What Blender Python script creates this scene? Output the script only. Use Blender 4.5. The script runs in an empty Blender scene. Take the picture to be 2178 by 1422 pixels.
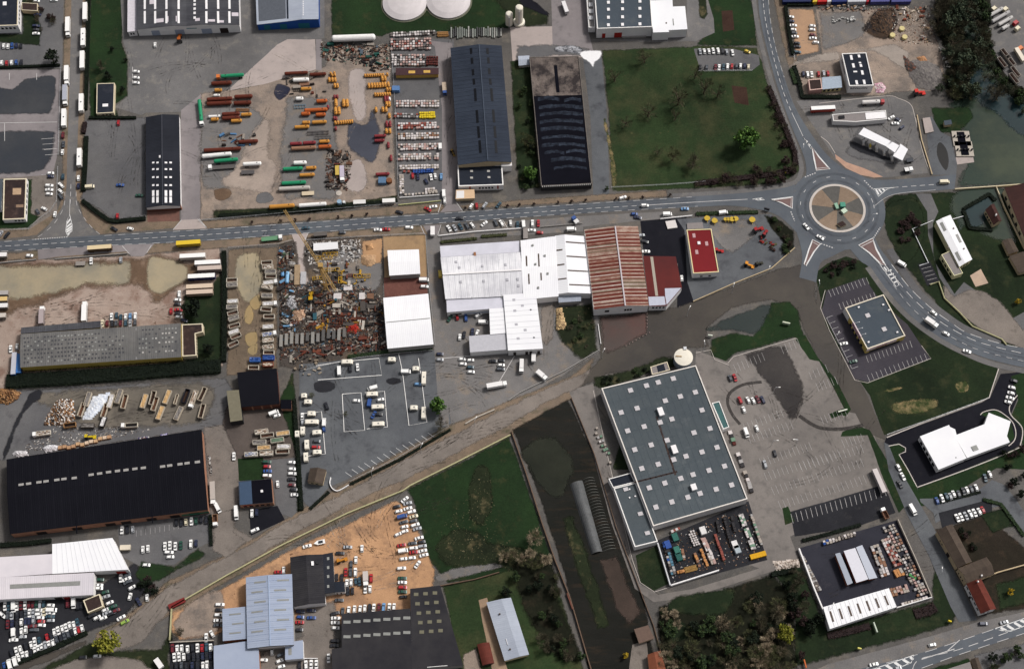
import bpy,math,random
from mathutils import Vector,Matrix,noise
from mathutils.geometry import tessellate_polygon,delaunay_2d_cdt
import numpy as np
R=math.radians
random.seed(7)
SC=bpy.context.scene
COL=SC.collection
F_PX,W_PX,H_PX=3025.0,2178.0,1422.0
DEP,DIST=R(64.0),756.0
cam_d=bpy.data.cameras.new('camera');cam=bpy.data.objects.new('camera',cam_d);COL.objects.link(cam)
cam.location=(0,-DIST*math.cos(DEP),DIST*math.sin(DEP))
cam.rotation_euler=(R(90)-DEP,0,0)
cam_d.sensor_fit='HORIZONTAL';cam_d.sensor_width=36.0;cam_d.lens=36.0*F_PX/W_PX
cam_d.clip_start=1.0;cam_d.clip_end=8000.0
SC.camera=cam
SUN_EL,SUN_AZ=50.0,58.0
world=bpy.data.worlds.new('World');SC.world=world;world.use_nodes=True
wn=world.node_tree.nodes;wl=world.node_tree.links
sky=wn.new('ShaderNodeTexSky');sky.sky_type='NISHITA';sky.sun_disc=False
sky.sun_elevation=R(SUN_EL);sky.sun_rotation=R(SUN_AZ)
sky.air_density=1.0;sky.dust_density=5.0;sky.ozone_density=1.0
hs=wn.new('ShaderNodeHueSaturation');hs.inputs['Saturation'].default_value=0.28
bg=wn['Background'];bg.inputs['Strength'].default_value=0.05
wl.new(sky.outputs[0],hs.inputs['Color']);wl.new(hs.outputs[0],bg.inputs['Color'])
sun_d=bpy.data.lights.new('sun','SUN');sun_d.energy=1.5;sun_d.angle=R(10);sun_d.color=(1.0,0.975,0.94)
sun=bpy.data.objects.new('sun',sun_d);COL.objects.link(sun)
_sd=Vector((math.sin(R(SUN_AZ))*math.cos(R(SUN_EL)),math.cos(R(SUN_AZ))*math.cos(R(SUN_EL)),math.sin(R(SUN_EL))))
sun.rotation_euler=_sd.to_track_quat('Z','Y').to_euler()
sun.location=(0,0,300)
SC.view_settings.view_transform='Standard';SC.view_settings.look='None'
SC.view_settings.exposure=1.07;SC.view_settings.gamma=1.0;SC.view_settings.use_curve_mapping=False
SC.render.engine='CYCLES'
SC.cycles.max_bounces=4;SC.cycles.diffuse_bounces=2;SC.cycles.glossy_bounces=2
SC.cycles.transparent_max_bounces=8;SC.cycles.use_adaptive_sampling=True
_C=Vector(cam.location);_FW=Vector((0,math.cos(DEP),-math.sin(DEP)));_UP=Vector((0,math.sin(DEP),math.cos(DEP)))
def P(u,v,z=0.0):
 d=_FW+Vector((1,0,0))*((u-W_PX/2)/F_PX)+_UP*((H_PX/2-v)/F_PX)
 t=(z-_C.z)/d.z
 return Vector((_C.x+t*d.x,_C.y+t*d.y,z))
def heading(u,v,a):
 """ground heading of a line drawn at picture angle a (0 = east, 90 = up the picture)"""
 p,q=P(u,v),P(u+10*math.cos(R(a)),v-10*math.sin(R(a)))
 return math.atan2(q.y-p.y,q.x-p.x)
KEXP=1.4
def s2l(x):
 x/=255.0
 return x/12.92 if x<=0.04045 else((x+0.055)/1.055)**2.4
def rgb(c):
 return tuple(min(0.82,s2l(x)/KEXP)for x in c)+(1.0,)
MATS={}
def flat(name,col,rough=0.6,metal=0.0,spec=0.12,var=0.0,vs=0.8):
 """plain coat; var > 0 gives a worn, uneven tone"""
 if name in MATS:return MATS[name]
 m=bpy.data.materials.new(name);m.use_nodes=True;n=m.node_tree.nodes;l=m.node_tree.links
 b=n['Principled BSDF'];b.inputs['Roughness'].default_value=rough;b.inputs['Metallic'].default_value=metal
 b.inputs['Specular IOR Level'].default_value=spec
 if var:
  tc=n.new('ShaderNodeTexCoord');nz=n.new('ShaderNodeTexNoise');nz.inputs['Scale'].default_value=vs
  nz.inputs['Detail'].default_value=6;nz.inputs['Roughness'].default_value=0.65
  l.new(tc.outputs['Object'],nz.inputs['Vector'])
  mx=n.new('ShaderNodeMix');mx.data_type='RGBA'
  c=rgb(col)
  mx.inputs['A'].default_value=tuple(x*(1-var)for x in c[:3])+(1,)
  mx.inputs['B'].default_value=tuple(min(.85,x*(1+var*.7))for x in c[:3])+(1,)
  rp=n.new('ShaderNodeMapRange');rp.inputs[1].default_value=0.3;rp.inputs[2].default_value=0.7
  l.new(nz.outputs['Fac'],rp.inputs[0]);l.new(rp.outputs[0],mx.inputs['Factor'])
  l.new(mx.outputs['Result'],b.inputs['Base Color'])
 else:
  b.inputs['Base Color'].default_value=rgb(col)
 MATS[name]=m
 return m
def ground(name,c1,c2,s1=0.03,c3=None,s3=0.12,t3=0.58,w3=0.08,grain=0.3,gs=1.6,rough=0.95,spec=0.04,streak=None,bump=0.0,c4=None,s4=0.6,t4=0.68):
 """ground sheet: two tones in broad patches, an optional third in sharper patches, a fourth as specks, fine grain over all"""
 if name in MATS:return MATS[name]
 m=bpy.data.materials.new(name);m.use_nodes=True;n=m.node_tree.nodes;l=m.node_tree.links
 b=n['Principled BSDF'];b.inputs['Roughness'].default_value=rough;b.inputs['Specular IOR Level'].default_value=spec
 tc=n.new('ShaderNodeTexCoord');vec=tc.outputs['Object']
 if streak:
  mp=n.new('ShaderNodeMapping');mp.inputs['Rotation'].default_value=(0,0,-streak[0]);mp.inputs['Scale'].default_value=(1,streak[1],1)
  mp.vector_type='POINT'
  l.new(vec,mp.inputs[0]);vec2=mp.outputs[0]
 else:vec2=vec
 def nz(s,v,d=5,r=0.6):
  x=n.new('ShaderNodeTexNoise');x.inputs['Scale'].default_value=s;x.inputs['Detail'].default_value=d;x.inputs['Roughness'].default_value=r
  l.new(v,x.inputs['Vector']);return x.outputs['Fac']
 def rng(f,a,c_,lo=0.0,hi=1.0):
  x=n.new('ShaderNodeMapRange');x.inputs[1].default_value=a;x.inputs[2].default_value=c_;x.inputs[3].default_value=lo;x.inputs[4].default_value=hi
  l.new(f,x.inputs[0]);return x.outputs[0]
 def mix(f,a,c_):
  x=n.new('ShaderNodeMix');x.data_type='RGBA';l.new(f,x.inputs['Factor'])
  for k,v in(('A',a),('B',c_)):
   if isinstance(v,tuple):x.inputs[k].default_value=v
   else:l.new(v,x.inputs[k])
  return x.outputs['Result']
 col=mix(rng(nz(s1,vec2),0.35,0.65),rgb(c1),rgb(c2))
 if c3:col=mix(rng(nz(s3,vec2,7,0.68),t3-w3,t3+w3),col,rgb(c3))
 if c4:col=mix(rng(nz(s4,vec,4,0.6),t4,t4+0.04),col,rgb(c4))
 g1=rng(nz(gs,vec,3,0.7),0.25,0.75,1-grain,1+grain)
 g2=rng(nz(0.011,vec,4,0.6),0.3,0.7,0.86,1.14);g3=rng(nz(0.25,vec2,5,0.75),0.3,0.7,1-grain*.45,1+grain*.45)
 for g_ in(g2,g3):
  mm=n.new('ShaderNodeMath');mm.operation='MULTIPLY';l.new(g1,mm.inputs[0]);l.new(g_,mm.inputs[1]);g1=mm.outputs[0]
 hsv=n.new('ShaderNodeHueSaturation');l.new(g1,hsv.inputs['Value']);l.new(col,hsv.inputs['Color'])
 l.new(hsv.outputs[0],b.inputs['Base Color'])
 if bump:
  bp=n.new('ShaderNodeBump');bp.inputs['Strength'].default_value=bump;bp.inputs['Distance'].default_value=0.15
  l.new(nz(2.5,vec,4,0.7),bp.inputs['Height']);l.new(bp.outputs[0],b.inputs['Normal'])
 MATS[name]=m
 return m
def water(name,c1,c2,s=0.03,rough=0.12,c3=None):
 """muddy standing water: opaque silt colour under a glossy, faintly rippled surface"""
 if name in MATS:return MATS[name]
 m=ground(name,c1,c2,s1=s,c3=c3,s3=0.03,t3=0.55,w3=0.12,grain=0.06,gs=0.7,rough=rough,spec=0.15)
 n=m.node_tree.nodes;l=m.node_tree.links
 tc=[x for x in n if x.type=='TEX_COORD'][0]
 nz=n.new('ShaderNodeTexNoise');nz.inputs['Scale'].default_value=0.9;nz.inputs['Detail'].default_value=3
 bp=n.new('ShaderNodeBump');bp.inputs['Strength'].default_value=0.12;bp.inputs['Distance'].default_value=0.05
 l.new(tc.outputs['Object'],nz.inputs['Vector']);l.new(nz.outputs['Fac'],bp.inputs['Height']);l.new(bp.outputs[0],n['Principled BSDF'].inputs['Normal'])
 return m
def ribbed(name,col,period=1.0,depth=0.35,rough=0.7,var=0.25,axis=0,col2=None,vs=0.05,spec=0.06):
 """profiled roofing sheet: fine ribs along the slope (uv in metres) and weathered tone"""
 if name in MATS:return MATS[name]
 m=bpy.data.materials.new(name);m.use_nodes=True;n=m.node_tree.nodes;l=m.node_tree.links
 b=n['Principled BSDF'];b.inputs['Roughness'].default_value=rough;b.inputs['Specular IOR Level'].default_value=spec
 uv=n.new('ShaderNodeUVMap');sp=n.new('ShaderNodeSeparateXYZ');l.new(uv.outputs[0],sp.inputs[0])
 wv=n.new('ShaderNodeMath');wv.operation='MULTIPLY';wv.inputs[1].default_value=2*math.pi/period;l.new(sp.outputs[axis],wv.inputs[0])
 sn=n.new('ShaderNodeMath');sn.operation='SINE';l.new(wv.outputs[0],sn.inputs[0])
 bp=n.new('ShaderNodeBump');bp.inputs['Strength'].default_value=depth;bp.inputs['Distance'].default_value=0.08
 l.new(sn.outputs[0],bp.inputs['Height']);l.new(bp.outputs[0],b.inputs['Normal'])
 tc=n.new('ShaderNodeTexCoord')
 def nz(s,d=6,r=0.65,v=None):
  x=n.new('ShaderNodeTexNoise');x.inputs['Scale'].default_value=s;x.inputs['Detail'].default_value=d;x.inputs['Roughness'].default_value=r
  l.new(v or tc.outputs['Object'],x.inputs['Vector']);return x.outputs['Fac']
 rp=n.new('ShaderNodeMapRange');rp.inputs[1].default_value=0.35;rp.inputs[2].default_value=0.68;l.new(nz(vs),rp.inputs[0])
 mx=n.new('ShaderNodeMix');mx.data_type='RGBA';c=rgb(col)
 mx.inputs['A'].default_value=c;mx.inputs['B'].default_value=rgb(col2)if col2 else tuple(x*(1-var)for x in c[:3])+(1,)
 l.new(rp.outputs[0],mx.inputs['Factor'])
 mp=n.new('ShaderNodeMapping');mp.inputs['Scale'].default_value=(0.9,0.05,1)if axis==0 else(0.05,0.9,1);l.new(uv.outputs[0],mp.inputs[0])
 r2=n.new('ShaderNodeMapRange');r2.inputs[1].default_value=0.3;r2.inputs[2].default_value=0.7;r2.inputs[3].default_value=1-var*0.6;r2.inputs[4].default_value=1+var*0.35
 l.new(nz(1.0,4,0.6,mp.outputs[0]),r2.inputs[0])
 hv=n.new('ShaderNodeHueSaturation');l.new(r2.outputs[0],hv.inputs['Value']);l.new(mx.outputs['Result'],hv.inputs['Color'])
 l.new(hv.outputs[0],b.inputs['Base Color'])
 MATS[name]=m
 return m
def tag(o,label=None,cat=None,group=None,kind=None):
 if label:o['label']=label
 if cat:o['category']=cat
 if group:o['group']=group
 if kind:o['kind']=kind
 return o
def new(name,data,parent=None,loc=None,rz=0.0):
 o=bpy.data.objects.new(name,data);COL.objects.link(o)
 if parent:o.parent=parent
 if loc is not None:o.location=loc
 if rz:o.rotation_euler=(0,0,rz)
 return o
def empty(name,loc,rz=0.0):
 o=new(name,None,None,loc,rz);o.empty_display_size=0.5
 return o
class MB:
 """collects faces; build() links them as one mesh object"""
 def __init__(s):s.v=[];s.f=[];s.m=[];s.uv={}
 def face(s,pts,mi=0,uv=None):
  i=len(s.v);s.v+=[tuple(p)for p in pts];s.f.append(tuple(range(i,i+len(pts))));s.m.append(mi)
  if uv:s.uv[len(s.f)-1]=uv
 def poly(s,pts,mi=0,up=True):
  """flat outline (any shape), triangulated"""
  i=len(s.v);s.v+=[tuple(p)for p in pts]
  for a,b,c in tessellate_polygon([[Vector(p)for p in pts]]):
   A,B,Cc=(Vector(pts[k])for k in(a,b,c))
   if((B-A).cross(Cc-A)).z<0 and up:b,c=c,b
   s.f.append((i+a,i+b,i+c));s.m.append(mi)
 def box(s,x0,x1,y0,y1,z0,z1,mi=0,tx=1.0,ty=1.0,bottom=False):
  """box whose top is scaled by tx, ty about its centre"""
  cx,cy=(x0+x1)/2,(y0+y1)/2
  X0,X1,Y0,Y1=cx+(x0-cx)*tx,cx+(x1-cx)*tx,cy+(y0-cy)*ty,cy+(y1-cy)*ty
  b=[(x0,y0,z0),(x1,y0,z0),(x1,y1,z0),(x0,y1,z0)];t=[(X0,Y0,z1),(X1,Y0,z1),(X1,Y1,z1),(X0,Y1,z1)]
  s.face(t,mi)
  for k in range(4):s.face([b[k],b[(k+1)%4],t[(k+1)%4],t[k]],mi)
  if bottom:s.face(b[::-1],mi)
 def obox(s,c,ax,hx,hy,z0,z1,mi=0):
  """box about c turned so that its long axis is ax"""
  a=Vector((ax[0],ax[1],0)).normalized();b=Vector((-a.y,a.x,0));c=Vector((c[0],c[1],0))
  q=[c-a*hx-b*hy,c+a*hx-b*hy,c+a*hx+b*hy,c-a*hx+b*hy]
  s.prism(q,z0,z1,mi)
 def prism(s,q,z0,z1,mi=0,mtop=None):
  q=[Vector((p[0],p[1],0))for p in q]
  if sum(q[i].x*q[(i+1)%len(q)].y-q[(i+1)%len(q)].x*q[i].y for i in range(len(q)))<0:q=q[::-1]
  n=len(q)
  s.poly([(p.x,p.y,z1)for p in q],mi if mtop is None else mtop)
  for k in range(n):
   a,b=q[k],q[(k+1)%n]
   s.face([(a.x,a.y,z0),(b.x,b.y,z0),(b.x,b.y,z1),(a.x,a.y,z1)],mi)
 def bar(s,a,b,w,mi=0):
  """square bar between two points"""
  a,b=Vector(a),Vector(b);d=(b-a)
  if d.length<1e-6:return
  d.normalize();u=d.cross(Vector((0,0,1)))
  if u.length<1e-3:u=Vector((1,0,0))
  u.normalize();v=d.cross(u);u*=w/2;v*=w/2
  A=[a+u+v,a-u+v,a-u-v,a+u-v];B=[b+u+v,b-u+v,b-u-v,b+u-v]
  for k in range(4):s.face([A[k],B[k],B[(k+1)%4],A[(k+1)%4]],mi)
  s.face(A,mi);s.face(B[::-1],mi)
 def tube(s,prof,ax='x',n=10,mi=0,cy=0.0,cz=0.0):
  """lathe round the x axis: prof = [(x, r)]; or round z: prof = [(z, r)]"""
  rings=[]
  for x,r in prof:
   ring=[]
   for k in range(n):
    t=2*math.pi*k/n
    ring.append((x,cy+r*math.cos(t),cz+r*math.sin(t))if ax=='x' else(cy+r*math.cos(t),cz+r*math.sin(t),x))
   rings.append(ring)
  for i in range(len(rings)-1):
   for k in range(n):
    q=[rings[i][k],rings[i][(k+1)%n],rings[i+1][(k+1)%n],rings[i+1][k]]
    s.face(q[::-1]if ax=='x' else q,mi)
  s.face(rings[0],mi);s.face(rings[-1][::-1]if ax=='x' else rings[-1],mi)
 def mesh(s,name,mats):
  me=bpy.data.meshes.new(name);me.from_pydata(s.v,[],s.f)
  for m in(mats if isinstance(mats,(list,tuple))else[mats]):me.materials.append(m)
  if any(s.m):me.polygons.foreach_set('material_index',s.m)
  if s.uv:
   ul=me.uv_layers.new(name='UVMap').data
   for fi,uvs in s.uv.items():
    st=me.polygons[fi].loop_start
    for k,q in enumerate(uvs):ul[st+k].uv=q
  me.update()
  return me
 def build(s,name,mats,parent=None,loc=None,rz=0.0):
  return new(name,s.mesh(name,mats),parent,loc,rz)
def curve(pts,n=6,closed=True):
 """Catmull-Rom through picture points"""
 out=[];k=len(pts)
 for i in range(k if closed else k-1):
  p0,p1,p2,p3=(pts[(i+j-1)%k]if closed else pts[max(0,min(k-1,i+j-1))]for j in range(4))
  for t in range(n):
   t/=n
   out.append(tuple(0.5*(2*p1[a]+(p2[a]-p0[a])*t+(2*p0[a]-5*p1[a]+4*p2[a]-p3[a])*t*t+(3*p1[a]-p0[a]-3*p2[a]+p3[a])*t**3)for a in(0,1)))
 if not closed:out.append(pts[-1])
 return out
def ragged(pts,amp,step=4.0,closed=True):
 """uneven natural edge: picture points pushed about by noise of several sizes"""
 out=[];k=len(pts)
 for i in range(k if closed else k-1):
  a,b=pts[i],pts[(i+1)%k]
  L=math.hypot(b[0]-a[0],b[1]-a[1]);m=max(1,int(L/step))
  for j in range(m):
   u,v=a[0]+(b[0]-a[0])*j/m,a[1]+(b[1]-a[1])*j/m
   dx=noise.noise((u*.03,v*.03,1.3))*1.2+noise.noise((u*.11,v*.11,4.1))*.7+noise.noise((u*.33,v*.33,7.7))*.35
   dy=noise.noise((u*.03,v*.03,9.3))*1.2+noise.noise((u*.11,v*.11,2.1))*.7+noise.noise((u*.33,v*.33,5.7))*.35
   out.append((u+dx*amp,v+dy*amp))
 return out
LZ=0.0
SHEETS=[]
def sheet(o,layer):
 SHEETS.append((layer,len(SHEETS),o))
 return o
def resub(pts,step):
 out=[];k=len(pts)
 for i in range(k):
  a,b=pts[i],pts[(i+1)%k];m=max(1,int(math.dist(a,b)/step))
  out+=[(a[0]+(b[0]-a[0])*j/m,a[1]+(b[1]-a[1])*j/m)for j in range(m)]
 return out
def inset(q,d):
 n=len(q);out=[]
 ar=sum(q[i].x*q[(i+1)%n].y-q[(i+1)%n].x*q[i].y for i in range(n));sg=1 if ar>0 else-1
 for i in range(n):
  p,a,b=q[i-1],q[i],q[(i+1)%n]
  e1=(a-p);e2=(b-a);e1.z=e2.z=0;e1.normalize();e2.normalize()
  n1,n2=Vector((-e1.y,e1.x,0))*sg,Vector((-e2.y,e2.x,0))*sg
  m=n1+n2
  if m.length<1e-4:m=n1.copy()
  m.normalize();k=d/max(.35,m.dot(n1));out.append(a+m*k)
 return out
SOFT={}
def soft_of(mat):
 """the same ground thinning out towards the sheet's edge, where the ground below shows between its crumbs"""
 if mat.name in SOFT:return SOFT[mat.name]
 m=mat.copy();m.name=mat.name+'_thinning';n=m.node_tree.nodes;l=m.node_tree.links
 at=n.new('ShaderNodeAttribute');at.attribute_name='cover';tc=n.new('ShaderNodeTexCoord')
 tot=at.outputs['Fac']
 for sc,amp in((.12,.9),(.6,.6),(2.2,.5)):
  nz=n.new('ShaderNodeTexNoise');nz.inputs['Scale'].default_value=sc;nz.inputs['Detail'].default_value=3;l.new(tc.outputs['Object'],nz.inputs['Vector'])
  ma=n.new('ShaderNodeMath');ma.operation='MULTIPLY_ADD';ma.inputs[1].default_value=amp;l.new(nz.outputs['Fac'],ma.inputs[0]);l.new(tot,ma.inputs[2]);tot=ma.outputs[0]
 mr=n.new('ShaderNodeMapRange');mr.inputs[1].default_value=1.1;mr.inputs[2].default_value=1.5;l.new(tot,mr.inputs[0])
 ms=n.new('ShaderNodeMixShader');tr=n.new('ShaderNodeBsdfTransparent')
 l.new(mr.outputs[0],ms.inputs[0]);l.new(tr.outputs[0],ms.inputs[1]);l.new(n['Principled BSDF'].outputs[0],ms.inputs[2]);l.new(ms.outputs[0],n['Material Output'].inputs['Surface'])
 SOFT[mat.name]=m
 return m
def zone(name,pts,mat,layer,rough=0.0,smooth=False,kind='structure',label=None,cat=None,step=4.0,soft=None):
 """a sheet of ground laid above those it overlaps; loose ground thins out at its edge"""
 soft=rough>=0.8 if soft is None else soft
 if smooth:pts=curve(pts,5)
 if soft:
  if rough>2:pts=ragged(resub(pts,8),rough*.7,8)
  W0=[P(u,v)for u,v in pts];d=min(11.0,1.0+rough*1.8,.16*math.sqrt(abs(sum(a.x*b.y-b.x*a.y for a,b in zip(W0,W0[1:]+W0[:1])))/2)+.2);W=resample(W0+[W0[0].copy()],max(1.6,d*.6))[:-1];n=len(W)
  A=np.array([(p.x,p.y)for p in W]);B=np.roll(A,-1,0);E=B-A;L2=(E**2).sum(1)+1e-9
  def dist(Q):
   t=np.clip(((Q[:,None,:]-A[None])*E[None]).sum(2)/L2,0,1);return np.sqrt(((A[None]+t[...,None]*E[None]-Q[:,None,:])**2).sum(2)).min(1)
  poly2=[tuple(a)for a in A];sg=1 if(A[:,0]*B[:,1]-B[:,0]*A[:,1]).sum()>0 else-1
  T=(B-np.roll(A,1,0));N=np.stack([-T[:,1],T[:,0]],1)*sg;N/=np.linalg.norm(N,axis=1)[:,None]+1e-9
  ins=[]
  for f in(.5,1.0):
   Q=A[::1 if f<1 else 2]+N[::1 if f<1 else 2]*d*f;dq=dist(Q)
   ins+=[Vector(q)for q,x in zip(Q,dq)if x>d*f*.85 and inside(q,poly2)]
  vs,_,fs,_,_,_=delaunay_2d_cdt([Vector(a)for a in A]+ins,[(k,(k+1)%n)for k in range(n)],[],1,1e-4)
  fs=[f for f in fs if inside(tuple(sum((vs[q]for q in f),Vector((0,0)))/len(f)),poly2)]
  mb=MB();mb.v=[(q.x,q.y,0)for q in vs];mb.f=[tuple(f)for f in fs];mb.m=[0]*len(fs)
  o=mb.build(name,soft_of(mat));at=o.data.attributes.new('cover','FLOAT','POINT');cov=np.clip(dist(np.array([tuple(q)for q in vs]))/d,0,1)
  at.data.foreach_set('value',cov.astype('f4'))
  tag(sheet(o,layer),label,cat,None,kind)
  return o
 if rough:pts=ragged(pts,rough,step)
 mb=MB();mb.poly([P(u,v,layer*LZ)for u,v in pts])
 o=sheet(mb.build(name,mat),layer);tag(o,label,cat,None,kind)
 return o
def ribbon_pts(W,w,closed=False):
 L,Rr=[],[];n=len(W)
 for i in range(n):
  a=W[i-1]if(i or closed)else W[i];b=W[(i+1)%n]if(i<n-1 or closed)else W[i]
  d=(b-a);d.z=0;d.normalize();q=Vector((-d.y,d.x,0))*w/2
  L.append(W[i]+q);Rr.append(W[i]-q)
 return L,Rr
def ribbon_into(mb,W,w,z,closed=False,h=0.0,mi=0):
 L,Rr=ribbon_pts(W,w,closed);n=len(W)
 for i in range(n if closed else n-1):
  j=(i+1)%n
  a,b,c,d=Rr[i],Rr[j],L[j],L[i]
  mb.face([(p.x,p.y,z+h)for p in(a,b,c,d)],mi)
  if h:
   mb.face([(a.x,a.y,0),(b.x,b.y,0),(b.x,b.y,z+h),(a.x,a.y,z+h)],mi)
   mb.face([(c.x,c.y,0),(d.x,d.y,0),(d.x,d.y,z+h),(c.x,c.y,z+h)],mi)
 if h and not closed:
  for i,fl in((0,1),(n-1,-1)):
   a,b=(L[i],Rr[i])if fl>0 else(Rr[i],L[i])
   mb.face([(a.x,a.y,0),(b.x,b.y,0),(b.x,b.y,z+h),(a.x,a.y,z+h)],mi)
def resample(W,step):
 out=[W[0].copy()]
 for i in range(len(W)-1):
  a,b=W[i],W[i+1];m=max(1,round((b-a).length/step))
  for j in range(1,m+1):out.append(a.lerp(b,j/m))
 return out
def along(W,s0,s1):
 """the stretch of a polyline between two distances"""
 out=[];s=0.0
 for i in range(len(W)-1):
  a,b=W[i],W[i+1];L=(b-a).length
  if L<1e-9:continue
  lo,hi=max(s0,s),min(s1,s+L)
  if hi>lo:
   p,q=a.lerp(b,(lo-s)/L),a.lerp(b,(hi-s)/L)
   if not out:out.append(p)
   out.append(q)
  s+=L
 return out
def length(W):return sum((W[i+1]-W[i]).length for i in range(len(W)-1))
def line_into(mb,pts,w,layer,dash=None,smooth=False,closed=False):
 if smooth:pts=curve(pts,6,closed)
 W=[P(u,v)for u,v in pts]
 if closed and dash:W.append(W[0].copy())
 if not dash:
  ribbon_into(mb,W,w,layer*LZ,closed)
 else:
  s,T=0.0,length(W)
  while s<T:
   q=along(W,s,min(T,s+dash[0]))
   if len(q)>1:ribbon_into(mb,q,w,layer*LZ)
   s+=dash[0]+dash[1]
def strip(name,pts,w,mat,layer,smooth=False,closed=False,h=0.0,dash=None,kind='structure',label=None,cat=None,rough=0.0):
 if smooth:pts=curve(pts,6,closed)
 if rough:pts=ragged(pts,rough,6,closed)
 mb=MB()
 if h:ribbon_into(mb,[P(u,v)for u,v in pts],w,layer*LZ,closed,h)
 else:line_into(mb,pts,w,layer,dash,False,closed)
 o=mb.build(name,mat);tag(o,label,cat,None,kind)
 if not h:sheet(o,layer)
 return o
def inside(pt,poly):
 x,y=pt;c=False;n=len(poly)
 for i in range(n):
  x1,y1=poly[i];x2,y2=poly[(i+1)%n]
  if(y1>y)!=(y2>y)and x<(x2-x1)*(y-y1)/(y2-y1)+x1:c=not c
 return c
def scatter(poly,n,rnd):
 xs=[p[0]for p in poly];ys=[p[1]for p in poly];out=[]
 k=0
 while len(out)<n and k<n*60:
  k+=1
  p=(rnd.uniform(min(xs),max(xs)),rnd.uniform(min(ys),max(ys)))
  if inside(p,poly):out.append(p)
 return out
def settle_sheets(step=0.005):
 """lay every sheet of ground 5 mm above those it overlaps"""
 done=[]
 for layer,k,o in sorted(SHEETS,key=lambda t:(t[0],t[1])):
  xs=[v.co.x for v in o.data.vertices];ys=[v.co.y for v in o.data.vertices]
  b=(min(xs),max(xs),min(ys),max(ys));z=step
  for c,zc in done:
   if zc>=z and b[0]<c[1]and c[0]<b[1]and b[2]<c[3]and c[2]<b[3]:z=zc+step
  o.location.z=z;done.append((b,z))
 return max(z for _,z in done)
ORD=['first','second','third','fourth','fifth','sixth','seventh','eighth','ninth','tenth','eleventh','twelfth','thirteenth','fourteenth','fifteenth','sixteenth',
  'seventeenth','eighteenth','nineteenth','twentieth']
# ================================================================== GROUND
G_base=ground('ground_mixed',(104,100,97),(92,89,86),0.02,(118,111,103),0.08,0.6,grain=0.3)
G_road=ground('asphalt_road',(103,108,114),(94,98,105),0.05,(106,107,110),0.3,0.62,grain=0.12,gs=2.5,rough=0.85)
G_old=ground('asphalt_old',(120,117,116),(106,104,104),0.04,(130,125,120),0.15,0.6,grain=0.16,rough=0.9)
G_lot=ground('asphalt_lot',(112,110,110),(100,99,101),0.04,(86,84,86),0.12,0.64,grain=0.18)
G_bluelot=ground('asphalt_bluish',(106,108,111),(94,96,100),0.05,(76,76,80),0.1,0.62,grain=0.18)
G_dark=ground('asphalt_dark',(52,52,56),(43,43,47),0.06,(66,64,64),0.2,0.66,grain=0.2)
G_black=ground('asphalt_new',(36,36,42),(30,30,36),0.06,(46,45,47),0.3,0.66,grain=0.15)
G_car=ground('asphalt_car_park',(134,127,122),(122,116,112),0.05,(108,103,100),0.2,0.6,grain=0.14)
G_lane=ground('lane_gravel',(140,130,122),(122,114,108),0.04,(104,96,90),0.15,0.62,grain=0.2,c4=(90,80,74),s4=0.4)
G_tan=ground('dirt_tan',(164,146,132),(146,132,121),0.03,(124,114,107),0.09,0.55,grain=0.25,c4=(98,86,76),s4=0.5,t4=0.66)
G_grav=ground('gravel_grey',(128,124,122),(114,111,110),0.04,(138,126,114),0.1,0.6,grain=0.2)
G_conc=ground('concrete_pale',(186,172,166),(172,160,155),0.05,(156,146,142),0.2,0.64,grain=0.1)
G_pave=ground('paved_lavender',(146,138,138),(134,127,128),0.05,(122,116,116),0.2,0.62,grain=0.12)
G_pink=ground('dirt_pinkish',(174,156,144),(158,139,127),0.05,(136,112,100),0.08,0.56,grain=0.18,c4=(112,90,78),s4=0.35,t4=0.64)
G_wet=ground('dirt_wet',(116,94,76),(98,80,66),0.06,(136,114,98),0.15,0.6,grain=0.2,rough=0.6)
G_orange=ground('dirt_orange',(202,158,120),(184,142,108),0.04,(152,120,96),0.08,0.56,grain=0.18,c4=(118,88,68),s4=0.4,t4=0.64)
G_ochre=ground('dirt_ochre',(172,142,108),(158,130,100),0.04,(140,116,94),0.1,0.6,grain=0.18)
G_mud=ground('dirt_mud',(122,106,90),(104,92,80),0.05,(142,124,106),0.1,0.58,grain=0.25,c4=(84,72,62),s4=0.4,t4=0.64)
G_verge=ground('verge_dirt',(136,118,100),(120,106,94),0.06,(92,88,70),0.12,0.6,grain=0.25)
G_grass=ground('grass_dark',(38,50,31),(30,40,26),0.04,(56,60,40),0.1,0.6,grain=0.35,gs=1.1,spec=0.1)
G_field=ground('grass_field',(50,66,39),(41,54,33),0.03,(72,72,48),0.05,0.6,0.14,grain=0.35,gs=1.1,spec=0.1,c4=(82,82,54),s4=0.3,t4=0.68)
G_lush=ground('grass_lush',(38,57,32),(30,45,27),0.05,(60,64,40),0.1,0.62,grain=0.35,gs=1.2,spec=0.1)
G_rough=ground('grass_rough',(44,51,33),(34,40,27),0.05,(94,86,62),0.09,0.62,0.06,grain=0.4,gs=0.9,spec=0.1,c4=(136,124,96),s4=0.4,t4=0.68)
G_brush=ground('scrub_floor',(34,35,25),(25,28,19),0.06,(50,44,34),0.12,0.6,grain=0.45,gs=0.8,spec=0.1)
G_bare=ground('grass_bare_patch',(150,130,96),(120,110,78),0.1,(60,70,42),0.16,0.5,grain=0.3,gs=0.9)
G_plough=ground('field_black',(42,41,38),(33,34,31),0.03,(54,47,40),0.06,0.6,grain=0.25,streak=(R(-72),5.0))
G_soil=ground('soil_brown',(72,54,46),(60,44,38),0.08,None,grain=0.3)
W_mud=water('water_silt',(176,160,130),(160,148,126),0.02,c3=(138,132,118),rough=.16)
W_pud=water('water_puddle',(172,146,104),(156,138,104),0.05,rough=.16)
W_grey=water('water_flood',(78,72,67),(70,66,63),0.02,rough=.16,c3=(86,80,73))
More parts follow.
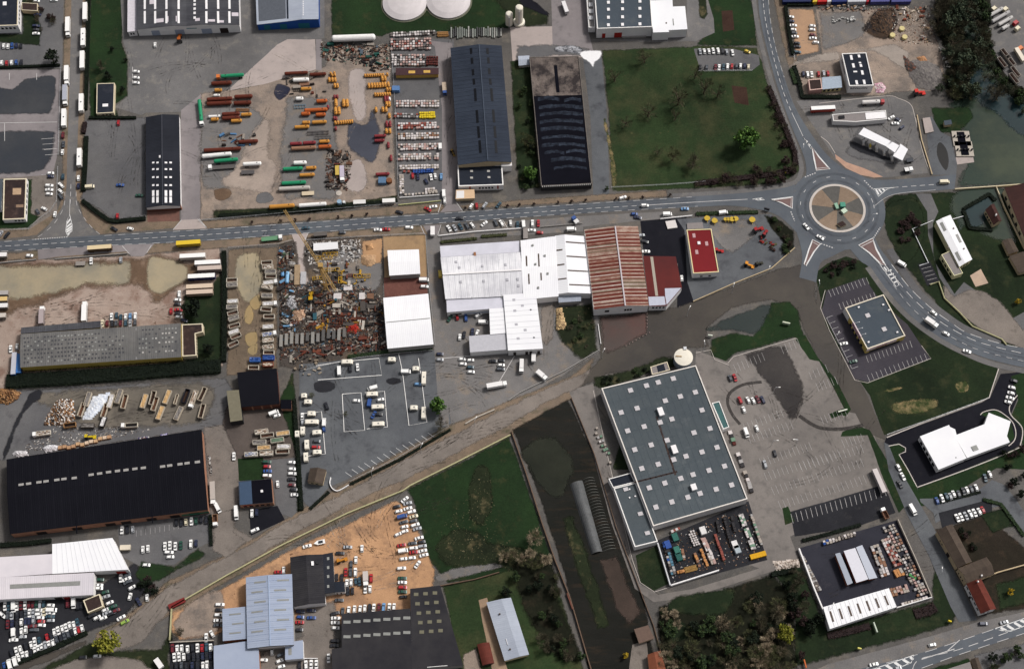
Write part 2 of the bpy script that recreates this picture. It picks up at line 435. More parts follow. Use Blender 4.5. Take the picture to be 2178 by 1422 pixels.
W_blue=water('water_wet_asphalt',(62,65,71),(54,57,63),0.03,rough=.16,c3=(71,72,75))
W_teal=water('water_river',(48,62,52),(37,50,44),0.015,rough=.14,c3=(66,74,58))
W_deep=water('water_deep',(42,60,62),(36,50,54),0.03,rough=.14)
W_dark=water('water_black_field',(46,45,44),(40,40,40),0.03,rough=.2)
PAINT=flat('road_paint',(236,234,232),0.7,var=0.12,vs=0.6)
PAINT2=flat('road_paint_worn',(212,208,206),0.75,var=0.2,vs=0.6)
YPAINT=flat('road_paint_yellow',(176,160,96),0.8,var=0.2)
KERB=flat('kerb_stone',(206,196,188),0.8,var=0.12)
CONC=flat('concrete_wall',(190,180,168),0.85,var=0.15)
mb=MB();mb.face([(-2500,-1500,-0.01),(2500,-1500,-0.01),(2500,3500,-0.01),(-2500,3500,-0.01)]);tag(mb.build('ground',G_base),kind='structure')
zone('grass_strip',[(192,-30),(262,-30),(262,90),(274,130),(272,205),(246,225),(255,252),(190,252),(186,120)],G_lush,1,0.8)
zone('asphalt_yard',[(262,88),(274,130),(272,205),(244,228),(300,245),(310,240),(385,238),(520,190),(600,90),(690,82),(690,-20),(255,-20)],G_old,1)
zone('asphalt_yard_west',[(180,256),(312,248),(312,468),(238,468),(200,440),(172,425),(176,330)],G_lot,1,0.8)
zone('paved_strip',[(385,235),(428,200),(426,470),(384,468)],G_pave,1)
zone('tank_yard',[(424,196),(505,188),(620,160),(690,140),(700,96),(830,96),(846,440),(424,470)],G_tan,2,1.0)
zone('tank_yard_gravel',[(425,235),(470,215),(560,235),(560,330),(545,395),(500,400),(426,395)],G_grav,3,3,True)
zone('tank_yard_gravel_east',[(610,205),(700,210),(720,290),(722,420),(640,425),(600,420),(590,330),(600,260)],G_grav,3,3,True)
zone('concrete_apron',[(484,193),(520,160),(590,95),(612,84),(670,84),(672,148),(606,166),(560,180)],G_conc,4,0.6)
zone('concrete_apron_edge',[(672,84),(684,84),(684,150),(672,149)],G_pave,4)
zone('dirt_track',[(742,150),(778,150),(780,200),(780,250),(760,262),(748,240),(738,190)],G_conc,4,2.0,True)
zone('wet_dark_ground',[(745,250),(775,262),(790,228),(812,275),(806,330),(792,352),(780,345),(740,318),(736,280)],ground('dirt_blueblack',(82,84,94),(74,76,86),.05,None,grain=.15),4,2.2,True)
zone('dark_stain',[(588,180),(605,180),(620,188),(612,204),(594,214),(582,200)],ground('stain_ink',(48,50,66),(62,62,74),.12,None,grain=.2),5,1.6,True)
zone('dirt_track_south',[(745,345),(770,340),(782,375),(776,405),(750,408),(728,392),(735,365)],G_conc,4,3,True)
zone('dirt_pale_west',[(520,300),(560,250),(580,270),(575,330),(595,350),(585,400),(560,415),(470,395),(500,350)],ground('dirt_pale',(176,160,148),(158,144,134),.05,(138,126,118),.1,.6,grain=.2),4,3,True)
zone('mud_stain',[(455,404),(485,400),(495,412),(480,426),(458,424)],G_wet,5,2,True)
zone('mud_stain',[(548,412),(570,408),(584,424),(562,434),(544,430)],G_lot,5,2,True)
zone('grass_bank',[(450,446),(700,432),(846,414),(846,432),(700,452),(450,468)],G_rough,4,1.0)
zone('brick_yard',[(830,80),(965,84),(985,430),(944,438),(850,420)],G_lot,3)
zone('brick_yard_aisle',[(905,86),(962,92),(968,250),(974,350),(968,400),(980,432),(946,436),(940,400),(940,230),(925,100)],G_pave,4)
zone('tank_meadow',[(700,-20),(1120,-20),(1115,30),(1085,60),(1080,62),(960,68),(830,72),(815,80),(704,76)],G_lush,2,1.0)
zone('meadow_bare_patch',[(1040,-10),(1115,-10),(1170,30),(1170,55),(1120,62),(1085,40)],G_rough,3,2)
zone('loading_ground',[(1085,58),(1250,55),(1262,130),(1240,122),(1090,130)],G_conc,2)
zone('concrete_lane',[(1172,-20),(1245,-20),(1250,60),(1262,110),(1176,115)],G_pave,3)
zone('soot_ground',[(1098,96),(1180,92),(1260,100),(1256,124),(1180,120),(1096,132)],G_lot,4,2.5)
zone('coal_track',[(1090,-12),(1120,-12),(1170,28),(1174,38),(1150,32),(1110,14)],G_black,5,2)
zone('asphalt_alley',[(1240,122),(1278,108),(1290,230),(1294,330),(1296,412),(1262,416),(1256,250)],G_bluelot,3)
zone('alley_scrub',[(1084,130),(1132,122),(1150,402),(1100,405),(1090,250)],G_grass,3,1)
zone('white_foam',[(1232,112),(1252,106),(1280,108),(1278,122),(1266,134),(1263,148),(1252,134),(1240,126)],flat('foam_white',(250,248,248),.9,var=.08),7,1.5,True)
zone('ash_flow',[(1180,100),(1215,96),(1240,104),(1236,116),(1205,112),(1182,112)],ground('ash_grey',(196,196,200),(130,130,136),.3,(70,70,74),.3,.52,grain=.2),6,2,True)
zone('grass_field_north',[(1278,106),(1400,100),(1470,98),(1480,96),(1612,100),(1640,190),(1700,320),(1704,365),(1660,392),(1500,402),(1300,410),(1292,250)],G_field,2,1.0)
zone('pale_grass_edge',[(1282,250),(1292,250),(1304,320),(1314,370),(1312,398),(1302,402),(1296,340)],G_bare,3,3)
zone('vegetable_bed',[(1556,182),(1588,186),(1593,224),(1562,218)],G_soil,3,.6)
zone('grass_park',[(1480,-20),(1598,-20),(1610,60),(1612,100),(1478,98),(1490,80)],G_lush,2,1)
zone('vegetable_bed',[(1535,24),(1558,22),(1562,64),(1538,68)],G_soil,3,.6)
zone('factory_court',[(1250,86),(1400,90),(1480,88),(1520,70),(1518,40),(1500,-20),(1460,-20),(1462,80),(1268,84)],G_old,3)
zone('factory_island_grass',[(1484,-10),(1502,-10),(1506,30),(1498,44),(1486,38)],G_rough,4,1)
zone('small_car_park',[(1476,104),(1560,104),(1614,118),(1616,138),(1600,150),(1490,150)],G_lot,3,.6)
zone('verge_north_road',[(1640,-20),(1672,-20),(1680,120),(1700,120),(1690,190),(1668,120)],G_verge,1,1)
zone('orange_car_park',[(1676,18),(1732,18),(1745,112),(1692,122)],ground('dirt_apricot',(188,152,122),(170,140,116),.06,None,grain=.16),3,1)
zone('builders_yard',[(1732,18),(1960,18),(1985,60),(2005,110),(2012,170),(1990,196),(1900,198),(1870,205),(1705,204),(1690,160),(1670,140),(1745,112)],G_tan,2,1)
zone('builders_yard_gravel',[(1740,25),(1830,22),(1850,60),(1838,80),(1790,100),(1745,110)],G_grav,3,2)
zone('builders_yard_concrete',[(1668,135),(1745,112),(1900,92),(1940,110),(1925,150),(1860,112),(1790,112),(1788,130),(1700,140)],ground('dirt_pale_grey',(170,158,148),(150,140,132),.05,None,grain=.2),3,2)
zone('coal_heap_ground',[(1840,48),(1862,22),(1900,18),(1910,45),(1900,75),(1880,88),(1836,70)],ground('dirt_coal',(66,54,46),(82,66,54),.1,(46,42,42),.15,.5,grain=.3),4,2.5,True)
zone('river_bank',[(1985,-20),(2178+40,-20),(2220,230),(2100,260),(2010,210),(2005,110),(1985,60)],G_brush,1,2)
zone('river',[(2030,-20),(2062,-20),(2090,60),(2110,140),(2140,200),(2220,240),(2220,398),(2030,402),(2032,385),(2060,330),(2040,290),(2040,240),(2000,225),(2060,190),(2050,100)],W_teal,2,3)
zone('river_deep',[(2080,130),(2110,170),(2220,250),(2220,330),(2120,250),(2070,215),(2050,200)],W_deep,3,5,True)
zone('lorry_yard_east',[(2100,-20),(2220,-20),(2220,210),(2165,185),(2135,160),(2112,110),(2098,60),(2110,40)],G_old,3,1)
zone('station_forecourt',[(1694,215),(1720,212),(1900,206),(1935,218),(1945,240),(1962,320),(1974,368),(1880,378),(1838,370),(1775,335),(1745,290)],G_old,3)
zone('station_pump_ground',[(1800,330),(1815,290),(1838,272),(1940,330),(1930,352),(1880,350)],G_lot,4,2,True)
zone('station_canopy_shade',[(1808,300),(1840,308),(1880,330),(1905,342),(1860,336),(1812,316)],G_dark,5,2.5,True)  # cast shade of the canopy, painted as a dark sheet on the forecourt
zone('station_paving',[(1776,328),(1800,345),(1838,358),(1878,376),(1860,378),(1830,372),(1800,358),(1778,338)],ground('paving_pink',(196,158,136),(180,146,128),.3,None,grain=.12),5)
zone('works_court',[(1968,250),(1982,248),(2000,280),(2022,292),(2036,330),(2034,372),(1980,372)],G_bluelot,3)
zone('works_grass',[(1978,228),(2060,225),(2075,250),(2040,285),(2000,285),(1985,262)],G_lush,2,1)
zone('works_dark_pool',[(1994,308),(2002,304),(2014,320),(2018,345),(2012,362),(2000,348),(1993,328)],W_dark,6,.5,True)
zone('works_slab',[(2022,285),(2060,283),(2072,345),(2036,350)],G_conc,4)
zone('meadow_east',[(1880,428),(1900,412),(2220,396),(2220,745),(2120,735),(2060,700),(2000,660),(1950,600),(1900,535),(1882,480)],G_grass,1,1)
zone('flooded_meadow',[(2038,402),(2128,396),(2140,440),(2165,520),(2090,500),(2062,480),(2040,500),(2030,470),(2016,440)],W_teal,2,2,True)
zone('pond',[(2046,444),(2105,414),(2118,440),(2095,475),(2078,488),(2062,482)],W_deep,3,2)
zone('office_drive',[(1948,412),(1980,412),(1996,450),(1984,475),(1985,540),(1998,590),(2030,640),(2180,720),(2220,745),(2220,640),(2130,690),(2090,628),(2050,600),(2030,625),(1990,560),(1974,500),(1972,450)],G_lot,3)
zone('office_parking',[(1952,562),(1978,556),(2000,600),(1972,608)],G_dark,4)
zone('office_forecourt',[(2005,600),(2030,628),(2058,612),(2098,620),(2130,640),(2178,700),(2220,730),(2220,762),(2160,738),(2080,700),(2030,660),(2005,630)],G_lane,4,1)
zone('pink_slab',[(2063,586),(2086,572),(2102,602),(2075,610)],ground('slab_pink',(200,174,152),(186,162,144),.2,None,grain=.1),5)
zone('shrub_bed',[(1880,440),(1905,425),(1945,420),(1965,450),(1968,500),(1952,540),(1925,560),(1895,520),(1880,480)],G_grass,3,1,True)
zone('office_car_park',[(-20,-20),(136,-20),(132,145),(-20,145)],G_lot,1)
zone('office_lawn',[(44,-10),(68,-10),(90,60),(88,100),(0,92),(-20,92),(-20,70),(46,72)],G_grass,2,1)
zone('flooded_lot',[(-20,150),(130,148),(126,300),(122,330),(112,372),(-20,380)],G_pave,2)
zone('flooded_lot_water',[(-20,184),(20,188),(34,182),(52,168),(80,162),(112,160),(121,172),(118,210),(108,240),(90,244),(-20,240)],W_blue,3,1.0,True)
zone('flooded_lot_water',[(-20,277),(60,276),(122,276),(118,310),(110,345),(95,362),(60,372),(-20,374)],W_blue,3,1.5)
zone('brown_house_lot',[(-20,378),(120,372),(122,455),(66,490),(-20,494)],G_lane,1)
zone('brown_house_lawn',[(-20,380),(70,380),(68,452),(90,460),(62,486),(-20,490)],G_lush,2,.8)
zone('verge_road_west',[(136,-20),(196,-20),(182,250),(178,410),(172,430),(132,430),(130,250)],G_verge,1,.8)
zone('verge_corner',[(132,420),(138,440),(108,474),(78,500),(-20,512),(-20,488),(62,488),(122,450)],G_verge,2,.6)
zone('verge_corner',[(166,422),(180,430),(240,478),(310,470),(312,452),(384,470),(384,484),(212,498),(180,470)],G_verge,2,.6)
zone('verge_main_north',[(426,468),(700,450),(850,436),(946,430),(948,452),(700,468),(430,490)],G_verge,3,.8)
zone('verge_main_north',[(970,436),(1100,424),(1300,410),(1420,402),(1422,420),(1200,434),(984,446)],G_verge,3,.8)
zone('verge_main_south',[(-20,538),(200,524),(460,508),(640,496),(905,478),(936,476),(936,500),(700,515),(500,528),(250,545),(-20,558)],G_verge,2,.8)
zone('paved_bay_south',[(80,530),(260,520),(300,532),(120,546),(82,552)],G_pave,3,.4)
zone('entrance_slab',[(255,521),(330,516),(310,540),(306,545),(280,545)],G_pave,4)
zone('entrance_slab',[(368,489),(386,468),(424,466),(440,486)],G_conc,4)
zone('shed_foot',[(312,446),(382,446),(382,470),(314,472)],ground('brick_dust',(128,92,82),(112,84,76),.2,None,grain=.2),4,.6)
zone('forecourt_dirt',[(936,482),(1100,470),(1260,458),(1420,450),(1440,462),(1240,482),(1240,492),(940,510)],G_grav,3,.6)
zone('entrance_slab',[(900,480),(936,478),(930,500),(912,502)],G_pave,4)
zone('entrance_slab',[(936,452),(950,436),(970,434),(984,448)],G_pave,5)
zone('entrance_slab',[(620,497),(655,495),(650,512),(626,514)],G_conc,4)
zone('lorry_park',[(-20,552),(120,548),(300,540),(470,524),(476,780),(-20,830)],G_pink,1,1)
zone('wet_mud_rim',[(-20,552),(120,550),(290,540),(340,535),(440,560),(410,600),(350,640),(330,690),(320,650),(300,612),(240,618),(170,620),(100,648),(-20,690)],G_wet,2,4)
zone('silt_lake',[(-20,562),(70,560),(180,556),(282,552),(288,580),(278,606),(240,612),(190,610),(110,628),(60,642),(-20,640)],W_mud,3,3)
zone('silt_lake',[(314,548),(340,545),(395,560),(402,590),(372,612),(340,628),(318,618),(311,590)],W_mud,3,2.5,True)
zone('grass_corner',[(385,625),(440,620),(474,560),(478,770),(390,790)],G_grass,3,1.5)
zone('hedge_floor',[(20,795),(380,775),(470,770),(478,800),(380,806),(60,826),(10,820)],G_grass,3,2)
zone('tipper_yard',[(482,528),(592,522),(592,790),(480,800)],G_mud,2,1)
zone('yard_puddle',[(505,545),(545,535),(560,570),(555,620),(525,645),(500,610),(498,570)],W_mud,3,3,True)
for q in([(530,642),(552,625),(556,650),(540,660)],[(520,660),(532,648),(542,670),(534,690),(520,685)],[(520,712),(545,705),(548,730),(528,738)],[(526,740),(548,728),(546,752),(530,754)]):
 zone('yard_puddle',q,W_pud,4,2,True)
zone('scrap_yard',[(592,520),(640,502),(816,500),(820,770),(640,790),(592,780)],ground('scrap_ground',(88,80,74),(74,70,68),.06,(108,94,80),.1,.58,grain=.4,c4=(52,46,44),s4=.5,t4=.6),2,1)
zone('scrap_road',[(626,500),(650,500),(648,560),(660,600),(640,620),(620,600),(632,560)],G_conc,3,2)
zone('scrap_pale',[(690,540),(800,530),(812,600),(780,630),(720,590),(680,570)],G_grav,3,3,True)
zone('sand_bay',[(768,512),(815,505),(812,560),(770,565)],ground('sand',(186,146,108),(172,136,104),.1,None,grain=.15),4,2)
zone('ochre_yard',[(815,504),(905,500),(908,590),(818,595)],G_ochre,3)
zone('red_yard',[(816,590),(908,588),(910,630),(818,632)],ground('dirt_red',(116,78,70),(104,70,64),.08,(130,92,80),.2,.6,grain=.15),4)
zone('factory_lane',[(905,500),(936,496),(940,600),(948,700),(952,760),(955,905),(935,905),(925,760),(915,640)],G_grav,4)
zone('factory_yard',[(936,640),(1240,620),(1275,640),(1280,748),(1200,800),(1060,880),(955,905),(940,760)],G_grav,2,1)
zone('factory_yard_weeds',[(1180,650),(1262,640),(1274,745),(1240,770),(1200,740),(1176,700)],G_rough,3,3)
zone('factory_yard_track',[(1150,650),(1182,645),(1178,720),(1160,740),(1148,720)],G_lane,4,2)
zone('rust_hall_court',[(1362,470),(1460,462),(1468,600),(1500,640),(1440,660),(1442,560),(1370,550)],G_black,3)
zone('machine_yard',[(1440,466),(1500,462),(1640,455),(1680,495),(1690,525),(1640,570),(1560,605),(1475,640),(1462,600),(1456,490)],G_bluelot,3)
zone('machine_yard_pale',[(1510,470),(1600,465),(1610,500),(1560,540),(1525,520)],G_grav,4,3,True)
zone('machine_yard_bed',[(1620,452),(1662,468),(1690,490),(1692,530),(1655,550),(1668,520),(1640,490)],G_brush,4,1)
zone('flood_water',[(1272,672),(1380,660),(1440,650),(1478,636),(1560,605),(1650,572),(1700,560),(1735,570),(1738,640),(1760,700),(1800,770),(1832,830),(1872,900),(1885,930),(1848,925),(1820,905),(1790,880),(1760,820),(1720,730),(1690,660),(1640,640),(1560,655),(1505,700),(1510,740),(1450,745),(1400,780),(1290,800),(1240,825),(1215,824),(1275,760)],W_grey,3,1.2)
zone('flood_red_slab',[(1274,672),(1376,662),(1380,690),(1376,710),(1330,738),(1282,760)],water('water_red',(104,76,70),(92,74,70),.03,rough=.16,c3=(88,78,74)),4,1.5)
zone('grass_island',[(1508,742),(1512,720),(1560,705),(1600,712),(1640,640),(1680,640),(1702,660),(1706,700),(1720,730),(1745,770),(1760,820),(1730,770),(1690,720),(1560,756),(1545,772),(1515,765)],G_lush,4,1)
zone('island_flooded',[(1500,705),(1520,685),(1580,660),(1640,645),(1630,680),(1605,712),(1560,704)],water('water_slate',(58,64,62),(50,57,56),.03,rough=.16),5,5,True)
zone('bank_weeds',[(1262,800),(1340,785),(1410,755),(1440,760),(1440,782),(1380,798),(1285,830),(1260,820)],G_rough,5,1.5)
zone('store_car_park',[(1480,745),(1550,770),(1560,758),(1694,718),(1712,735),(1722,762),(1745,765),(1765,800),(1800,875),(1830,880),(1860,925),(1895,1045),(1680,1140),(1700,1190),(1640,1215),(1590,1200),(1630,1190),(1588,1060),(1478,780)],G_car,4,.5)
zone('wet_tarmac',[(1578,752),(1640,732),(1672,732),(1692,775),(1712,815),(1712,850),(1698,894),(1678,894),(1658,866),(1634,825),(1606,790)],ground('tarmac_wet',(60,57,57),(72,68,66),.06,None,grain=.2),5,2)
zone('store_lot_south',[(1680,1088),(1880,1030),(1905,1090),(1820,1120),(1690,1140)],G_dark,5,.5)
zone('store_lane',[(1210,830),(1262,816),(1300,1000),(1345,1200),(1360,1240),(1400,1264),(1480,1250),(1640,1200),(1640,1215),(1470,1270),(1390,1280),(1350,1250),(1300,1110),(1260,960)],G_car,4,.5)
zone('store_lane_grass',[(1318,935),(1330,960),(1340,1000),(1300,1000)],G_grass,5,1)
zone('builders_court',[(1395,1150),(1592,1065),(1632,1190),(1424,1246)],G_dark,5)
zone('court_grass',[(1352,1180),(1396,1160),(1422,1240),(1390,1255),(1362,1240)],G_grass,5,.6)
zone('lot_grass_island',[(1845,925),(1788,928),(1792,918),(1826,905),(1850,915),(1870,950),(1905,1010),(1930,1070),(1912,1090),(1880,1020)],G_lush,6,.6)
zone('lot_grass_island',[(1692,722),(1712,712),(1740,760),(1780,810),(1810,870),(1800,885),(1772,880),(1796,870),(1760,800),(1742,768),(1722,764)],G_lush,6,.6)
zone('lot_grass_island',[(1764,880),(1800,866),(1806,876),(1770,890)],G_lush,7,.6)
zone('lot_grass_bed',[(1664,1080),(1676,1076),(1690,1108),(1670,1116)],G_lush,7,.4)
zone('side_road_flooded',[(1738,600),(1756,690),(1795,760),(1840,830),(1885,935),(1855,925),(1830,900),(1780,800),(1735,710)],W_grey,5,.6)
zone('shop_plot_grass',[(1735,580),(1760,560),(1800,545),(1845,560),(1890,625),(1935,675),(1995,718),(2050,750),(2118,777),(2124,790),(2105,845),(1880,925),(1850,840),(1800,770),(1758,700),(1742,640)],G_grass,4,.6)
zone('shop_car_park',[(1758,618),(1838,590),(1872,640),(1930,690),(1978,762),(1845,812),(1818,805),(1768,700),(1748,662)],ground('asphalt_violet',(76,72,78),(68,65,72),.06,None,grain=.15),5)
zone('bare_patch',[(1895,860),(1920,850),(1965,846),(1995,850),(1990,870),(1940,882),(1905,880)],G_bare,5,4,True)
zone('bare_patch',[(1880,830),(1910,822),(1920,826),(1890,834)],G_bare,5,2,True)
zone('bare_patch',[(2030,815),(2055,808),(2060,828),(2040,835)],G_bare,5,3,True)
zone('workshop_yard',[(1885,930),(2090,855),(2106,845),(2128,795),(2178,790),(2220,790),(2220,830),(2165,845),(2150,880),(2174,905),(2172,945),(2155,955),(1952,1038),(1905,965),(1880,945)],G_black,5)
zone('workshop_grass',[(2085,880),(2120,872),(2150,895),(2158,930),(2140,948),(2120,945),(2140,910)],G_lush,6,.3)
zone('workshop_grass',[(1885,948),(1910,942),(1926,955),(1912,966),(1950,1035),(1960,1075),(1945,1060),(1920,1010)],G_lush,6,.3)
zone('workshop_lawn',[(1952,1038),(2155,955),(2220,930),(2220,1000),(2120,995),(2085,1015),(1990,1075),(1955,1075)],G_lush,5,.6)
zone('corner_lawn',[(2150,800),(2220,780),(2220,1000),(2178,990),(2172,910),(2150,885),(2166,850)],G_lush,5,.4)
zone('east_lane',[(1950,1060),(2060,1058),(2110,1020),(2135,1030),(2160,1060),(2220,1150),(2220,1200),(2150,1100),(2130,1075),(2010,1100),(1990,1112),(1985,1090)],G_bluelot,5)
zone('row_car_park',[(1996,1090),(2110,1060),(2110,1090),(2004,1122)],G_dark,5)
zone('east_street',[(1906,985),(1936,1035),(1956,1070),(1985,1120),(2030,1215),(2078,1318),(2040,1322),(2022,1290),(1975,1180),(1930,1095),(1890,1000),(1880,940),(1890,945)],G_bluelot,6)
zone('farm_yard',[(1988,1125),(2100,1090),(2220,1200),(2220,1290),(2080,1312),(2030,1215)],ground('garden_dark',(50,44,38),(40,38,31),.06,(66,55,46),.12,.6,grain=.35),4,1)
zone('farm_lawn',[(2080,1090),(2135,1080),(2160,1120),(2110,1135)],G_grass,5,1)
zone('farm_lawn',[(2115,1240),(2220,1210),(2220,1275),(2125,1300)],G_grass,5,2)
zone('tile_yard_grass',[(1640,1210),(1700,1180),(1760,1335),(1980,1275),(1985,1120),(2005,1180),(2022,1230),(2040,1300),(2030,1330),(1740,1410),(1680,1422),(1690,1300)],G_grass,3,1.2)
zone('tile_yard',[(1700,1165),(1908,1105),(1980,1272),(1765,1335)],ground('asphalt_tile_yard',(58,58,66),(50,50,58),.05,(70,68,74),.1,.64,grain=.14),5)
zone('verge_bottom_road',[(1700,1440),(1760,1412),(1980,1352),(2080,1322),(2178,1300),(2220,1300),(2220,1330),(1960,1392),(1840,1425),(1800,1440)],G_grav,4,.5)
zone('waste_yard',[(-20,830),(60,826),(380,808),(480,800),(500,830),(510,880),(490,960),(470,1150),(440,1100),(430,915),(-20,985)],G_lot,1,1)
zone('waste_yard_tone',[(60,835),(300,815),(450,812),(430,900),(250,915),(150,900),(100,870)],ground('yard_khaki',(122,114,104),(106,100,92),.05,(92,86,80),.1,.6,grain=.2),2,3,True)
zone('oil_track',[(60,835),(82,826),(92,830),(88,848),(70,860),(50,882),(36,910),(20,960),(6,990),(4,960),(28,900),(48,865)],G_dark,3,1.5)
zone('waste_yard_east',[(430,905),(480,900),(520,1000),(500,1120),(560,1150),(480,1170),(450,1160)],G_lane,2,1)
zone('black_house_yard',[(480,860),(625,850),(632,980),(505,980),(470,900)],ground('yard_umber',(104,94,88),(88,80,76),.05,None,grain=.22),3,1)
zone('garden_lawn',[(506,975),(560,972),(562,1020),(508,1022)],G_lush,4,.4)
zone('house_parking',[(556,980),(632,972),(638,1082),(620,1100),(590,1090),(580,1020)],G_lot,4,.4)
zone('new_tarmac_corner',[(530,1085),(590,1075),(606,1105),(534,1138)],G_black,5)
zone('hedge_garden',[(592,850),(625,780),(640,960),(645,1085),(630,1090),(625,960)],G_lush,4,.8)
zone('caravan_lot',[(636,775),(925,745),(960,900),(740,1018),(700,1035),(660,1080),(640,1060)],G_bluelot,3,.6)
zone('dark_ring_stain',[(668,812),(690,808),(712,814),(712,828),(690,836),(668,830)],G_dark,5,1,True)
zone('dark_ring_stain',[(822,806),(838,802),(852,806),(852,814),(836,818),(822,814)],G_dark,5,1,True)
zone('diagonal_verge',[(1280,740),(1210,800),(1080,850),(950,905),(740,1020),(640,1080),(540,1140),(470,1180),(360,1230),(250,1320),(200,1345),(200,1400),(380,1300),(480,1240),(620,1160),(880,1036),(1090,925),(1220,850)],G_verge,2,1)
zone('diagonal_road',[(1268,778),(1150,828),(1050,876),(900,952),(740,1040),(600,1110),(520,1160),(440,1200),(350,1248),(262,1320),(210,1345),(230,1390),(300,1372),(362,1300),(470,1235),(610,1148),(750,1072),(880,1015),(1086,905),(1150,866),(1240,822)],G_lane,4,1.2)
zone('scrap_car_yard',[(-20,1265),(200,1250),(290,1190),(320,1250),(262,1316),(190,1345),(0,1422),(-20,1440)],G_dark,3,1)
zone('hall_car_park',[(250,1105),(445,1085),(450,1150),(420,1165),(370,1200),(300,1205),(255,1180)],G_lot,3,.6)
zone('corner_lawn',[(300,1190),(370,1202),(422,1162),(446,1180),(340,1235),(300,1250),(285,1220)],G_lush,4,1)
zone('house_drive',[(450,1090),(500,1080),(500,1130),(530,1150),(480,1190),(450,1170)],G_lane,4,1)
zone('ditch',[(0,1422),(80,1395),(190,1355),(186,1370),(120,1400),(40,1432)],W_grey,4,1)
zone('bank_lawn',[(60,1432),(120,1400),(190,1362),(260,1380),(340,1375),(380,1300),(362,1400),(380,1440)],G_rough,3,1.5)
zone('turning_place',[(105,1440),(140,1405),(200,1393),(280,1396),(310,1410),(320,1440)],G_lane,5,1,True)
zone('orange_yard',[(362,1300),(480,1245),(610,1170),(740,1110),(840,1062),(880,1080),(905,1160),(930,1210),(925,1245),(860,1330),(700,1330),(520,1330),(460,1350),(380,1365),(360,1340)],G_orange,3,1.2)
zone('orange_yard_grey',[(370,1310),(430,1260),(480,1262),(470,1340),(400,1362),(372,1350)],G_tan,4,4,True)
zone('workshop_yard_grey',[(620,1285),(720,1270),(720,1440),(540,1440),(560,1380),(640,1350)],G_lane,4,2)
zone('fenced_car_yard',[(360,1365),(455,1362),(460,1440),(362,1440)],G_dark,4)
zone('pasture',[(862,1040),(1085,925),(1110,990),(1150,1110),(1175,1180),(1090,1230),(950,1240),(915,1200),(890,1120),(880,1070)],G_lush,3,1)
zone('pasture_dry_patch',[(920,1160),(980,1120),(1060,1150),(1120,1165),(1140,1220),(1060,1215),(960,1215)],G_rough,4,5,True)
zone('pasture_dry_patch',[(1010,990),(1040,1000),(1050,1080),(1020,1120),(990,1080)],G_rough,4,5,True)
zone('pasture_track',[(920,1225),(960,1205),(1060,1195),(1080,1205),(1000,1225),(930,1240)],G_grav,5,2)
zone('gardens',[(940,1245),(1080,1210),(1170,1185),(1190,1250),(1250,1440),(975,1440)],G_field,3,1)
zone('garden_scrub',[(1090,1190),(1175,1180),(1195,1270),(1240,1400),(1180,1400),(1110,1300)],G_brush,4,4,True)
zone('gravel_path',[(1018,1275),(1036,1270),(1060,1360),(1085,1440),(1050,1440),(1030,1340)],ground('gravel_buff',(166,140,116),(152,130,110),.2,None,grain=.2),5,.6)
zone('dirt_patch',[(984,1390),(1015,1375),(1030,1440),(985,1440)],G_tan,4,1)
zone('black_field',[(1088,912),(1210,845),(1235,900),(1262,960),(1310,1110),(1370,1260),(1400,1440),(1255,1440),(1200,1230),(1150,1070)],G_plough,3,.8)
zone('field_bare_soil',[(1272,1190),(1312,1176),(1345,1255),(1368,1300),(1340,1330),(1312,1300)],ground('soil_field',(78,66,60),(66,57,52),.05,None,grain=.25),4,2)
zone('field_moss',[(1105,960),(1180,925),(1225,1000),(1190,1060),(1150,1040)],ground('field_olive',(50,52,44),(42,44,38),.05,None,grain=.25),4,5,True)
zone('field_weeds',[(1192,1100),(1220,1090),(1260,1200),(1300,1330),(1270,1340),(1230,1230)],G_rough,4,4)
zone('thicket_floor',[(1395,1285),(1480,1272),(1640,1215),(1690,1260),(1700,1422),(1400,1440)],G_brush,3,1.5)
zone('thicket_glade',[(1440,1265),(1500,1255),(1560,1250),(1550,1300),(1490,1312),(1420,1300)],G_grass,4,4,True)
zone('thicket_glade',[(1410,1330),(1450,1320),(1470,1350),(1420,1370)],G_grass,4,4,True)
zone('cottage_yard',[(1345,1370),(1375,1360),(1385,1440),(1335,1440)],G_lane,4,.6)
zone('bottom_right_lawn',[(1970,1422),(2060,1395),(2090,1440),(1960,1440)],G_lush,5,1)
zone('bottom_right_yard',[(2070,1390),(2178,1365),(2220,1360),(2220,1440),(2080,1440)],G_lot,4,1)
# ================================================================== ROADS
def road(name,left,right,mat,layer,smooth=True):
 if smooth:left,right=curve(left,5,False),curve(right,5,False)
 zone(name,list(left)+list(right)[::-1],mat,layer)
road('main_road',[(-30,515),(0,513.5),(220,500),(440,487),(860,458.5),(1240,433),(1471,418),(1600,408),(1650,401),(1690,384)],
  [(-30,537),(0,535),(220,523),(440,512),(860,480.5),(1240,454),(1484,440),(1560,438),(1620,447),(1660,462),(1700,500)],G_road,7)
road('west_road',[(152,-30),(151,60),(147,200),(143,330),(141,400),(132,440),(110,470),(78,512)],
  [(177,-30),(174,60),(169,200),(164,330),(161,400),(168,440),(185,475),(216,502)],G_old,6)
road('north_road',[(1612,-30),(1615,30),(1630,100),(1652,180),(1680,260),(1705,320),(1714,350),(1712,380),(1690,402)],
  [(1634,-30),(1637,30),(1650,100),(1670,170),(1692,230),(1722,280),(1755,325),(1790,355),(1830,385)],G_road,7)
road('east_road',[(1830,375),(1860,382),(1900,382),(1960,378),(2034,371)],
  [(1860,440),(1872,425),(1900,414),(1960,408),(2030,402)],G_road,7)
road('south_east_road',[(1800,520),(1830,555),(1850,570),(1895,627),(1940,674),(1995,715),(2052,744),(2120,768),(2230,792)],
  [(1850,480),(1870,525),(1896,560),(1934,610),(1980,655),(2024,687),(2058,708),(2130,731),(2230,748)],G_road,7)
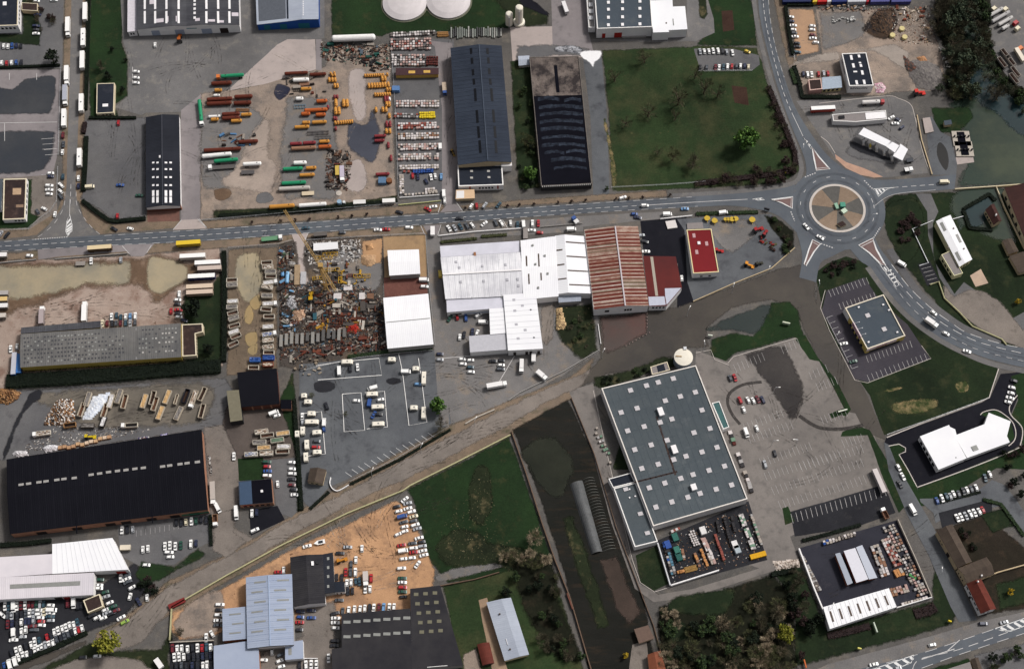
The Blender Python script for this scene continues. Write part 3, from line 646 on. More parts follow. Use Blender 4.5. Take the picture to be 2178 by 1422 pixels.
road('south_road',[(1690,480),(1702,520),(1706,550),(1700,590)],[(1800,530),(1770,545),(1745,560),(1736,600)],G_road,6)
strip('footway',[(1845,568),(1888,627),(1934,676),(1992,719),(2050,750),(2118,776),(2230,798)],3.0,G_old,8,True)
strip('footway',[(1600,-30),(1612,60),(1634,150),(1662,235),(1692,310),(1704,350),(1702,372),(1690,388),(1650,398),(1560,408),(1430,416)],2.6,G_old,8,True)
strip('footway',[(1892,530),(1930,590),(1962,630),(2010,670),(2060,702),(2130,724)],4.0,G_lot,6,True)
road('south_road_bottom',[(1740,1446),(1843,1418),(1967,1385),(2102,1340),(2230,1292)],[(1880,1446),(1960,1421),(2040,1392),(2120,1366),(2230,1330)],G_road,8)
RC=P(1781,443);RC.z=0
def ring(cx,r0,r1,z,mb,n=72,h=0.0,a0=0,a1=360):
 for k in range(n):
  t0,t1=R(a0+(a1-a0)*k/n),R(a0+(a1-a0)*(k+1)/n)
  q=[(r0,t0),(r1,t0),(r1,t1),(r0,t1)]
  pt=[(cx.x+r*math.cos(t),cx.y+r*math.sin(t),z+h)for r,t in q]
  mb.face(pt)
  if h:
   mb.face([(pt[1][0],pt[1][1],0),(pt[2][0],pt[2][1],0),pt[2],pt[1]]);mb.face([(pt[3][0],pt[3][1],0),(pt[0][0],pt[0][1],0),pt[0],pt[3]])
mb=MB();ring(RC,14.0,26.5,0,mb);sheet(tag(mb.build('roundabout_road',G_road),kind='structure'),9)
isl=empty('roundabout_island',RC);tag(isl,'round traffic island paved in brown and grey wedges inside a pale kerb','traffic island')
def loc_ring(r0,r1,z,h=0.0,a0=0,a1=360,n=48):
 m_=MB();ring(Vector((0,0,0)),r0,r1,z,m_,n,h,a0,a1);return m_
kb=loc_ring(14.3,15.6,0,0.34,n=72).build('kerb',KERB,isl)
WB=ground('wedge_brown',(152,132,114),(138,119,103),.1,None,grain=.2);WG=ground('wedge_grey',(106,103,99),(95,93,90),.1,None,grain=.2)
wedge=[(-18,28,0),(28,78,1),(78,122,0),(122,172,1),(172,216,0),(216,262,1),(262,302,0),(302,342,1)]
for a0,a1,k in wedge:
 loc_ring(0.0,14.3,0.32,0,a0,a1,10).build('paved_wedge',(WG,WB)[k],isl)
# ================================================================== PAINTED MARKINGS
def marks(name,items,mat=PAINT2):
 """items: (points, width, layer, dash, smooth)"""
 mb=MB()
 for it in items:line_into(mb,it[0],it[1],it[2],it[3]if len(it)>3 else None,it[4]if len(it)>4 else False)
 return sheet(tag(mb.build(name,mat),kind='structure'),14)
D1,D2=(3.0,2.0),(6.0,3.5)
marks('main_road_markings',[
 ([(-20,526),(0,524),(220,511.5),(440,499),(860,470.5),(1240,444.5),(1370,437)],.24,11,D1,True),
 ([(1370,437),(1480,430),(1590,424)],.3,11,None,True),
 ([(-20,516),(0,514.5),(74,509)],.2,11,(4,3.5)),([(222,501),(440,488),(860,459.5),(1240,434),(1471,419)],.2,11,(4,3.5),True),
 ([(-20,536.5),(0,534.5),(220,522),(440,511),(860,479.5),(1240,453),(1484,439)],.2,11,(4,3.5),True)])
marks('give_way_line',[([(75,509),(145,504)],.5,11,(.7,.6)),([(1712,377),(1735,368)],.6,11,(.8,.7)),([(1838,384),(1858,404)],.6,11,(.8,.7)),
 ([(1682,450),(1690,470)],.6,11,(.8,.7)),([(1746,518),(1774,528)],.6,11,(.8,.7)),([(1858,506),(1872,484)],.6,11,(.8,.7))])
mb=MB();ring(RC,20.3,20.6,11*LZ,mb,3,0,10,18)
for a in range(0,360,24):ring(RC,20.3,20.6,11*LZ,mb,2,0,a,a+6)
sheet(tag(mb.build('roundabout_lane_markings',PAINT2),kind='structure'),14)
marks('north_road_markings',[([(1622,-20),(1626,30),(1640,100),(1664,190),(1684,240)],.3,11,D1,True),([(1684,240),(1708,290)],.3,11,None),([(1634,-20),(1637,30),(1649,100),(1668,165)],.2,11,(4,3),True)])
marks('east_road_markings',[([(1900,399),(2010,391)],.3,11,D1),([(1860,438),(1900,414),(1990,404)],.2,11,None,True)])
marks('south_east_road_markings',[([(1896,562),(1934,611),(1980,655),(2024,687),(2058,708),(2130,731),(2200,744)],.3,11,(6,3.5),True),
 ([(1908,596),(1944,637),(1990,677),(2040,708),(2090,730),(2178,752),(2200,756)],.3,11,(5,3.0),True),
 ([(1900,606),(1935,650),(1980,690),(2030,720),(2085,745),(2178,768),(2200,772)],.2,11,(3,3.0),True)])
marks('west_road_markings',[([(151,392),(150,422),(149,440)],.25,11,(3,2)),([(149,424),(148,456)],.25,11),([(138,408),(136,440),(118,472),(98,492),(78,506)],.2,11,(3,3),True),([(162,408),(165,440),(190,478),(212,498)],.2,11,(3,3),True)])
marks('bottom_road_markings',[([(1843,1420),(1967,1386),(2102,1341),(2200,1306)],.25,11,(6,4),True),([(1940,1424),(1958,1400),(2040,1380),(2180,1330),(2200,1322)],.3,11,(5,3),True),
 ([(1960,1401),(2030,1379)],.4,11),([(2015,1383),(2041,1360)],.4,11),([(1960,1420),(2040,1391),(2178,1346)],.25,11,(6,4),True)])
def hatched(name,outline,bars,w=1.0,edge=.35):
 """painted splitter: outline and slanted bars"""
 mb=MB();W=[P(u,v)for u,v in outline];ribbon_into(mb,W,edge,11*LZ,True)
 for(a,b)in bars:line_into(mb,[a,b],w,11)
 return sheet(tag(mb.build(name,PAINT),kind='structure'),14)
hatched('hatched_splitter',[(148,456),(154,480),(153,492),(144,502),(140,492),(142,472)],[((142,476),(150,466)),((141,484),(153,474)),((141,490),(154,480)),((142,494),(153,486)),((144,499),(152,492))])
hatched('hatched_splitter',[(1858,402),(1868,418),(1886,403),(1905,399)],[((1863,403),(1869,414)),((1869,403),(1875,410)),((1877,402),(1882,406))])
hatched('hatched_splitter',[(1868,558),(1874,556),(1884,566),(1904,590),(1912,606),(1906,610),(1890,588)],[((1880,568),(1888,578)),((1882,578),(1896,574)),((1887,586),(1901,582)),((1893,594),(1905,588)),((1899,602),(1910,597))],.8)
hatched('hatched_splitter',[(1708,292),(1716,304),(1726,318),(1720,308)],[((1712,298),(1718,302)),((1716,304),(1724,310))],.7)
hatched('hatched_splitter',[(1600,424),(1620,421),(1626,425),(1612,426)],[((1606,423),(1612,426)),((1614,422),(1620,425))],.7)
hatched('hatched_splitter',[(1840,1428),(1944,1392),(1938,1408),(1890,1428)],[((1866,1419),(1880,1428)),((1884,1413),(1900,1424)),((1902,1407),(1918,1418)),((1920,1401),(1934,1410)),((1936,1396),(1942,1402))],1.3)
hatched('hatched_splitter',[(2116,1336),(2190,1310),(2200,1322),(2150,1341),(2130,1340)],[((2128,1334),(2140,1340)),((2142,1329),(2156,1338)),((2157,1323),(2172,1332)),((2170,1318),(2188,1326))],1.3)
SETT=ground('setts_red',(132,108,104),(118,98,96),.2,None,grain=.15)
def splitter(pts,label):
 W=[P(u,v)for u,v in pts];c0=sum(W,Vector())/len(W)
 e=empty('splitter_island',c0);tag(e,label,'traffic island','splitter islands of the roundabout')
 Q=[p-c0 for p in W]
 m1=MB();ribbon_into(m1,Q,.5,0,True,.36);m1.build('kerb',PAINT,e)
 m3=MB();I=[p*0.82 for p in Q];ribbon_into(m3,I,.35,0,True,.34);m3.build('painted_rim',PAINT,e)
 m2=MB();m2.poly([(p.x,p.y,.31)for p in Q]);m2.build('paving',SETT,e)
splitter([(1640,425),(1686,419),(1685,444),(1662,432)],'red-paved splitter island on the west arm of the roundabout')
splitter([(1726,312),(1742,334),(1765,360),(1736,363),(1731,340)],'red-paved splitter island on the north arm beside the filling station')
splitter([(1728,510),(1745,519),(1732,535),(1714,566),(1710,562),(1720,530)],'narrow red-paved splitter island at the flooded south arm')
splitter([(1826,522),(1856,507),(1864,530),(1884,566),(1872,562),(1848,538)],'long red-paved splitter island on the south-east arm of the roundabout')
def bays(name,a,b,n,tick,w=.14,base=False,mat=PAINT2,layer=12):
 mb=MB()
 for k in range(n+1):
  u,v=a[0]+(b[0]-a[0])*k/n,a[1]+(b[1]-a[1])*k/n
  line_into(mb,[(u,v),(u+tick[0],v+tick[1])],w,layer)
 if base:line_into(mb,[a,b],w,layer)
 return sheet(tag(mb.build(name,mat),kind='structure'),14)
bays('parking_bay_lines',(1762,617),(1842,590),10,(6,14))
bays('parking_bay_lines',(1784,645),(1858,622),9,(5,13))
bays('parking_bay_lines',(1758,676),(1812,784),9,(13,-5),base=True)
bays('parking_bay_lines',(1842,757),(1935,725),11,(5,14))
bays('parking_bay_lines',(1844,797),(1966,752),13,(6,14),base=False)
bays('parking_bay_lines',(1682,1092),(1880,1034),19,(5,20),.16)
for(a,b,n)in(((1560,775),(1620,750),7),((1660,735),(1695,720),4),((1720,790),(1755,775),4),((1735,815),(1775,800),5),((1745,885),(1795,868),6),((1790,935),(1830,922),5),
     ((1580,900),(1660,870),9),((1590,925),(1680,895),10),((1615,975),(1720,940),12),((1625,1005),(1780,955),17),((1640,1035),(1830,975),20),((1655,1065),(1855,1005),21),((1700,985),(1830,945),14)):
 bays('parking_bay_lines',a,b,n,(7,17),.1)
bays('parking_bay_lines',(735,1004),(910,920),13,(13,9),.18,mat=PAINT)
bays('parking_bay_lines',(290,1128),(380,1112),9,(0,12),.1)
bays('parking_bay_lines',(90,318),(88,372),0 or 1,(28,-2),.15)
bays('parking_bay_lines',(88,296),(96,330),3,(28,-2),.2)
bays('parking_bay_lines',(20,156),(78,156),1,(0,14),.3)
bays('parking_bay_lines',(1960,572),(1976,604),4,(20,-5),.12)
marks('yard_lines',[([(1058,818),(1094,757)],.35,10),([(936,762),(1000,757)],.35,10),([(0,262),(122,260)],.3,10),([(10,262),(10,300)],.3,10),([(282,143),(282,180)],.3,10)])
marks('lane_edging',[([(1886,930),(1960,900),(2088,853),(2104,845),(2112,820),(2124,784)],.5,12),([(1950,1036),(2060,996),(2156,957),(2170,945),(2174,910),(2150,882),(2148,862),(2164,840)],.5,12,None,True),
 ([(1951,1036),(1932,1000),(1912,966),(1926,960),(1926,952),(1912,944),(1890,948)],.45,12),([(2085,882),(2094,875),(2120,872),(2150,893),(2160,915),(2158,935),(2145,948)],.45,12,None,True)],KERB)
marks('bay_edging',[([(386,468),(368,489)],.3,9),([(424,466),(441,486)],.3,9),([(970,430),(984,449)],.3,9),([(938,434),(932,452)],.3,9),([(895,480),(903,498)],.3,9),([(938,478),(931,500)],.3,9),([(260,523),(275,540)],.3,9),([(322,522),(312,538)],.3,9),([(656,495),(648,512)],.3,9),([(1069,468),(1080,486)],.3,9),([(420,466),(441,486)],.25,9)],PAINT2)
for pts in([(1776,326),(1762,304),(1746,291)],[(1948,250),(1954,290),(1968,340),(1980,370)],[(1742,220),(1880,205),(1912,210),(1936,222),(1945,245),(1956,300)]):
 strip('kerb',pts,.3,KERB,8,True,h=.12)
# ================================================================== TYRE TRACKS AND SPILLS
rk=random.Random(31)
def thin_mat(name,col,t0,t1,sc=.35,top=.75):
 m=flat(name,col,.9,spec=.04);n=m.node_tree.nodes;l=m.node_tree.links;tc=n.new('ShaderNodeTexCoord');nz=n.new('ShaderNodeTexNoise');nz.inputs['Scale'].default_value=sc;nz.inputs['Detail'].default_value=6;nz.inputs['Roughness'].default_value=.7
 mr=n.new('ShaderNodeMapRange');mr.inputs[1].default_value=t0;mr.inputs[2].default_value=t1;mr.inputs[4].default_value=top;ms=n.new('ShaderNodeMixShader');tr=n.new('ShaderNodeBsdfTransparent')
 l.new(tc.outputs['Object'],nz.inputs['Vector']);l.new(nz.outputs['Fac'],mr.inputs[0]);l.new(mr.outputs[0],ms.inputs[0]);l.new(tr.outputs[0],ms.inputs[1]);l.new(n['Principled BSDF'].outputs[0],ms.inputs[2]);l.new(ms.outputs[0],n['Material Output'].inputs['Surface'])
 return m
TD,TL_=thin_mat('tyre_marks_dark',(62,56,52),.45,.7),thin_mat('tyre_marks_pale',(176,162,150),.45,.7)
def tracks(poly,n,mat,ang=None,L=(12,40),bend=.9):
 for u,v in scatter(poly,n,rk):
  a=(ang if ang is not None else rk.uniform(0,180))+rk.uniform(-14,14);c=P(u,v);h=heading(u,v,a);ln=rk.uniform(*L);k=rk.uniform(-bend,bend)/ln;W=[];p=c.copy()
  for i in range(10):W.append(p.copy());p=p+Vector((math.cos(h),math.sin(h),0))*ln/9;h+=k*ln/9
  mb=MB();Lf,Rr=ribbon_pts(W,1.7);ribbon_into(mb,Lf,.45,0);ribbon_into(mb,Rr,.45,0)
  sheet(tag(mb.build('tyre_tracks',mat),kind='structure'),10)
for poly,n,m,a in(([(430,200),(560,200),(590,400),(430,440)],14,TD,None),([(600,160),(800,160),(780,400),(600,420)],12,TL_,None),([(270,100),(500,100),(480,190),(280,230)],12,TD,None),([(190,270),(300,270),(300,440),(200,430)],9,TD,90),([(20,640),(300,620),(360,680),(20,700)],16,TD,10),([(490,540),(590,530),(590,770),(490,780)],10,TD,85),([(60,840),(450,815),(440,905),(120,940)],14,TD,10),([(960,760),(1180,760),(1120,830),(970,890)],10,TD,None),([(650,780),(900,770),(930,900),(700,1000)],12,TD,None),([(1080,900),(600,1130),(480,1190),(640,1090),(1000,910)],12,TD,26),([(640,1160),(880,1080),(860,1220),(760,1200)],14,TD,None),([(660,1170),(840,1110),(820,1230),(780,1260)],8,TL_,None),([(1560,780),(1780,800),(1870,1020),(1620,1060)],16,TD,None),([(1740,40),(1990,60),(1960,180),(1760,110)],12,TL_,None),([(1740,225),(1930,225),(1960,360),(1830,350)],12,TD,None),([(950,100),(940,420),(962,420),(960,100)],5,TD,88),([(1220,850),(1260,840),(1340,1160),(1310,1160)],6,TD,-70),([(210,1350),(300,1290),(340,1320),(250,1370)],6,TD,40),([(1710,1190),(1900,1130),(1930,1230),(1760,1270)],8,TD,15)):tracks(poly,n,m,a)
strip('skid_ring',[(1620,812),(1580,818),(1552,836),(1548,858),(1558,882),(1574,902)],1.6,thin_mat('skid_rubber',(72,68,66),.2,.5),10,True)
strip('skid_ring',[(1700,884),(1740,908),(1790,912),(1836,904)],2.0,thin_mat('skid_rubber',(72,68,66),.2,.5),10,True)
WEAR=thin_mat('lane_wear',(72,74,80),.3,.8,.1,.38)
for dv in(3.2,8.2,13.6,18.6):strip('lane_wear',[(-20,516+dv),(220,501+dv),(440,488+dv),(860,459.5+dv),(1240,434+dv),(1480,419+dv*.9)],.9,WEAR,10,True)
for du in(4,9,14):strip('lane_wear',[(1615+du,-20),(1620+du,40),(1634+du,110),(1658+du,190),(1682+du,245)],.9,WEAR,10,True)
for t in(.25,.5,.75):strip('lane_wear',[(1852+(1898-1852)*t,568-8*t),(1897+37*t,625-15*t),(1942+38*t,672-17*t),(1996+30*t,712-25*t),(2056+10*t,743-35*t),(2130,765-30*t),(2220,788-38*t)],.8,WEAR,10,True)
mb=MB();[ring(RC,r_,r_+1.5,0,mb,60)for r_ in(17,21.6)];sheet(tag(mb.build('lane_wear',WEAR),kind='structure'),10)
GZ=settle_sheets()
print('sheets reach',GZ)
# ================================================================== BUILDING KIT
WHITEW=flat('wall_white',(250,246,244),.8,var=.08,vs=.3)
CREAMW=flat('wall_cream',(226,210,178),.8,var=.08,vs=.3)
GREYW=flat('wall_grey',(168,164,160),.8,var=.12,vs=.3)
BRICKW=flat('wall_brick',(176,128,104),.85,var=.18,vs=.5)
DKBRICK=flat('wall_dark_brick',(112,72,60),.85,var=.2,vs=.5)
BLUEW=flat('wall_blue',(38,84,160),.6,var=.1,vs=.3)
YELW=flat('wall_yellow',(190,166,84),.75,var=.1,vs=.3)
TANW=flat('wall_tan',(206,184,150),.85,var=.12,vs=.4)
DKW=flat('wall_dark',(58,56,58),.8,var=.15)
TRIM=flat('trim_white',(252,248,244),.7,var=.06)
TRIMC=flat('trim_cream',(236,222,194),.7,var=.06)
GLASSD=flat('glass_dark',(40,42,46),.2,spec=.5)
GLASSG=flat('rooflight_grey',(150,150,146),.4,var=.15,vs=.8)
GLASSW=flat('rooflight_white',(250,246,246),.5,var=.06)
GLASSB=flat('rooflight_brown',(92,78,70),.4,var=.2,vs=.8)
GLASSK=flat('rooflight_black',(22,23,28),.35,var=.2)
REDD=flat('door_red',(172,48,40),.6,var=.1)
BLUED=flat('door_bluegrey',(168,176,194),.6,var=.1)
DARKD=flat('door_dark',(52,42,40),.6,var=.15)
TEALD=flat('door_teal',(44,112,130),.6,var=.1)
METAL=flat('metal_pale',(206,206,208),.45,.3,var=.08)
ROOF_BLUEGREY=ribbed('roof_sheet_bluegrey',(60,67,80),1.0,.3,col2=(47,53,65),vs=.04)
ROOF_DARK=ribbed('roof_sheet_dark',(48,50,58),1.0,.3,col2=(38,40,47),vs=.05,var=.2)
ROOF_BLACK=ribbed('roof_sheet_black',(22,22,29),1.0,.2,col2=(17,17,24),vs=.05,var=.2)
ROOF_GREY=ribbed('roof_fibre_cement',(124,121,118),1.0,.3,col2=(100,99,99),vs=.08,var=.3)
ROOF_GREYD=ribbed('roof_fibre_cement_dark',(88,88,92),1.0,.3,col2=(66,66,72),vs=.08,var=.35)
ROOF_WHITE=ribbed('roof_sheet_white',(255,254,255),1.0,.18,col2=(246,244,248),vs=.05,var=.06)
ROOF_WHITE2=ribbed('roof_sheet_offwhite',(250,248,250),1.0,.2,col2=(208,206,212),vs=.07,var=.16)
ROOF_LAV=ribbed('roof_sheet_lavender',(232,224,228),1.0,.22,col2=(214,208,214),vs=.05,var=.12)
ROOF_SKY=ribbed('roof_sheet_skyblue',(172,181,200),1.0,.22,col2=(158,168,190),vs=.05,var=.1)
ROOF_SILVER=ribbed('roof_sheet_silver',(184,190,202),1.0,.25,col2=(166,172,186),vs=.05,var=.12)
ROOF_RED=ribbed('roof_sheet_red',(108,48,45),1.0,.25,col2=(90,44,44),vs=.06,var=.2)
ROOF_BROWN=ribbed('roof_tile_brown',(96,84,74),.5,.5,col2=(76,66,60),vs=.1,var=.3)
ROOF_TERRA=ribbed('roof_tile_red',(116,60,50),.5,.5,col2=(94,50,44),vs=.1,var=.25)
ROOF_MAROON=ribbed('roof_tile_maroon',(84,56,52),.5,.5,col2=(66,48,46),vs=.1,var=.3)
DECK_BLUE=ground('deck_membrane_blue',(89,96,100),(82,89,94),.04,(97,102,105),.12,.62,grain=.1)
DECK_SLATE=ground('deck_membrane_slate',(82,90,98),(74,82,91),.05,(90,96,101),.1,.6,grain=.1)
DECK_DARK=ground('deck_felt_dark',(48,52,61),(41,45,54),.05,(60,62,70),.15,.62,grain=.12)
DECK_BLACK=ground('deck_felt_black',(22,22,30),(17,17,24),.06,None,grain=.12)
DECK_BROWN=ground('deck_felt_brown',(70,56,52),(54,46,46),.1,(88,72,66),.3,.6,grain=.2)
DECK_RED=ground('deck_felt_red',(132,44,48),(124,42,46),.08,None,grain=.08)
DECK_GREY=ground('deck_gravel_grey',(150,142,140),(138,132,130),.1,None,grain=.12)
class House:
 """a building: its root Empty stands at the middle of the footprint; corners are noted at eaves height (north-west, north-east, south-east, south-west)"""
 def __init__(s,name,label,cat,q,h,prof=None,wall=WHITEW,roof=ROOF_GREY,parapet=None,over=.25,thick=.25,rim=None,gable=None,group=None,base=0.0,sheets=0,openw=False):
  s.h,s.prof=h,prof;s.thk=0 if parapet else thick
  W=[P(u,v,h)for u,v in q];c=sum(W,Vector())/len(W);c.z=0
  s.root=empty(name,c);tag(s.root,label,cat,group)
  s.c=c;s.px=q;s.Q=[Vector((p.x-c.x,p.y-c.y,0))for p in W];Q=s.Q
  s.wallm=wall
  mb=MB()
  if prof is None:
   n=len(Q);q2=Q if sum(Q[i].x*Q[(i+1)%n].y-Q[(i+1)%n].x*Q[i].y for i in range(n))>0 else Q[::-1]
   top=h+(parapet[1]if parapet else 0)
   for i in range(n):
    a,b=q2[i],q2[(i+1)%n]
    mb.face([(a.x,a.y,base),(b.x,b.y,base),(b.x,b.y,top),(a.x,a.y,top)])
   s.wall=mb.build('wall',wall,s.root)
   if parapet:
    I=inset(q2,parapet[0]);m2=MB()
    for i in range(n):
     j=(i+1)%n
     m2.face([(q2[i].x,q2[i].y,top),(q2[j].x,q2[j].y,top),(I[j].x,I[j].y,top),(I[i].x,I[i].y,top)])
     m2.face([(I[i].x,I[i].y,top),(I[j].x,I[j].y,top),(I[j].x,I[j].y,h-.05),(I[i].x,I[i].y,h-.05)])
    m2.build('parapet',parapet[2]if len(parapet)>2 else TRIM,s.root)
    m3=MB();m3.poly([(p.x,p.y,h)for p in I]);s.roof=m3.build('roof',roof,s.root)
   else:
    m3=MB();m3.prism(inset(q2,-over)if over else q2,h,h+thick);s.roof=m3.build('roof',roof,s.root)
  else:
   ax,br=prof
   for side,(f0,f1)in{'n':((0,0),(1,0)),'e':((1,0),(1,1)),'s':((1,1),(0,1)),'w':((0,1),(0,0))}.items():
    ts=[0,1]if(ax=='s')==(side in 'ew')else[b[0]for b in br]
    if side in 'sw':ts=ts if len(ts)==2 else[1-t for t in ts][::-1]
    for t0,t1 in zip(ts[:-1],ts[1:]):
     g=[(f0[0]+(f1[0]-f0[0])*t,f0[1]+(f1[1]-f0[1])*t)for t in(t0,t1)]
     p=[s.pt(*x)for x in g];z=[h+s.hgt(*x)-.03 for x in g]
     f=[(p[0].x,p[0].y,base),(p[1].x,p[1].y,base),(p[1].x,p[1].y,z[1]),(p[0].x,p[0].y,z[0])]
     mb.face(f[::-1])
   s.wall=mb.build('wall',wall,s.root)
   L={'s':((Q[0]-Q[3]).length+(Q[1]-Q[2]).length)/2,'t':((Q[0]-Q[1]).length+(Q[3]-Q[2]).length)/2}[ax]
   wd={'t':((Q[0]-Q[3]).length+(Q[1]-Q[2]).length)/2,'s':((Q[0]-Q[1]).length+(Q[3]-Q[2]).length)/2}[ax]
   e=over/max(L,1);ew=over/max(wd,1)
   s.roof=None
   def slope(m,k0,k1,l0,l1):
    (b0,z0),(b1,z1)=k0,k1
    if b0<=0:z0-=(z1-z0)/(b1-b0)*ew*.6;b0=-ew
    if b1>=1:z1-=(z0-z1)/(b1-b0)*ew*.6;b1=1+ew
    l0_,l1_=(-e if l0<=0 else l0),(1+e if l1>=1 else l1)
    cs=[(b0,l0_,z0),(b1,l0_,z1),(b1,l1_,z1),(b0,l1_,z0)]
    pts=[]
    for b,l_,z in cs:
     p=s.pt(b,l_)if ax=='s' else s.pt(l_,b)
     pts.append(Vector((p.x,p.y,h+z)))
    uvs=[(l_*L,b*wd)for b,l_,z in cs]
    if((pts[1]-pts[0]).cross(pts[2]-pts[0])).z<0:pts=pts[::-1];uvs=uvs[::-1]
    m.face(pts,0,uvs)
    for i in range(4):
     a,b=pts[i],pts[(i+1)%4]
     m.face([(a.x,a.y,a.z-thick),(b.x,b.y,b.z-thick),b,a],1 if rim else 0,[(0,0)]*4)
   mats=[roof,rim]if rim else[roof]
   if sheets:
    s.roof=empty('roof',(0,0,0));s.roof.parent=s.root
    for k0,k1 in zip(br[:-1],br[1:]):
     for i in range(sheets):
      m=MB();slope(m,k0,k1,i/sheets,(i+1)/sheets-.0015)
      mt=(roof[0][random.randrange(len(roof[0]))]if i%3 else roof[1][random.randrange(len(roof[1]))])if isinstance(roof,list)else roof
      o=m.build('roof_sheet',[mt],s.roof,(0,0,random.uniform(0,.05)))
   else:
    m=MB()
    for k0,k1 in zip(br[:-1],br[1:]):slope(m,k0,k1,0,1)
    s.roof=m.build('roof',mats,s.root)
 def pt(s,a,b):
  Q=s.Q
  if len(Q)==4:
   return Q[0]*(1-a)*(1-b)+Q[1]*a*(1-b)+Q[2]*a*b+Q[3]*(1-a)*b
  return Q[0]+(Q[1]-Q[0])*a+(Q[-1]-Q[0])*b
 def hgt(s,a,b):
  if not s.prof:return 0.0
  ax,br=s.prof;x=a if ax=='s' else b
  x=max(0,min(1,x))
  for(b0,z0),(b1,z1)in zip(br[:-1],br[1:]):
   if x<=b1+1e-9:return z0+(z1-z0)*(x-b0)/(b1-b0)
  return br[-1][1]
 def st(s,u,v):
  """where a picture point lies on the roof, as fractions of its two sides"""
  z=s.h;a=b=.5
  for _ in range(4):
   p=P(u,v,z)-s.c
   for _ in range(6):
    f=s.pt(a,b);da=(s.pt(a+.01,b)-f)/.01;db=(s.pt(a,b+.01)-f)/.01
    r=Vector((p.x-f.x,p.y-f.y));det=da.x*db.y-da.y*db.x
    a+=(r.x*db.y-r.y*db.x)/det;b+=(da.x*r.y-da.y*r.x)/det
   z=s.h+s.hgt(a,b)
  return a,b
 def item(s,name,u,v,wp,lp,mat,hh=.12,under=None):
  """a fixture on the roof at a picture point: wp, lp its picture size along the two roof edges"""
  a,b=s.st(u,v)
  e1=math.dist(s.px[0],s.px[1]);e2=math.dist(s.px[0],s.px[-1])
  da,db=wp/2/e1,lp/2/e2
  m=MB();cs=[(a-da,b-db),(a-da,b+db),(a+da,b+db),(a+da,b-db)]
  ax=s.prof[0]if s.prof else None
  pts=[]
  for x,y in cs:
   p=s.pt(x,y)
   pts.append(Vector((p.x,p.y,s.h+s.hgt(x,y))))
  cc=sum(pts,Vector())/4
  m.face([p-cc+Vector((0,0,hh))for p in pts])
  for i in range(4):
   p,q=pts[i]-cc,pts[(i+1)%4]-cc
   m.face([p-Vector((0,0,.1)),q-Vector((0,0,.1)),q+Vector((0,0,hh)),p+Vector((0,0,hh))])
  return m.build(name,mat,under or s.root,cc)
 def items(s,name,pts,wp,lp,mat,hh=.12):return[s.item(name,u,v,wp,lp,mat,hh)for u,v in pts]
 def grid(s,name,a,b,c,nx,ny,wp,lp,mat,hh=.12,skip=0.0,rnd=None):
  """fixtures in rows: a first, b end of first row, c first of last row"""
  for j in range(ny):
   for i in range(nx):
    if rnd and rnd.random()<skip:continue
    u=a[0]+(b[0]-a[0])*(i/max(1,nx-1))+(c[0]-a[0])*(j/max(1,ny-1));v=a[1]+(b[1]-a[1])*(i/max(1,nx-1))+(c[1]-a[1])*(j/max(1,ny-1))
    s.item(name,u,v,wp,lp,mat,hh)
 def edge(s,side):
  if isinstance(side,int):return s.Q[side],s.Q[(side+1)%len(s.Q)]
  Q=s.Q
  return{'n':(Q[0],Q[1]),'e':(Q[1],Q[2]),'s':(Q[3],Q[2]),'w':(Q[0],Q[3])}[side]
 def opening(s,name,side,f0,f1,z0,z1,mat,out=.08,under=None):
  a,b=s.edge(side);p,q=a.lerp(b,f0),a.lerp(b,f1)
  d=(q-p).normalized();nrm=Vector((d.y,-d.x,0));mid=(p+q)/2
  if nrm.dot(mid)<0:nrm=-nrm
  m=MB();m.obox(Vector((0,0,0)),d,(q-p).length/2,out,z0-(z0+z1)/2,z1-(z0+z1)/2)
  return m.build(name,mat,under or s.root,(mid.x,mid.y,(z0+z1)/2))
 def windows(s,side,n,f0,f1,z0,z1,mat=None,fill=.6,name='window'):
  for k in range(n):
   a=f0+(f1-f0)*k/n;b=f0+(f1-f0)*(k+fill)/n
   w=s.opening(name,side,a,b,z0,z1,mat or GLASSD)
 def ridge(s,mat,w=.5,at=.5):
  ax,br=s.prof;m=MB()
  z=s.h+s.hgt(at,at)
  p,q=(s.pt(at,0),s.pt(at,1))if ax=='s' else(s.pt(0,at),s.pt(1,at))
  p.z=q.z=z+.05
  m.bar(p,q,w);m.build('ridge_cap',mat,s.root)
 def seams(s,n,mat,along='s',w=.12,z=.03):
  """lapped joints of the roof covering"""
  for k in range(1,n):
   m=MB();f=k/n+random.uniform(-.1,.1)/n;br=[b[0]for b in s.prof[1]]if s.prof and s.prof[0]!=along else[.005,.995]
   if s.prof and s.prof[0]==along and any(abs(f-b[0])<.01 for b in s.prof[1]):continue
   for t0,t1 in zip(br[:-1],br[1:]):
    a,b=((f,t0),(f,t1))if along=='s' else((t0,f),(t1,f));p,q=s.pt(*a),s.pt(*b);p.z,q.z=s.h+s.hgt(*a)+z,s.h+s.hgt(*b)+z
    if not s.prof and s.thk:p.z+=s.thk;q.z+=s.thk
    m.bar(p,q,w)
   m.build('roof_seam',mat,s.root)
 def text(s,txt,side,f,z,size,mat,out=.16,group=None):
  a,b=s.edge(side);p=a.lerp(b,f);d=(b-a).normalized();nrm=Vector((d.y,-d.x,0))
  if nrm.dot(p)<0:nrm=-nrm
  right=Vector((-nrm.y,nrm.x,0))
  cu=bpy.data.curves.new('lettering','FONT');cu.body=txt;cu.size=size;cu.extrude=.04;cu.align_x='CENTER';cu.align_y='CENTER'
  tmp=bpy.data.objects.new('tmp',cu);COL.objects.link(tmp);bpy.context.view_layer.update()
  me=bpy.data.meshes.new_from_object(tmp.evaluated_get(bpy.context.evaluated_depsgraph_get()));bpy.data.objects.remove(tmp);bpy.data.curves.remove(cu)
  me.materials.clear();me.materials.append(mat)
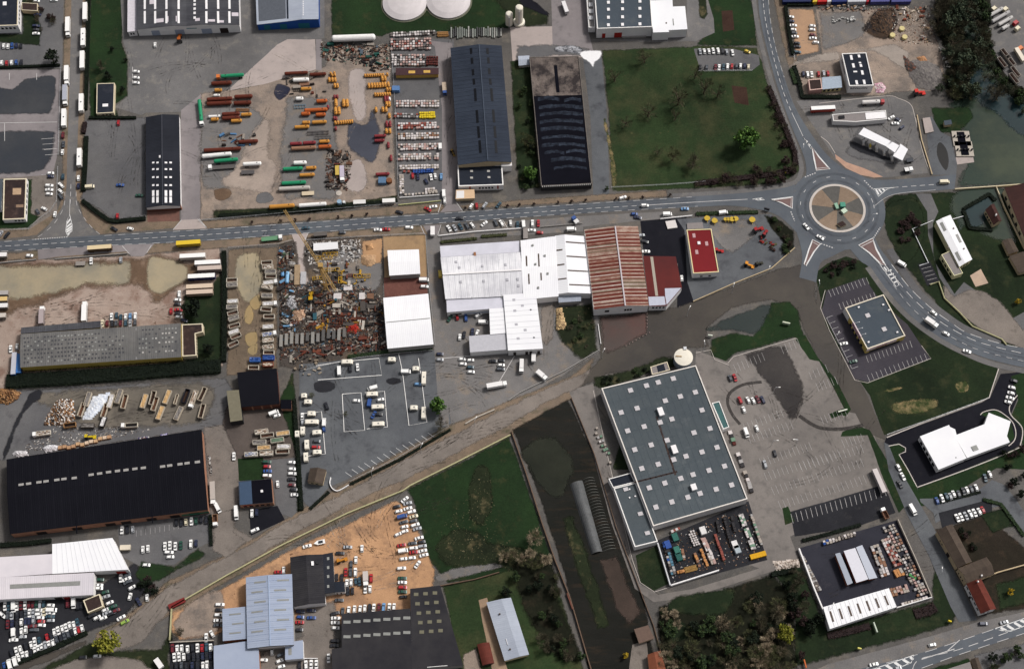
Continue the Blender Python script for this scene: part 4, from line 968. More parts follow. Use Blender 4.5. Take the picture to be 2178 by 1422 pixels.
  o=new('lettering',me,s.root)
  M=Matrix((right,Vector((0,0,1)),nrm)).transposed().to_4x4();M.translation=Vector((p.x,p.y,z))+nrm*out
  o.matrix_local=M
  return o
def gable(r,k=.5):return[(0,0),(k,r),(1,0)]
def barrel(r,n=10):return[(i/n,r*math.sin(math.pi*i/n)**.9 if 0<i<n else 0.0)for i in range(n+1)]
def wall_run(name,label,pts,w,h,mat,cat='wall',group=None,smooth=False):
 """a free-standing boundary wall"""
 if smooth:pts=curve(pts,6,False)
 W=[P(u,v)for u,v in pts];c=W[0].copy();mb=MB();ribbon_into(mb,[p-c for p in W],w,0,False,h)
 o=mb.build(name,mat,None,c);tag(o,label,cat,group)
 return o
def fence(label,pts,h=1.6,step=3.0,mat=None,group=None,rail=True):
 """posts with wires and a top rail; each post its own piece"""
 W=resample([P(u,v)for u,v in pts],step);c=W[0].copy()
 e=empty('fence',c);tag(e,label,'fence',group)
 m=MB()
 for i in range(len(W)-1):
  for z in(h*.35,h*.7,h*.97):m.bar(W[i]-c+Vector((0,0,z)),W[i+1]-c+Vector((0,0,z)),.07 if z>h*.9 else .04)
 m.build('rail',mat or METAL,e)
 pm=MB();pm.box(-.07,.07,-.07,.07,0,h);me=pm.mesh('post',mat or METAL)
 for p in W:new('post',me,e,p-c)
 return e
# ================================================================== BUILDINGS
rb=random.Random(3)
ML=flat('rooflight_murky',(72,72,76),.5,var=.2,vs=1);SK_=flat('rooflight_chalk',(190,186,180),.5,var=.15,vs=1);SEAMK=flat('seam_black',(30,30,38),.7);SEAMG=flat('seam_pale',(206,206,212),.6);SEAMB=flat('seam_slate',(78,88,96),.7);SEAMC=flat('seam_charcoal',(84,82,84),.7)
INK=flat('lettering_dark',(40,40,60),.6);INKR=flat('lettering_crimson',(150,20,50),.6)
b=House('office_building','flat dark-roofed white office block in the top left corner','building',[(-30,-40),(40,-40),(38,55),(-30,57)],6.5,roof=DECK_DARK,parapet=(.5,.4,TRIMC))
b.windows('s',4,.45,.95,3.6,5.2);b.windows('e',10,.05,.95,3.6,5);b.item('skylight',10,8,8,8,GLASSW)
b=House('entrance_canopy','brown flat entrance canopy beside the corner office block','canopy',[(46,6),(80,8),(80,24),(46,22)],3.0,roof=DECK_BROWN,wall=TANW,parapet=(.3,.2,TRIMC))
b=House('warehouse','white warehouse with twin-gabled striped grey roof at the top','building',[(291,-60),(506,-60),(509,54),(291,62)],6.5,
   ('s',[(0,0),(.35,2.2),(.49,1.5),(.63,2.4),(1,.9)]),WHITEW,ROOF_GREYD)
for x in(308,330,354,380,439,464,488):
 for v0,v1 in((-5,20),(24,50)):b.item('rooflight_strip',x,(v0+v1)/2,4.5,v1-v0,GLASSW,.08)
for v in(2,10,19,28,38):b.item('rooflight',414,v,5,5,GLASSW,.08)
for u,v,w,l in((340,44,16,8),(366,40,20,12),(420,42,10,6),(450,44,14,5),(470,46,12,5),(325,3,14,12),(500,31,14,8)):b.item('patched_sheet',u,v,w,l,flat('sheet_pinkish',(216,206,212),.7,var=.1),.06)
for f0,f1 in((.13,.21),(.36,.45),(.62,.72),(.80,.88)):b.opening('door','s',f0,f1,0,4.4,BLUED if f0<.7 else DARKD)
b.opening('sign_board','s',.48,.58,4.9,5.6,flat('sign_teal',(110,150,156),.6))
b=House('warehouse_wing','narrow white wing with dark end at the west side of the striped warehouse','building',[(273,-60),(289.5,-60),(290,66),(272,68)],4.5,roof=flat('roof_wing_white',(214,208,214),.7,var=.1))
b.item('dark_panel',281,58,15,14,DECK_DARK);b.windows('s',2,.2,.8,1.5,3)
b=House('blue_depot','depot with bright blue front wall and grey stepped roof','building',[(543,-60),(677,-60),(678,46),(547,52)],5.6,('s',[(0,0),(.5,1.8),(.74,3),(1,2.5)]),BLUEW,ROOF_SILVER)
b.item('dark_roof_panel',578,-3,60,92,flat('roof_panel_dark',(96,100,108),.7,var=.15),.05);b.item('roof_gutter',611,-5,4,92,DECK_DARK,.1)
for v in range(0,34,4):b.item('rooflight',645,v,2,2,GLASSW,.08)
for f0,f1 in((.1,.2),(.36,.47),(.66,.84)):b.opening('door','s',f0,f1,0,4.6,TEALD)
b=House('guard_hut','small flat dark-roofed hut on the lawn strip','building',[(206,178),(244,177),(242,240),(205,242)],3,roof=DECK_DARK,wall=CREAMW,parapet=(.4,.2,TRIMC))
b.item('skylight',224,224,12,6,GLASSW);b.windows('s',3,.3,.9,1,2)
b=House('long_shed','long dark shed with white gable and rows of rooflights by the main road','building',[(311,250),(380,245),(383,437),(311,441)],4.6,('s',gable(1.6)),WHITEW,ROOF_DARK)
for v in(346,360,377,394):
 for u in(326,335,353,363):b.item('rooflight',u,v,5,3.5,GLASSW)
for v in(411,425):
 for u in(326,335,353,363):b.item('rooflight',u,v,5,12,GLASSW)
b.item('roof_vent',340,334,3,5,GLASSW,.6);b.ridge(flat('ridge_grey',(74,76,84),.7),.4)
b.opening('brick_band','s',0,1,0,2.0,DKBRICK,.1);b.opening('downpipe','e',.98,1,0,4.5,BRICKW,.2)
b=House('brown_roofed_house','flat brown-roofed white house on a lawn at the left road junction','building',[(8,381),(57,380),(54,466),(6,468)],3.2,roof=DECK_BROWN,parapet=(.6,.3,TRIMC))
b.item('pale_roof_patch',36,407,18,14,flat('roof_patch_buff',(190,160,130),.9,var=.2),.03);b.item('pale_roof_patch',42,438,16,6,flat('roof_patch_buff2',(150,124,104),.9,var=.2),.03)
b.windows('s',3,.5,.95,1.4,2.6);b.windows('e',6,.1,.9,1.2,2.5)
b=House('side_block','grey-blue flat block cut off by the left edge','building',[(-40,384),(5,382),(2,445),(-40,448)],3.0,roof=DECK_SLATE)
def dome(label,u,v,r,hh):
 c=P(u,v);e=empty('gasholder',c);tag(e,label,'tank','white round covers')
 m=MB();m.tube([(0,r),(1.2,r),(1.25,r*.98),(1.25+hh*.5,r*.75),(1.25+hh*.85,r*.4),(1.25+hh,.3)],'z',48);m.build('cover',flat('membrane_pearl',(214,206,206),.6,var=.1,vs=.15),e)
 m=MB();ring(Vector((0,0,0)),r,r+1.0,0,m,48,.3);m.build('rim',flat('rim_moss',(112,112,96),.9,var=.2),e)
dome('pearl-white round tank cover on the lawn, the one nearer the blue depot',861,8,13.2,2.0)
dome('pearl-white round tank cover on the lawn, the one nearer the silos',954,4,13.2,2.0)
def silo(label,u,v,r,hh,flare=False):
 c=P(u,v);e=empty('silo',c);tag(e,label,'silo','white upright silos')
 m=MB();m.tube([(0,r*1.5 if flare else r),(1.5,r*1.5 if flare else r),(1.8,r),(hh-.8,r),(hh-.2,r*.8),(hh,r*.3)],'z',20);m.build('shell',flat('silo_cream',(240,232,216),.5,var=.05),e)
 m=MB();m.box(-.3,.3,-r-.5,-r,.1,hh*.9);m.build('ladder',METAL,e)
silo('shorter white upright silo beside the round tank covers',1083,51,2.2,10);silo('taller white upright silo with a wide foot',1104,49,2.3,15,True)
b=House('long_hall','long blue-grey gabled hall with two lines of dark rooflights','building',[(959,103),(1066,98),(1087,344),(975,350)],8.0,('s',gable(2.2,.56)),TANW,ROOF_BLUEGREY)
for i,(l,r_,ln)in enumerate((((1002,109),(1037,109),13),((1004,130),(1039,129),13),((1006,154),(1041,152),13),((1008,174),(1043,174),13),((1011,202),(1046,202),27),((1015,248),(1050,247),27),((1018,281),(1053,281),24),((1021,312),(1055,312),26))):
 b.item('rooflight_strip',l[0],l[1],5,ln,GLASSK);b.item('rooflight_strip',r_[0],r_[1],5,ln,GLASSK)
b.seams(30,flat('seam_navy',(52,58,70),.7),'t');b.ridge(flat('ridge_blue',(76,84,98),.7),.5,.56)
b=House('hall_annex','dark flat-roofed annex with white walls and red slashes before the long hall','building',[(973,351),(1068,351),(1071,394),(975,397)],4.6,roof=DECK_DARK,parapet=(.6,.4,TRIM))
b.items('skylight',[(1003,364),(1003,378),(1039,364),(1040,377)],6,4,SK_);b.windows('s',5,.45,.8,1.6,3.2);b.opening('red_slash','s',.24,.27,1,4.4,REDD);b.opening('red_slash','s',.86,.89,1,4.4,REDD)
b=House('lean_to','small white lean-to at the corner of the long hall','building',[(1067,343),(1087,343),(1088,352),(1067,353)],6.0,roof=flat('roof_white_plain',(236,232,230),.7))
b=House('gate_cabin','small cabin with half white and half peach roof at the brick yard gate','building',[(971,405),(1008,404),(1009,421),(970,423)],2.8,roof=flat('roof_peach',(222,188,152),.7,var=.08),wall=TANW)
b.item('white_roof_half',979,414,16,16,flat('roof_white_plain',(236,232,230),.7),.3)
b=House('timber_shelter','long low shelter with maroon roof and yellow front in the brick yard','shelter',[(843,146),(932,146),(932,158),(842,160)],3.2,roof=flat('roof_maroon_plain',(74,52,54),.8,var=.15),wall=flat('boards_yellow',(214,172,92),.8,var=.12))
b.item('yellow_bay',876,154,14,6,flat('boards_yellow',(214,172,92),.8),.3);b.item('yellow_bay',908,153,14,6,flat('boards_yellow',(214,172,92),.8),.3)
b=House('burnt_hall','burnt-out hall with black sagging roof and bare concrete deck','building',[(1126,122),(1231,120),(1259,391),(1151,396)],5.0,roof=DECK_BLACK,wall=DKW,parapet=(.35,.25,flat('charred_trim',(120,112,106),.9,var=.3)))
b.item('bare_deck',1181,162,103,86,ground('deck_concrete',(132,120,113),(108,98,93),.08,(58,53,53),.12,.5,grain=.25,c4=(60,50,50),s4=.5,t4=.66),.04)
b.item('deck_split',1184,168,7,60,DECK_BLACK,.08)
GLOSS=ground('wet_tar',(60,67,80),(38,43,54),.3,(28,31,40),.5,.5,grain=.3,rough=.5)
for(u0,u1,v,t)in((1144,1190,212,8),(1200,1236,214,7),(1146,1240,229,8),(1148,1240,244,7),(1148,1240,260,7),(1150,1242,276,8),(1152,1244,294,6),(1152,1244,310,7),(1158,1200,326,6),(1204,1246,324,6),(1172,1246,341,8),(1178,1248,358,6)):
 n=12;up=[(u0+(u1-u0)*i/n,v-t/2-4*math.sin(math.pi*i/n)+rb.uniform(-1,1))for i in range(n+1)];dn=[(u0+(u1-u0)*i/n,v+t/2-4*math.sin(math.pi*i/n)+rb.uniform(-1,1))for i in range(n,-1,-1)]
 m=MB();m.poly([P(x,y,5.04)-b.c for x,y in up+dn]);m.build('wet_roof_band',GLOSS,b.root)
for k in range(26):b.opening('eaves_bracket','s',.02+k*.0375,.035+k*.0375,4.2,5.1,TRIM,.35)
b=House('silver_hut','small silver pitched hut by the burnt hall','building',[(1103,120),(1125,119),(1126,137),(1104,139)],2.6,('t',gable(.9)),METAL,ROOF_SILVER)
b=House('dairy_works','white works with dark flat roof and red doors at the top edge','building',[(1262,-40),(1381,-40),(1388,58),(1270,62)],8.5,roof=DECK_SLATE,parapet=(.5,.3,TRIM))
for v in(6,21,38,54):
 b.items('skylight',[(1294,v),(1324,v-1),(1361,v-2)],6,6,GLASSW,.4)
b.opening('door','s',.1,.16,0,4,REDD);b.opening('door','s',.32,.46,0,4.4,REDD);b.opening('ramp','s',.47,.9,0,1.0,GREYW,.8)
b=House('dairy_wing','white-roofed wing with a step at the east side of the works','building',[(1382.5,2),(1430,0),(1431,15),(1457,14),(1462,63),(1422,65),(1423,69),(1389,70)],7.0,roof=ROOF_WHITE,over=0,wall=WHITEW)
b.item('roof_hatch',1417,50,3,3,GLASSB,.3);b.item('roof_vent',1432,48,2,14,GLASSG,.4)
b=House('cooling_plant','white cooling plant frame with grilled boxes beside the works','building',[(1246,-20),(1261,-20),(1266,60),(1252,60)],4,roof=flat('plant_deck',(150,146,144),.8,var=.2),parapet=(.5,.6,TRIM))
for v in(-5,12,26,40):b.item('cooling_box',1257,v,10,8,METAL,1.0)
b=House('depot_office','tall white-walled depot with dark roof and bold black name on its front','building',[(1790,115),(1842,113),(1858,183),(1806,184)],6.5,roof=DECK_DARK,parapet=(.5,.5,TRIM))
for u,v,w,l in((1810,120,5,4),(1811,125,5,6),(1827,120,5,6),(1815,140,5,9),(1829,134,5,3),(1831,140,5,6),(1819,153,8,3),(1834,155,5,9),(1822,176,5,9),(1838,175,5,9)):b.item('skylight',u,v,w,l,GLASSW,.25)
b.text('REVILLON','s',.42,4.6,2.2,INK);b.text('REVILLON','w',.35,4.6,2.2,INK)
b=House('brick_lodge','small pink-walled lodge with square brown roof beside the depot office','building',[(1719,170),(1746,168),(1749,190),(1722,193)],3.6,roof=DECK_BROWN,wall=flat('wall_pink',(206,160,150),.8,var=.1),parapet=(.5,.3,flat('trim_pink',(226,190,178),.8)))
b=House('glazed_wing','pale blue-roofed wing with yellow window front next to the pink lodge','building',[(1749,166),(1788,163),(1790,186),(1750,190)],3.4,roof=flat('roof_paleblue',(168,180,194),.5,var=.12),wall=flat('wall_straw',(222,206,150),.8))
b.windows('s',4,.05,.95,.8,2.6)
cont=[(1665,1725,(34,44,86)),(1729,1738,(226,190,60)),(1739,1759,(190,40,40)),(1760,1768,(220,214,210)),(1770,1801,(40,52,110)),(1803,1842,(200,200,206)),(1843,1848,(170,36,50)),(1852,1892,(84,84,140)),(1896,1938,(76,78,134))]
for i,(x0,x1,c)in enumerate(cont):
 b=House('freight_container',f'{["dark blue","yellow","red","off-white","navy","pale grey","narrow crimson","violet-blue","slate violet"][i]} container in the row cut by the top edge','container',[(x0,-14),(x1,-15),(x1,4),(x0,5)],2.6,roof=flat(f'container_coat_{i}',c,.5,var=.12),wall=flat(f'container_coat_{i}',c,.5,var=.12),over=0,group='containers along the top edge')
b=House('station_shop','low white filling station shop with long terrace','building',[(1770,244),(1884,235),(1886,254),(1820,260),(1772,258)],3.6,roof=DECK_GREY,parapet=(.4,.3,TRIM))
b.item('white_roof_panel',1862,246,42,14,GLASSW,.25);b.item('roof_plant',1790,250,12,6,GLASSK,.6)
can=empty('station_canopy',P(1870,306));tag(can,'white stepped filling station canopy on columns','canopy')
c0=P(1870,306)
for q in([(1837,272),(1897,302),(1885,312),(1826,286)],[(1895,301),(1914,311),(1904,326),(1885,312.5)],[(1915,306.5),(1931,318),(1919,342),(1899,332)]):
 m=MB();m.prism([P(u,v,5.5)-c0 for u,v in q],5.1,5.8);m.face([(p.x,p.y,5.1)for p in[P(u,v,5.5)-c0 for u,v in q]][::-1]);m.build('roof_section',flat('canopy_white',(248,246,248),.6,var=.04),can)
for u,v in((1838,290),(1862,302),(1888,316),(1906,326),(1918,334),(1845,294)):
 m=MB();m.box(-.25,.25,-.25,.25,0,5.12);m.build('column',METAL,can,P(u,v+6)-c0)
for i,(u,v)in enumerate(((1836,304),(1850,312),(1864,318),(1880,326),(1897,338))):
 e=empty('fuel_pump',P(u,v));tag(e,f'fuel pump under the canopy, {ORD[i]} from the west','fuel pump','fuel pumps')
 m=MB();m.box(-.35,.35,-.9,.9,.2,1.9);m.build('cabinet',flat('pump_yellow',(220,196,80),.5)if i==1 else TRIM,e)
 m=MB();m.box(-.7,.7,-1.8,1.8,0,.2);m.build('plinth',KERB,e)
b=House('works_hut','tiny grey-roofed hut on the lawn by the sewage works','hut',[(2008,258),(2022,256),(2024,264),(2010,266)],2.4,roof=DECK_SLATE,wall=TANW)
for i,(u,v)in enumerate(((2044,296),(2050,318))):
 e=empty('settling_basin',P(u,v));tag(e,f'rectangular concrete basin with dark machinery, the {["northern","southern"][i]} of two','basin','concrete basins')
 m=MB();m.box(-5,5,-5,5,0,.8);m.build('slab',CONC,e)
 m=MB();m.box(-2.2,2.2,-4.4,4.4,.8,.9);m.build('well',DECK_BLACK,e)
 for x in range(-4,5,2):m=MB();m.tube([(.8,.5),(2.2,.5)],'z',8,0,x,-1 if i else 1);m.build('motor',GLASSK,e)
b=House('works_slab_block','buff concrete platform at the edge of the works court','platform',[(1962,252),(1978,250),(1986,280),(1968,284)],.6,roof=G_conc,wall=CONC,over=0)
e=empty('sculpture',RC+Vector((2.0,-.5,.3)));tag(e,'green and white sculpture of toy-like blocks in the middle of the roundabout','sculpture')
m=MB();m.box(-1.4,1.4,-1.4,1.4,0,2.6);m.build('green_block',flat('sculpture_green',(84,152,130),.6,var=.1),e,(.6,1.4,0))
m=MB();m.box(-1.5,1.5,-1.3,1.3,0,1.6);m.build('white_block',flat('sculpture_white',(206,222,200),.6),e,(1.2,-2.0,0),.6)
m=MB();m.box(-.9,.9,-1.8,1.8,0,1.4);m.build('pale_green_block',flat('sculpture_pale',(150,186,162),.6),e,(-2.6,1.2,0),.3)
e=House('stone_plinth','brown-topped pale plinth near the south kerb of the roundabout','plinth',[(1780,476),(1792,470),(1800,478),(1789,483)],1.4,roof=DECK_BROWN,wall=CREAMW,over=0)
b=House('white_office','long white office with grey rooflights east of the roundabout','building',[(1992,471),(2021,458),(2067,551),(2041,566)],5.2,('s',gable(.7,.4)),flat('wall_primrose',(236,228,180),.8),ROOF_WHITE)
b.item('rooflight_strip',2006,482,6,20,GLASSG);b.item('rooflight_strip',2039,507,6,20,GLASSG);b.item('rooflight_strip',2038,545,6,20,GLASSG);b.items('roof_vent',[(2028,486),(2050,529),(2016,527)],3,3,GLASSB,.4)
b.windows('s',3,.2,.9,1,3)
b=House('office_annex','yellow-walled annex with buff flat roof beside the long white office','building',[(2002,542),(2020,534),(2048,581),(2029,587)],4,roof=DECK_GREY,wall=flat('wall_primrose',(236,228,180),.8),parapet=(.3,.3,flat('trim_primrose',(240,232,190),.8)))
b.windows('w',4,.15,.95,1,2.6)
b=House('pond_house','house with dark maroon roof standing beside the flooded pond','house',[(2097,446),(2114,434),(2130,469),(2114,477)],4,('s',gable(2)),TANW,ROOF_MAROON);b.windows('w',4,.1,.9,1,2.4);b.item('chimney',2118,458,3,3,TRIM,1.2)
b=House('long_barn','long maroon-roofed barn cut by the right edge above the flooded meadow','building',[(2138,400),(2240,388),(2260,520),(2184,516)],5.5,('s',gable(4)),CREAMW,ROOF_MAROON);b.windows('w',5,.1,.9,.8,3,fill=.4)
b=House('brown_shed','brown-roofed shed south of the maroon barn','shed',[(2133,512),(2152,508),(2166,534),(2146,540)],2.8,('s',gable(.8)),TANW,ROOF_BROWN)
b=House('brown_shed','larger brown-roofed shed at the right edge beside the meadow','shed',[(2148,545),(2196,532),(2210,572),(2168,580)],2.8,('s',gable(1)),TANW,ROOF_BROWN)
b=House('transport_hall','long grey patched hall with yellow fascia beside the muddy lorry park','building',[(45,711),(384,688),(385,758),(44,780)],6.2,('t',gable(1.0)),YELW,ROOF_GREY,rim=YELW,thick=1.6)
for j in range(7):
 for i in range(30):
  if rb.random()<.12 or(j==0 and i>22):continue
  u=52+i*7.2+(j%2)*1.5;v=719-(u-52)*.062+j*8.6
  if u>272:continue
  b.item('small_rooflight',u,v,3.6,3.2,rb.choice([ML,ML,ML,GLASSG]),.05)
for j in range(6):
 for i in range(12):
  if rb.random()<.25:continue
  b.item('small_rooflight',297+i*7,702+j*9.5-(i*.4),3.6,3.2,rb.choice([ML,ML,ML,GLASSG,GLASSG,SK_]),.05)
b.item('roof_seam',289,729,2.5,66,flat('seam_grey',(140,138,138),.7),.15)
b=House('rear_lean_to','dark grey lean-to strip along the north side of the long patched hall','building',[(46,697),(212,683),(214,697),(46,710)],5.0,('t',[(0,0),(1,1.0)]),GREYW,ROOF_GREYD)
b=House('yard_office','brown flat-roofed office with cream rims at the end of the patched hall','building',[(387,690),(431,688),(432,706),(416,710),(418,756),(388,758)],4.0,roof=DECK_BROWN,wall=CREAMW,parapet=(.5,.3,TRIMC));b.windows(3,6,.1,.9,1,2.6)
b=House('black_hall','huge black-roofed brick hall with one line of small white rooflights','building',[(15,977),(428,914),(441,1082),(22,1134)],6.5,('t',gable(1.4)),BRICKW,ROOF_BLACK,rim=DKW)
for u,v in((45,1030),(61,1028),(83,1025),(98,1023),(121,1020),(136,1018),(158,1016),(194,1009),(212,1006.5),(231,1003.5),(250,1001),(268,999),(287,996.5),(305,994.5),(346,991.5),(361,989.5),(383,986.5),(398,984.5),(420,982)):b.item('rooflight',u,v,11,5,flat('rooflight_dusty',(166,162,158),.5,var=.15,vs=2),.2)
b.seams(26,SEAMK)
for u,v in((158,1060),(318,1035)):b.item('roof_joint',u,v-5,2,150,DECK_BLACK,.2)
for f in(.12,.3,.47,.55,.68,.8,.9):b.opening('door','s',f,f+.05,0,3.6,DARKD,.1)
b.opening('green_band','s',.86,1,1.2,3,flat('band_green',(60,120,96),.7),.12)
b=House('black_workshop','black-roofed workshop with two small rooflights at the end of the tipper yard','building',[(505,793),(588,784),(594,858),(514,865)],5.0,roof=ROOF_BLACK,wall=DKBRICK,over=.2)
b.item('rooflight',516,819,9,4,GLASSW);b.item('rooflight',581,822,9,4,GLASSW)
for f in(.25,.5,.75):b.opening('door_jamb','s',f,f+.04,0,4,BRICKW,.2)
b=House('open_canopy','khaki-roofed open canopy beside the black workshop','canopy',[(482,831),(508,829),(516,893),(490,897)],5,roof=flat('roof_khaki',(124,118,100),.8,var=.12),wall=DKW,over=0)
b=House('side_store','small black-roofed brick store east of the black workshop','building',[(597,850),(619,850),(620,869),(598,869)],3,roof=DECK_BLACK,wall=BRICKW,over=.1)
b=House('blue_black_house','house with half blue, half black flat roof by the diagonal lane','building',[(508,1024),(577,1017),(581,1068),(510,1074)],4.2,roof=DECK_BLACK,wall=BRICKW,parapet=(.2,.15,DKW))
b.item('blue_roof_half',522,1047,27,50,flat('roof_steel_blue',(66,84,108),.6,var=.1),.12);b.item('skylight',557,1044,5,5,GLASSW,.3);b.windows('s',5,.1,.95,.8,2.6);b.opening('red_fascia','s',.1,.35,2.8,3.6,REDD)
b=House('brown_cottage','square cottage with brown pyramid roof at the caravan lot gate','house',[(660,996),(693,999),(686,1028),(655,1024)],3,('s',gable(2)),TANW,ROOF_BROWN);b.windows('s',2,.2,.8,1,2)
b=House('small_white_hall','square white-roofed hall on the ochre yard','building',[(825,533),(890,531),(893,581),(829,585)],5,('t',gable(.4)),GREYW,ROOF_WHITE)
b=House('big_white_hall','big plain white-roofed hall south of the red yard','building',[(816,634),(910,625),(921,731),(825,740)],6,('t',barrel(1.2,8)),GREYW,ROOF_WHITE);b.item('roof_seam',868,681,92,1.5,GLASSG,.1)
b=House('factory_west_hall','broad off-white saddle-roofed west hall of the big factory','building',[(938,548),(1107,537),(1112,627),(948,635)],6,('t',gable(1.6,.45)),WHITEW,ROOF_WHITE2)
b.ridge(GLASSW,.9,.45);b.seams(14,SEAMG);b.items('roof_hatch',[(970,557),(977,569),(1026,566),(1075,563),(980,600),(1029,598),(1079,595),(1101,594),(1103,608)],5,5,flat('hatch_grey',(186,184,190),.6),.3);b.item('rust_stain_plate',1010,540,5,8,flat('rust_plate',(160,112,80),.8,var=.2),.1)
for u in(1000,1065):b.item('roof_seam',u,591,1,80,GLASSG,.06)
b=House('factory_lavender_range','pale lavender flat range along the north front of the big factory','building',[(936,524),(1104,513),(1106,536),(938,547)],5.0,roof=flat('roof_lavender',(218,216,226),.6,var=.1,vs=.15),wall=WHITEW,over=.1)
for u in(984,1035):b.item('roof_seam',u,530-(u-984)*.06,1.2,22,GLASSG,.06)
b=House('factory_mid_hall','white middle hall of the big factory with short dark rooflights','building',[(1108,512),(1181,503),(1187,629),(1114,636)],6.4,('t',gable(.8)),WHITEW,ROOF_WHITE)
for u,v,l in((1120,555,22),(1146,553,28),(1125,593,21),(1151,588,15)):b.item('rooflight_strip',u,v,3,l,GLASSB)
b.items('roof_vent',[(1159,544),(1165,582),(1139,562),(1145,612),(1133,522)],4,4,GLASSG,.5)
b=House('factory_east_hall','white east hall of the big factory with long dark rooflight slots','building',[(1182,502),(1243,503),(1257,623),(1188,624)],6.2,('s',gable(1.4,.3)),WHITEW,ROOF_WHITE)
for u,v,l in((1224,516,40),(1226,546,40),(1229,576,40),(1233,606,40),(1188,532,16),(1192,563,16),(1196,593,16)):b.item('rooflight_strip',u,v,l,2.6,GLASSB)
b=House('factory_south_range','grey-lavender range with one rusty sheet south of the west hall','building',[(950,637),(1070,628),(1072,654),(951,664)],5,roof=flat('roof_lavender',(204,202,212),.6),wall=WHITEW,over=.1)
b.item('rusty_sheet',1053,636,28,17,flat('rust_sheet',(136,76,54),.85,var=.2),.08)
for u in(977,1006):b.item('roof_seam',u,646,1.2,26,GLASSB,.06)
b.opening('window','s',.05,.25,1.2,2.6,GLASSD);b.opening('window','s',.3,.75,1.2,2.4,BLUED)
b=House('factory_south_block','tall white block reaching south from the big factory','building',[(1071,628),(1139,623),(1154,741),(1081,745)],6.2,roof=ROOF_WHITE,wall=WHITEW,over=.15)
b.seams(10,SEAMG,'t',.1,.02);b.items('roof_hatch',[(1093,638),(1111,650),(1095,661),(1098,690),(1117,702),(1102,720)],6,5,flat('hatch_grey',(186,184,190),.6),.3);b.items('roof_vent',[(1129,659),(1136,718)],2.5,2.5,GLASSK,.5)
for f in(.15,.5,.62,.85):b.opening('door','s',f,f+.08,0,3.6,DARKD)
b=House('factory_link','small bright white link roof with dark slots beside the tall white block','building',[(1041,657),(1072,655),(1076,708),(1043,711)],5.4,roof=ROOF_WHITE,wall=WHITEW,over=.1)
b.seams(6,SEAMG,'t',.1,.02)
for v,mt in((663,GLASSG),(670,GLASSG),(684,GLASSB),(690,GLASSB)):b.item('rooflight_strip',1058,v,16,2.6,mt)
b=House('factory_loading_shed','grey loading shed with eight brown rooflights at the factory yard','building',[(998,715),(1075,709),(1080,743),(1000,749)],5,roof=flat('roof_dovegrey',(196,194,200),.6,var=.08),wall=WHITEW,over=.1)
for i in range(4):
 for v0 in(720,737):b.item('rooflight_strip',1008+i*20+(v0-720)*.1,v0-i*1.4,3.4,14,GLASSB)
b=House('factory_silver_lean_to','silver pitched lean-to at the south-east corner of the big factory','building',[(1188,629),(1235,627),(1235,639),(1189,642)],3.6,('t',gable(.7)),GREYW,ROOF_SILVER)
RUST=[ribbed(f'rust_sheet_{i}',c,.8,.25,col2=c2,vs=.25,var=.25)for i,(c,c2)in enumerate((((112,54,47),(134,82,68)),((196,174,160),(160,124,108)),((124,66,56),(104,52,47)),((184,156,140),(136,88,74)),((142,122,104),(114,98,82)),((104,48,44),(124,68,58)),((206,190,180),(176,148,134))))]
b=House('rusty_hall','rust-striped gabled hall standing between the white factory and the flood','building',[(1244,489),(1356,482),(1379,650),(1264,658)],7.0,('s',gable(1.8,.57)),WHITEW,[[RUST[0],RUST[2],RUST[5],RUST[0],RUST[4],RUST[3]],[RUST[1],RUST[3],RUST[6],RUST[1]]],sheets=66)
b.ridge(flat('ridge_lilac',(206,196,200),.6),.7,.57);b.opening('white_gutter','w',0,1,6.4,7.0,TRIM,.3)
for f0,f1 in((.2,.28),(.56,.6),(.61,.65),(.66,.7)):b.opening('window','s',f0,f1,3,5,GLASSD)
b=House('red_annex','dark red flat-roofed annex with slanting white corner beside the rusty hall','building',[(1368,545),(1437,546),(1450,612),(1418,650),(1381,651)],5.2,roof=ROOF_RED,wall=WHITEW,over=.1)
m=MB();m.poly([P(u,v,5.5)-b.c for u,v in((1414,613),(1449,612),(1418,648),(1415,630))]);m.build('pale_roof_corner',flat('roof_paleblue2',(196,198,212),.6,var=.06),b.root)
m=MB();m.poly([P(u,v,5.52)-b.c for u,v in((1379,631),(1413,630),(1416,648),(1381,650))]);m.build('pale_roof_corner',flat('roof_paleblue2',(196,198,212),.6,var=.06),b.root)
m=MB();m.poly([P(u,v,5.51)-b.c for u,v in((1383,546),(1389,546),(1400,629),(1394,629))]);m.build('rooflight_strip',flat('roof_stone',(176,166,152),.7),b.root)
b.windows(3,4,.1,.9,2.5,4.2)
b=House('red_roofed_store','white box store with crimson flat roof and cream rim','building',[(1460,489),(1513,487),(1529,579),(1474,582)],5,roof=DECK_RED,parapet=(.5,.35,flat('trim_butter',(238,220,170),.7)))
b.items('skylight',[(1476,501),(1503,518),(1482,536)],6,9,flat('rooflight_pink',(196,158,160),.5),.15);b.item('skylight',1486.5,517,6,6,GLASSW,.4)
b.opening('sign_board','s',.25,.7,3.3,4.4,TRIMC);b.windows('s',2,.3,.95,1,2.2,fill=.3)
b=House('ramp_porch','buff flat porch north of the crimson-roofed store','porch',[(1461,475),(1494,473),(1496,486),(1462,488)],.5,roof=DECK_GREY,wall=CONC,over=0)
b=House('weighbridge','white weighbridge platform beside the forecourt wall','platform',[(1415,471),(1436,468),(1441,484),(1420,487)],.5,roof=flat('platform_white',(226,218,214),.7,var=.06),wall=CONC,over=0)
b=House('retail_store','very large blue-grey flat-roofed store with scattered square rooflights','building',[(1279,826),(1480,777),(1590,1061),(1389,1119)],7.0,roof=DECK_BLUE,parapet=(.55,.5,flat('trim_ivory',(238,230,222),.7)),wall=flat('wall_palegrey',(222,218,216),.8,var=.05))
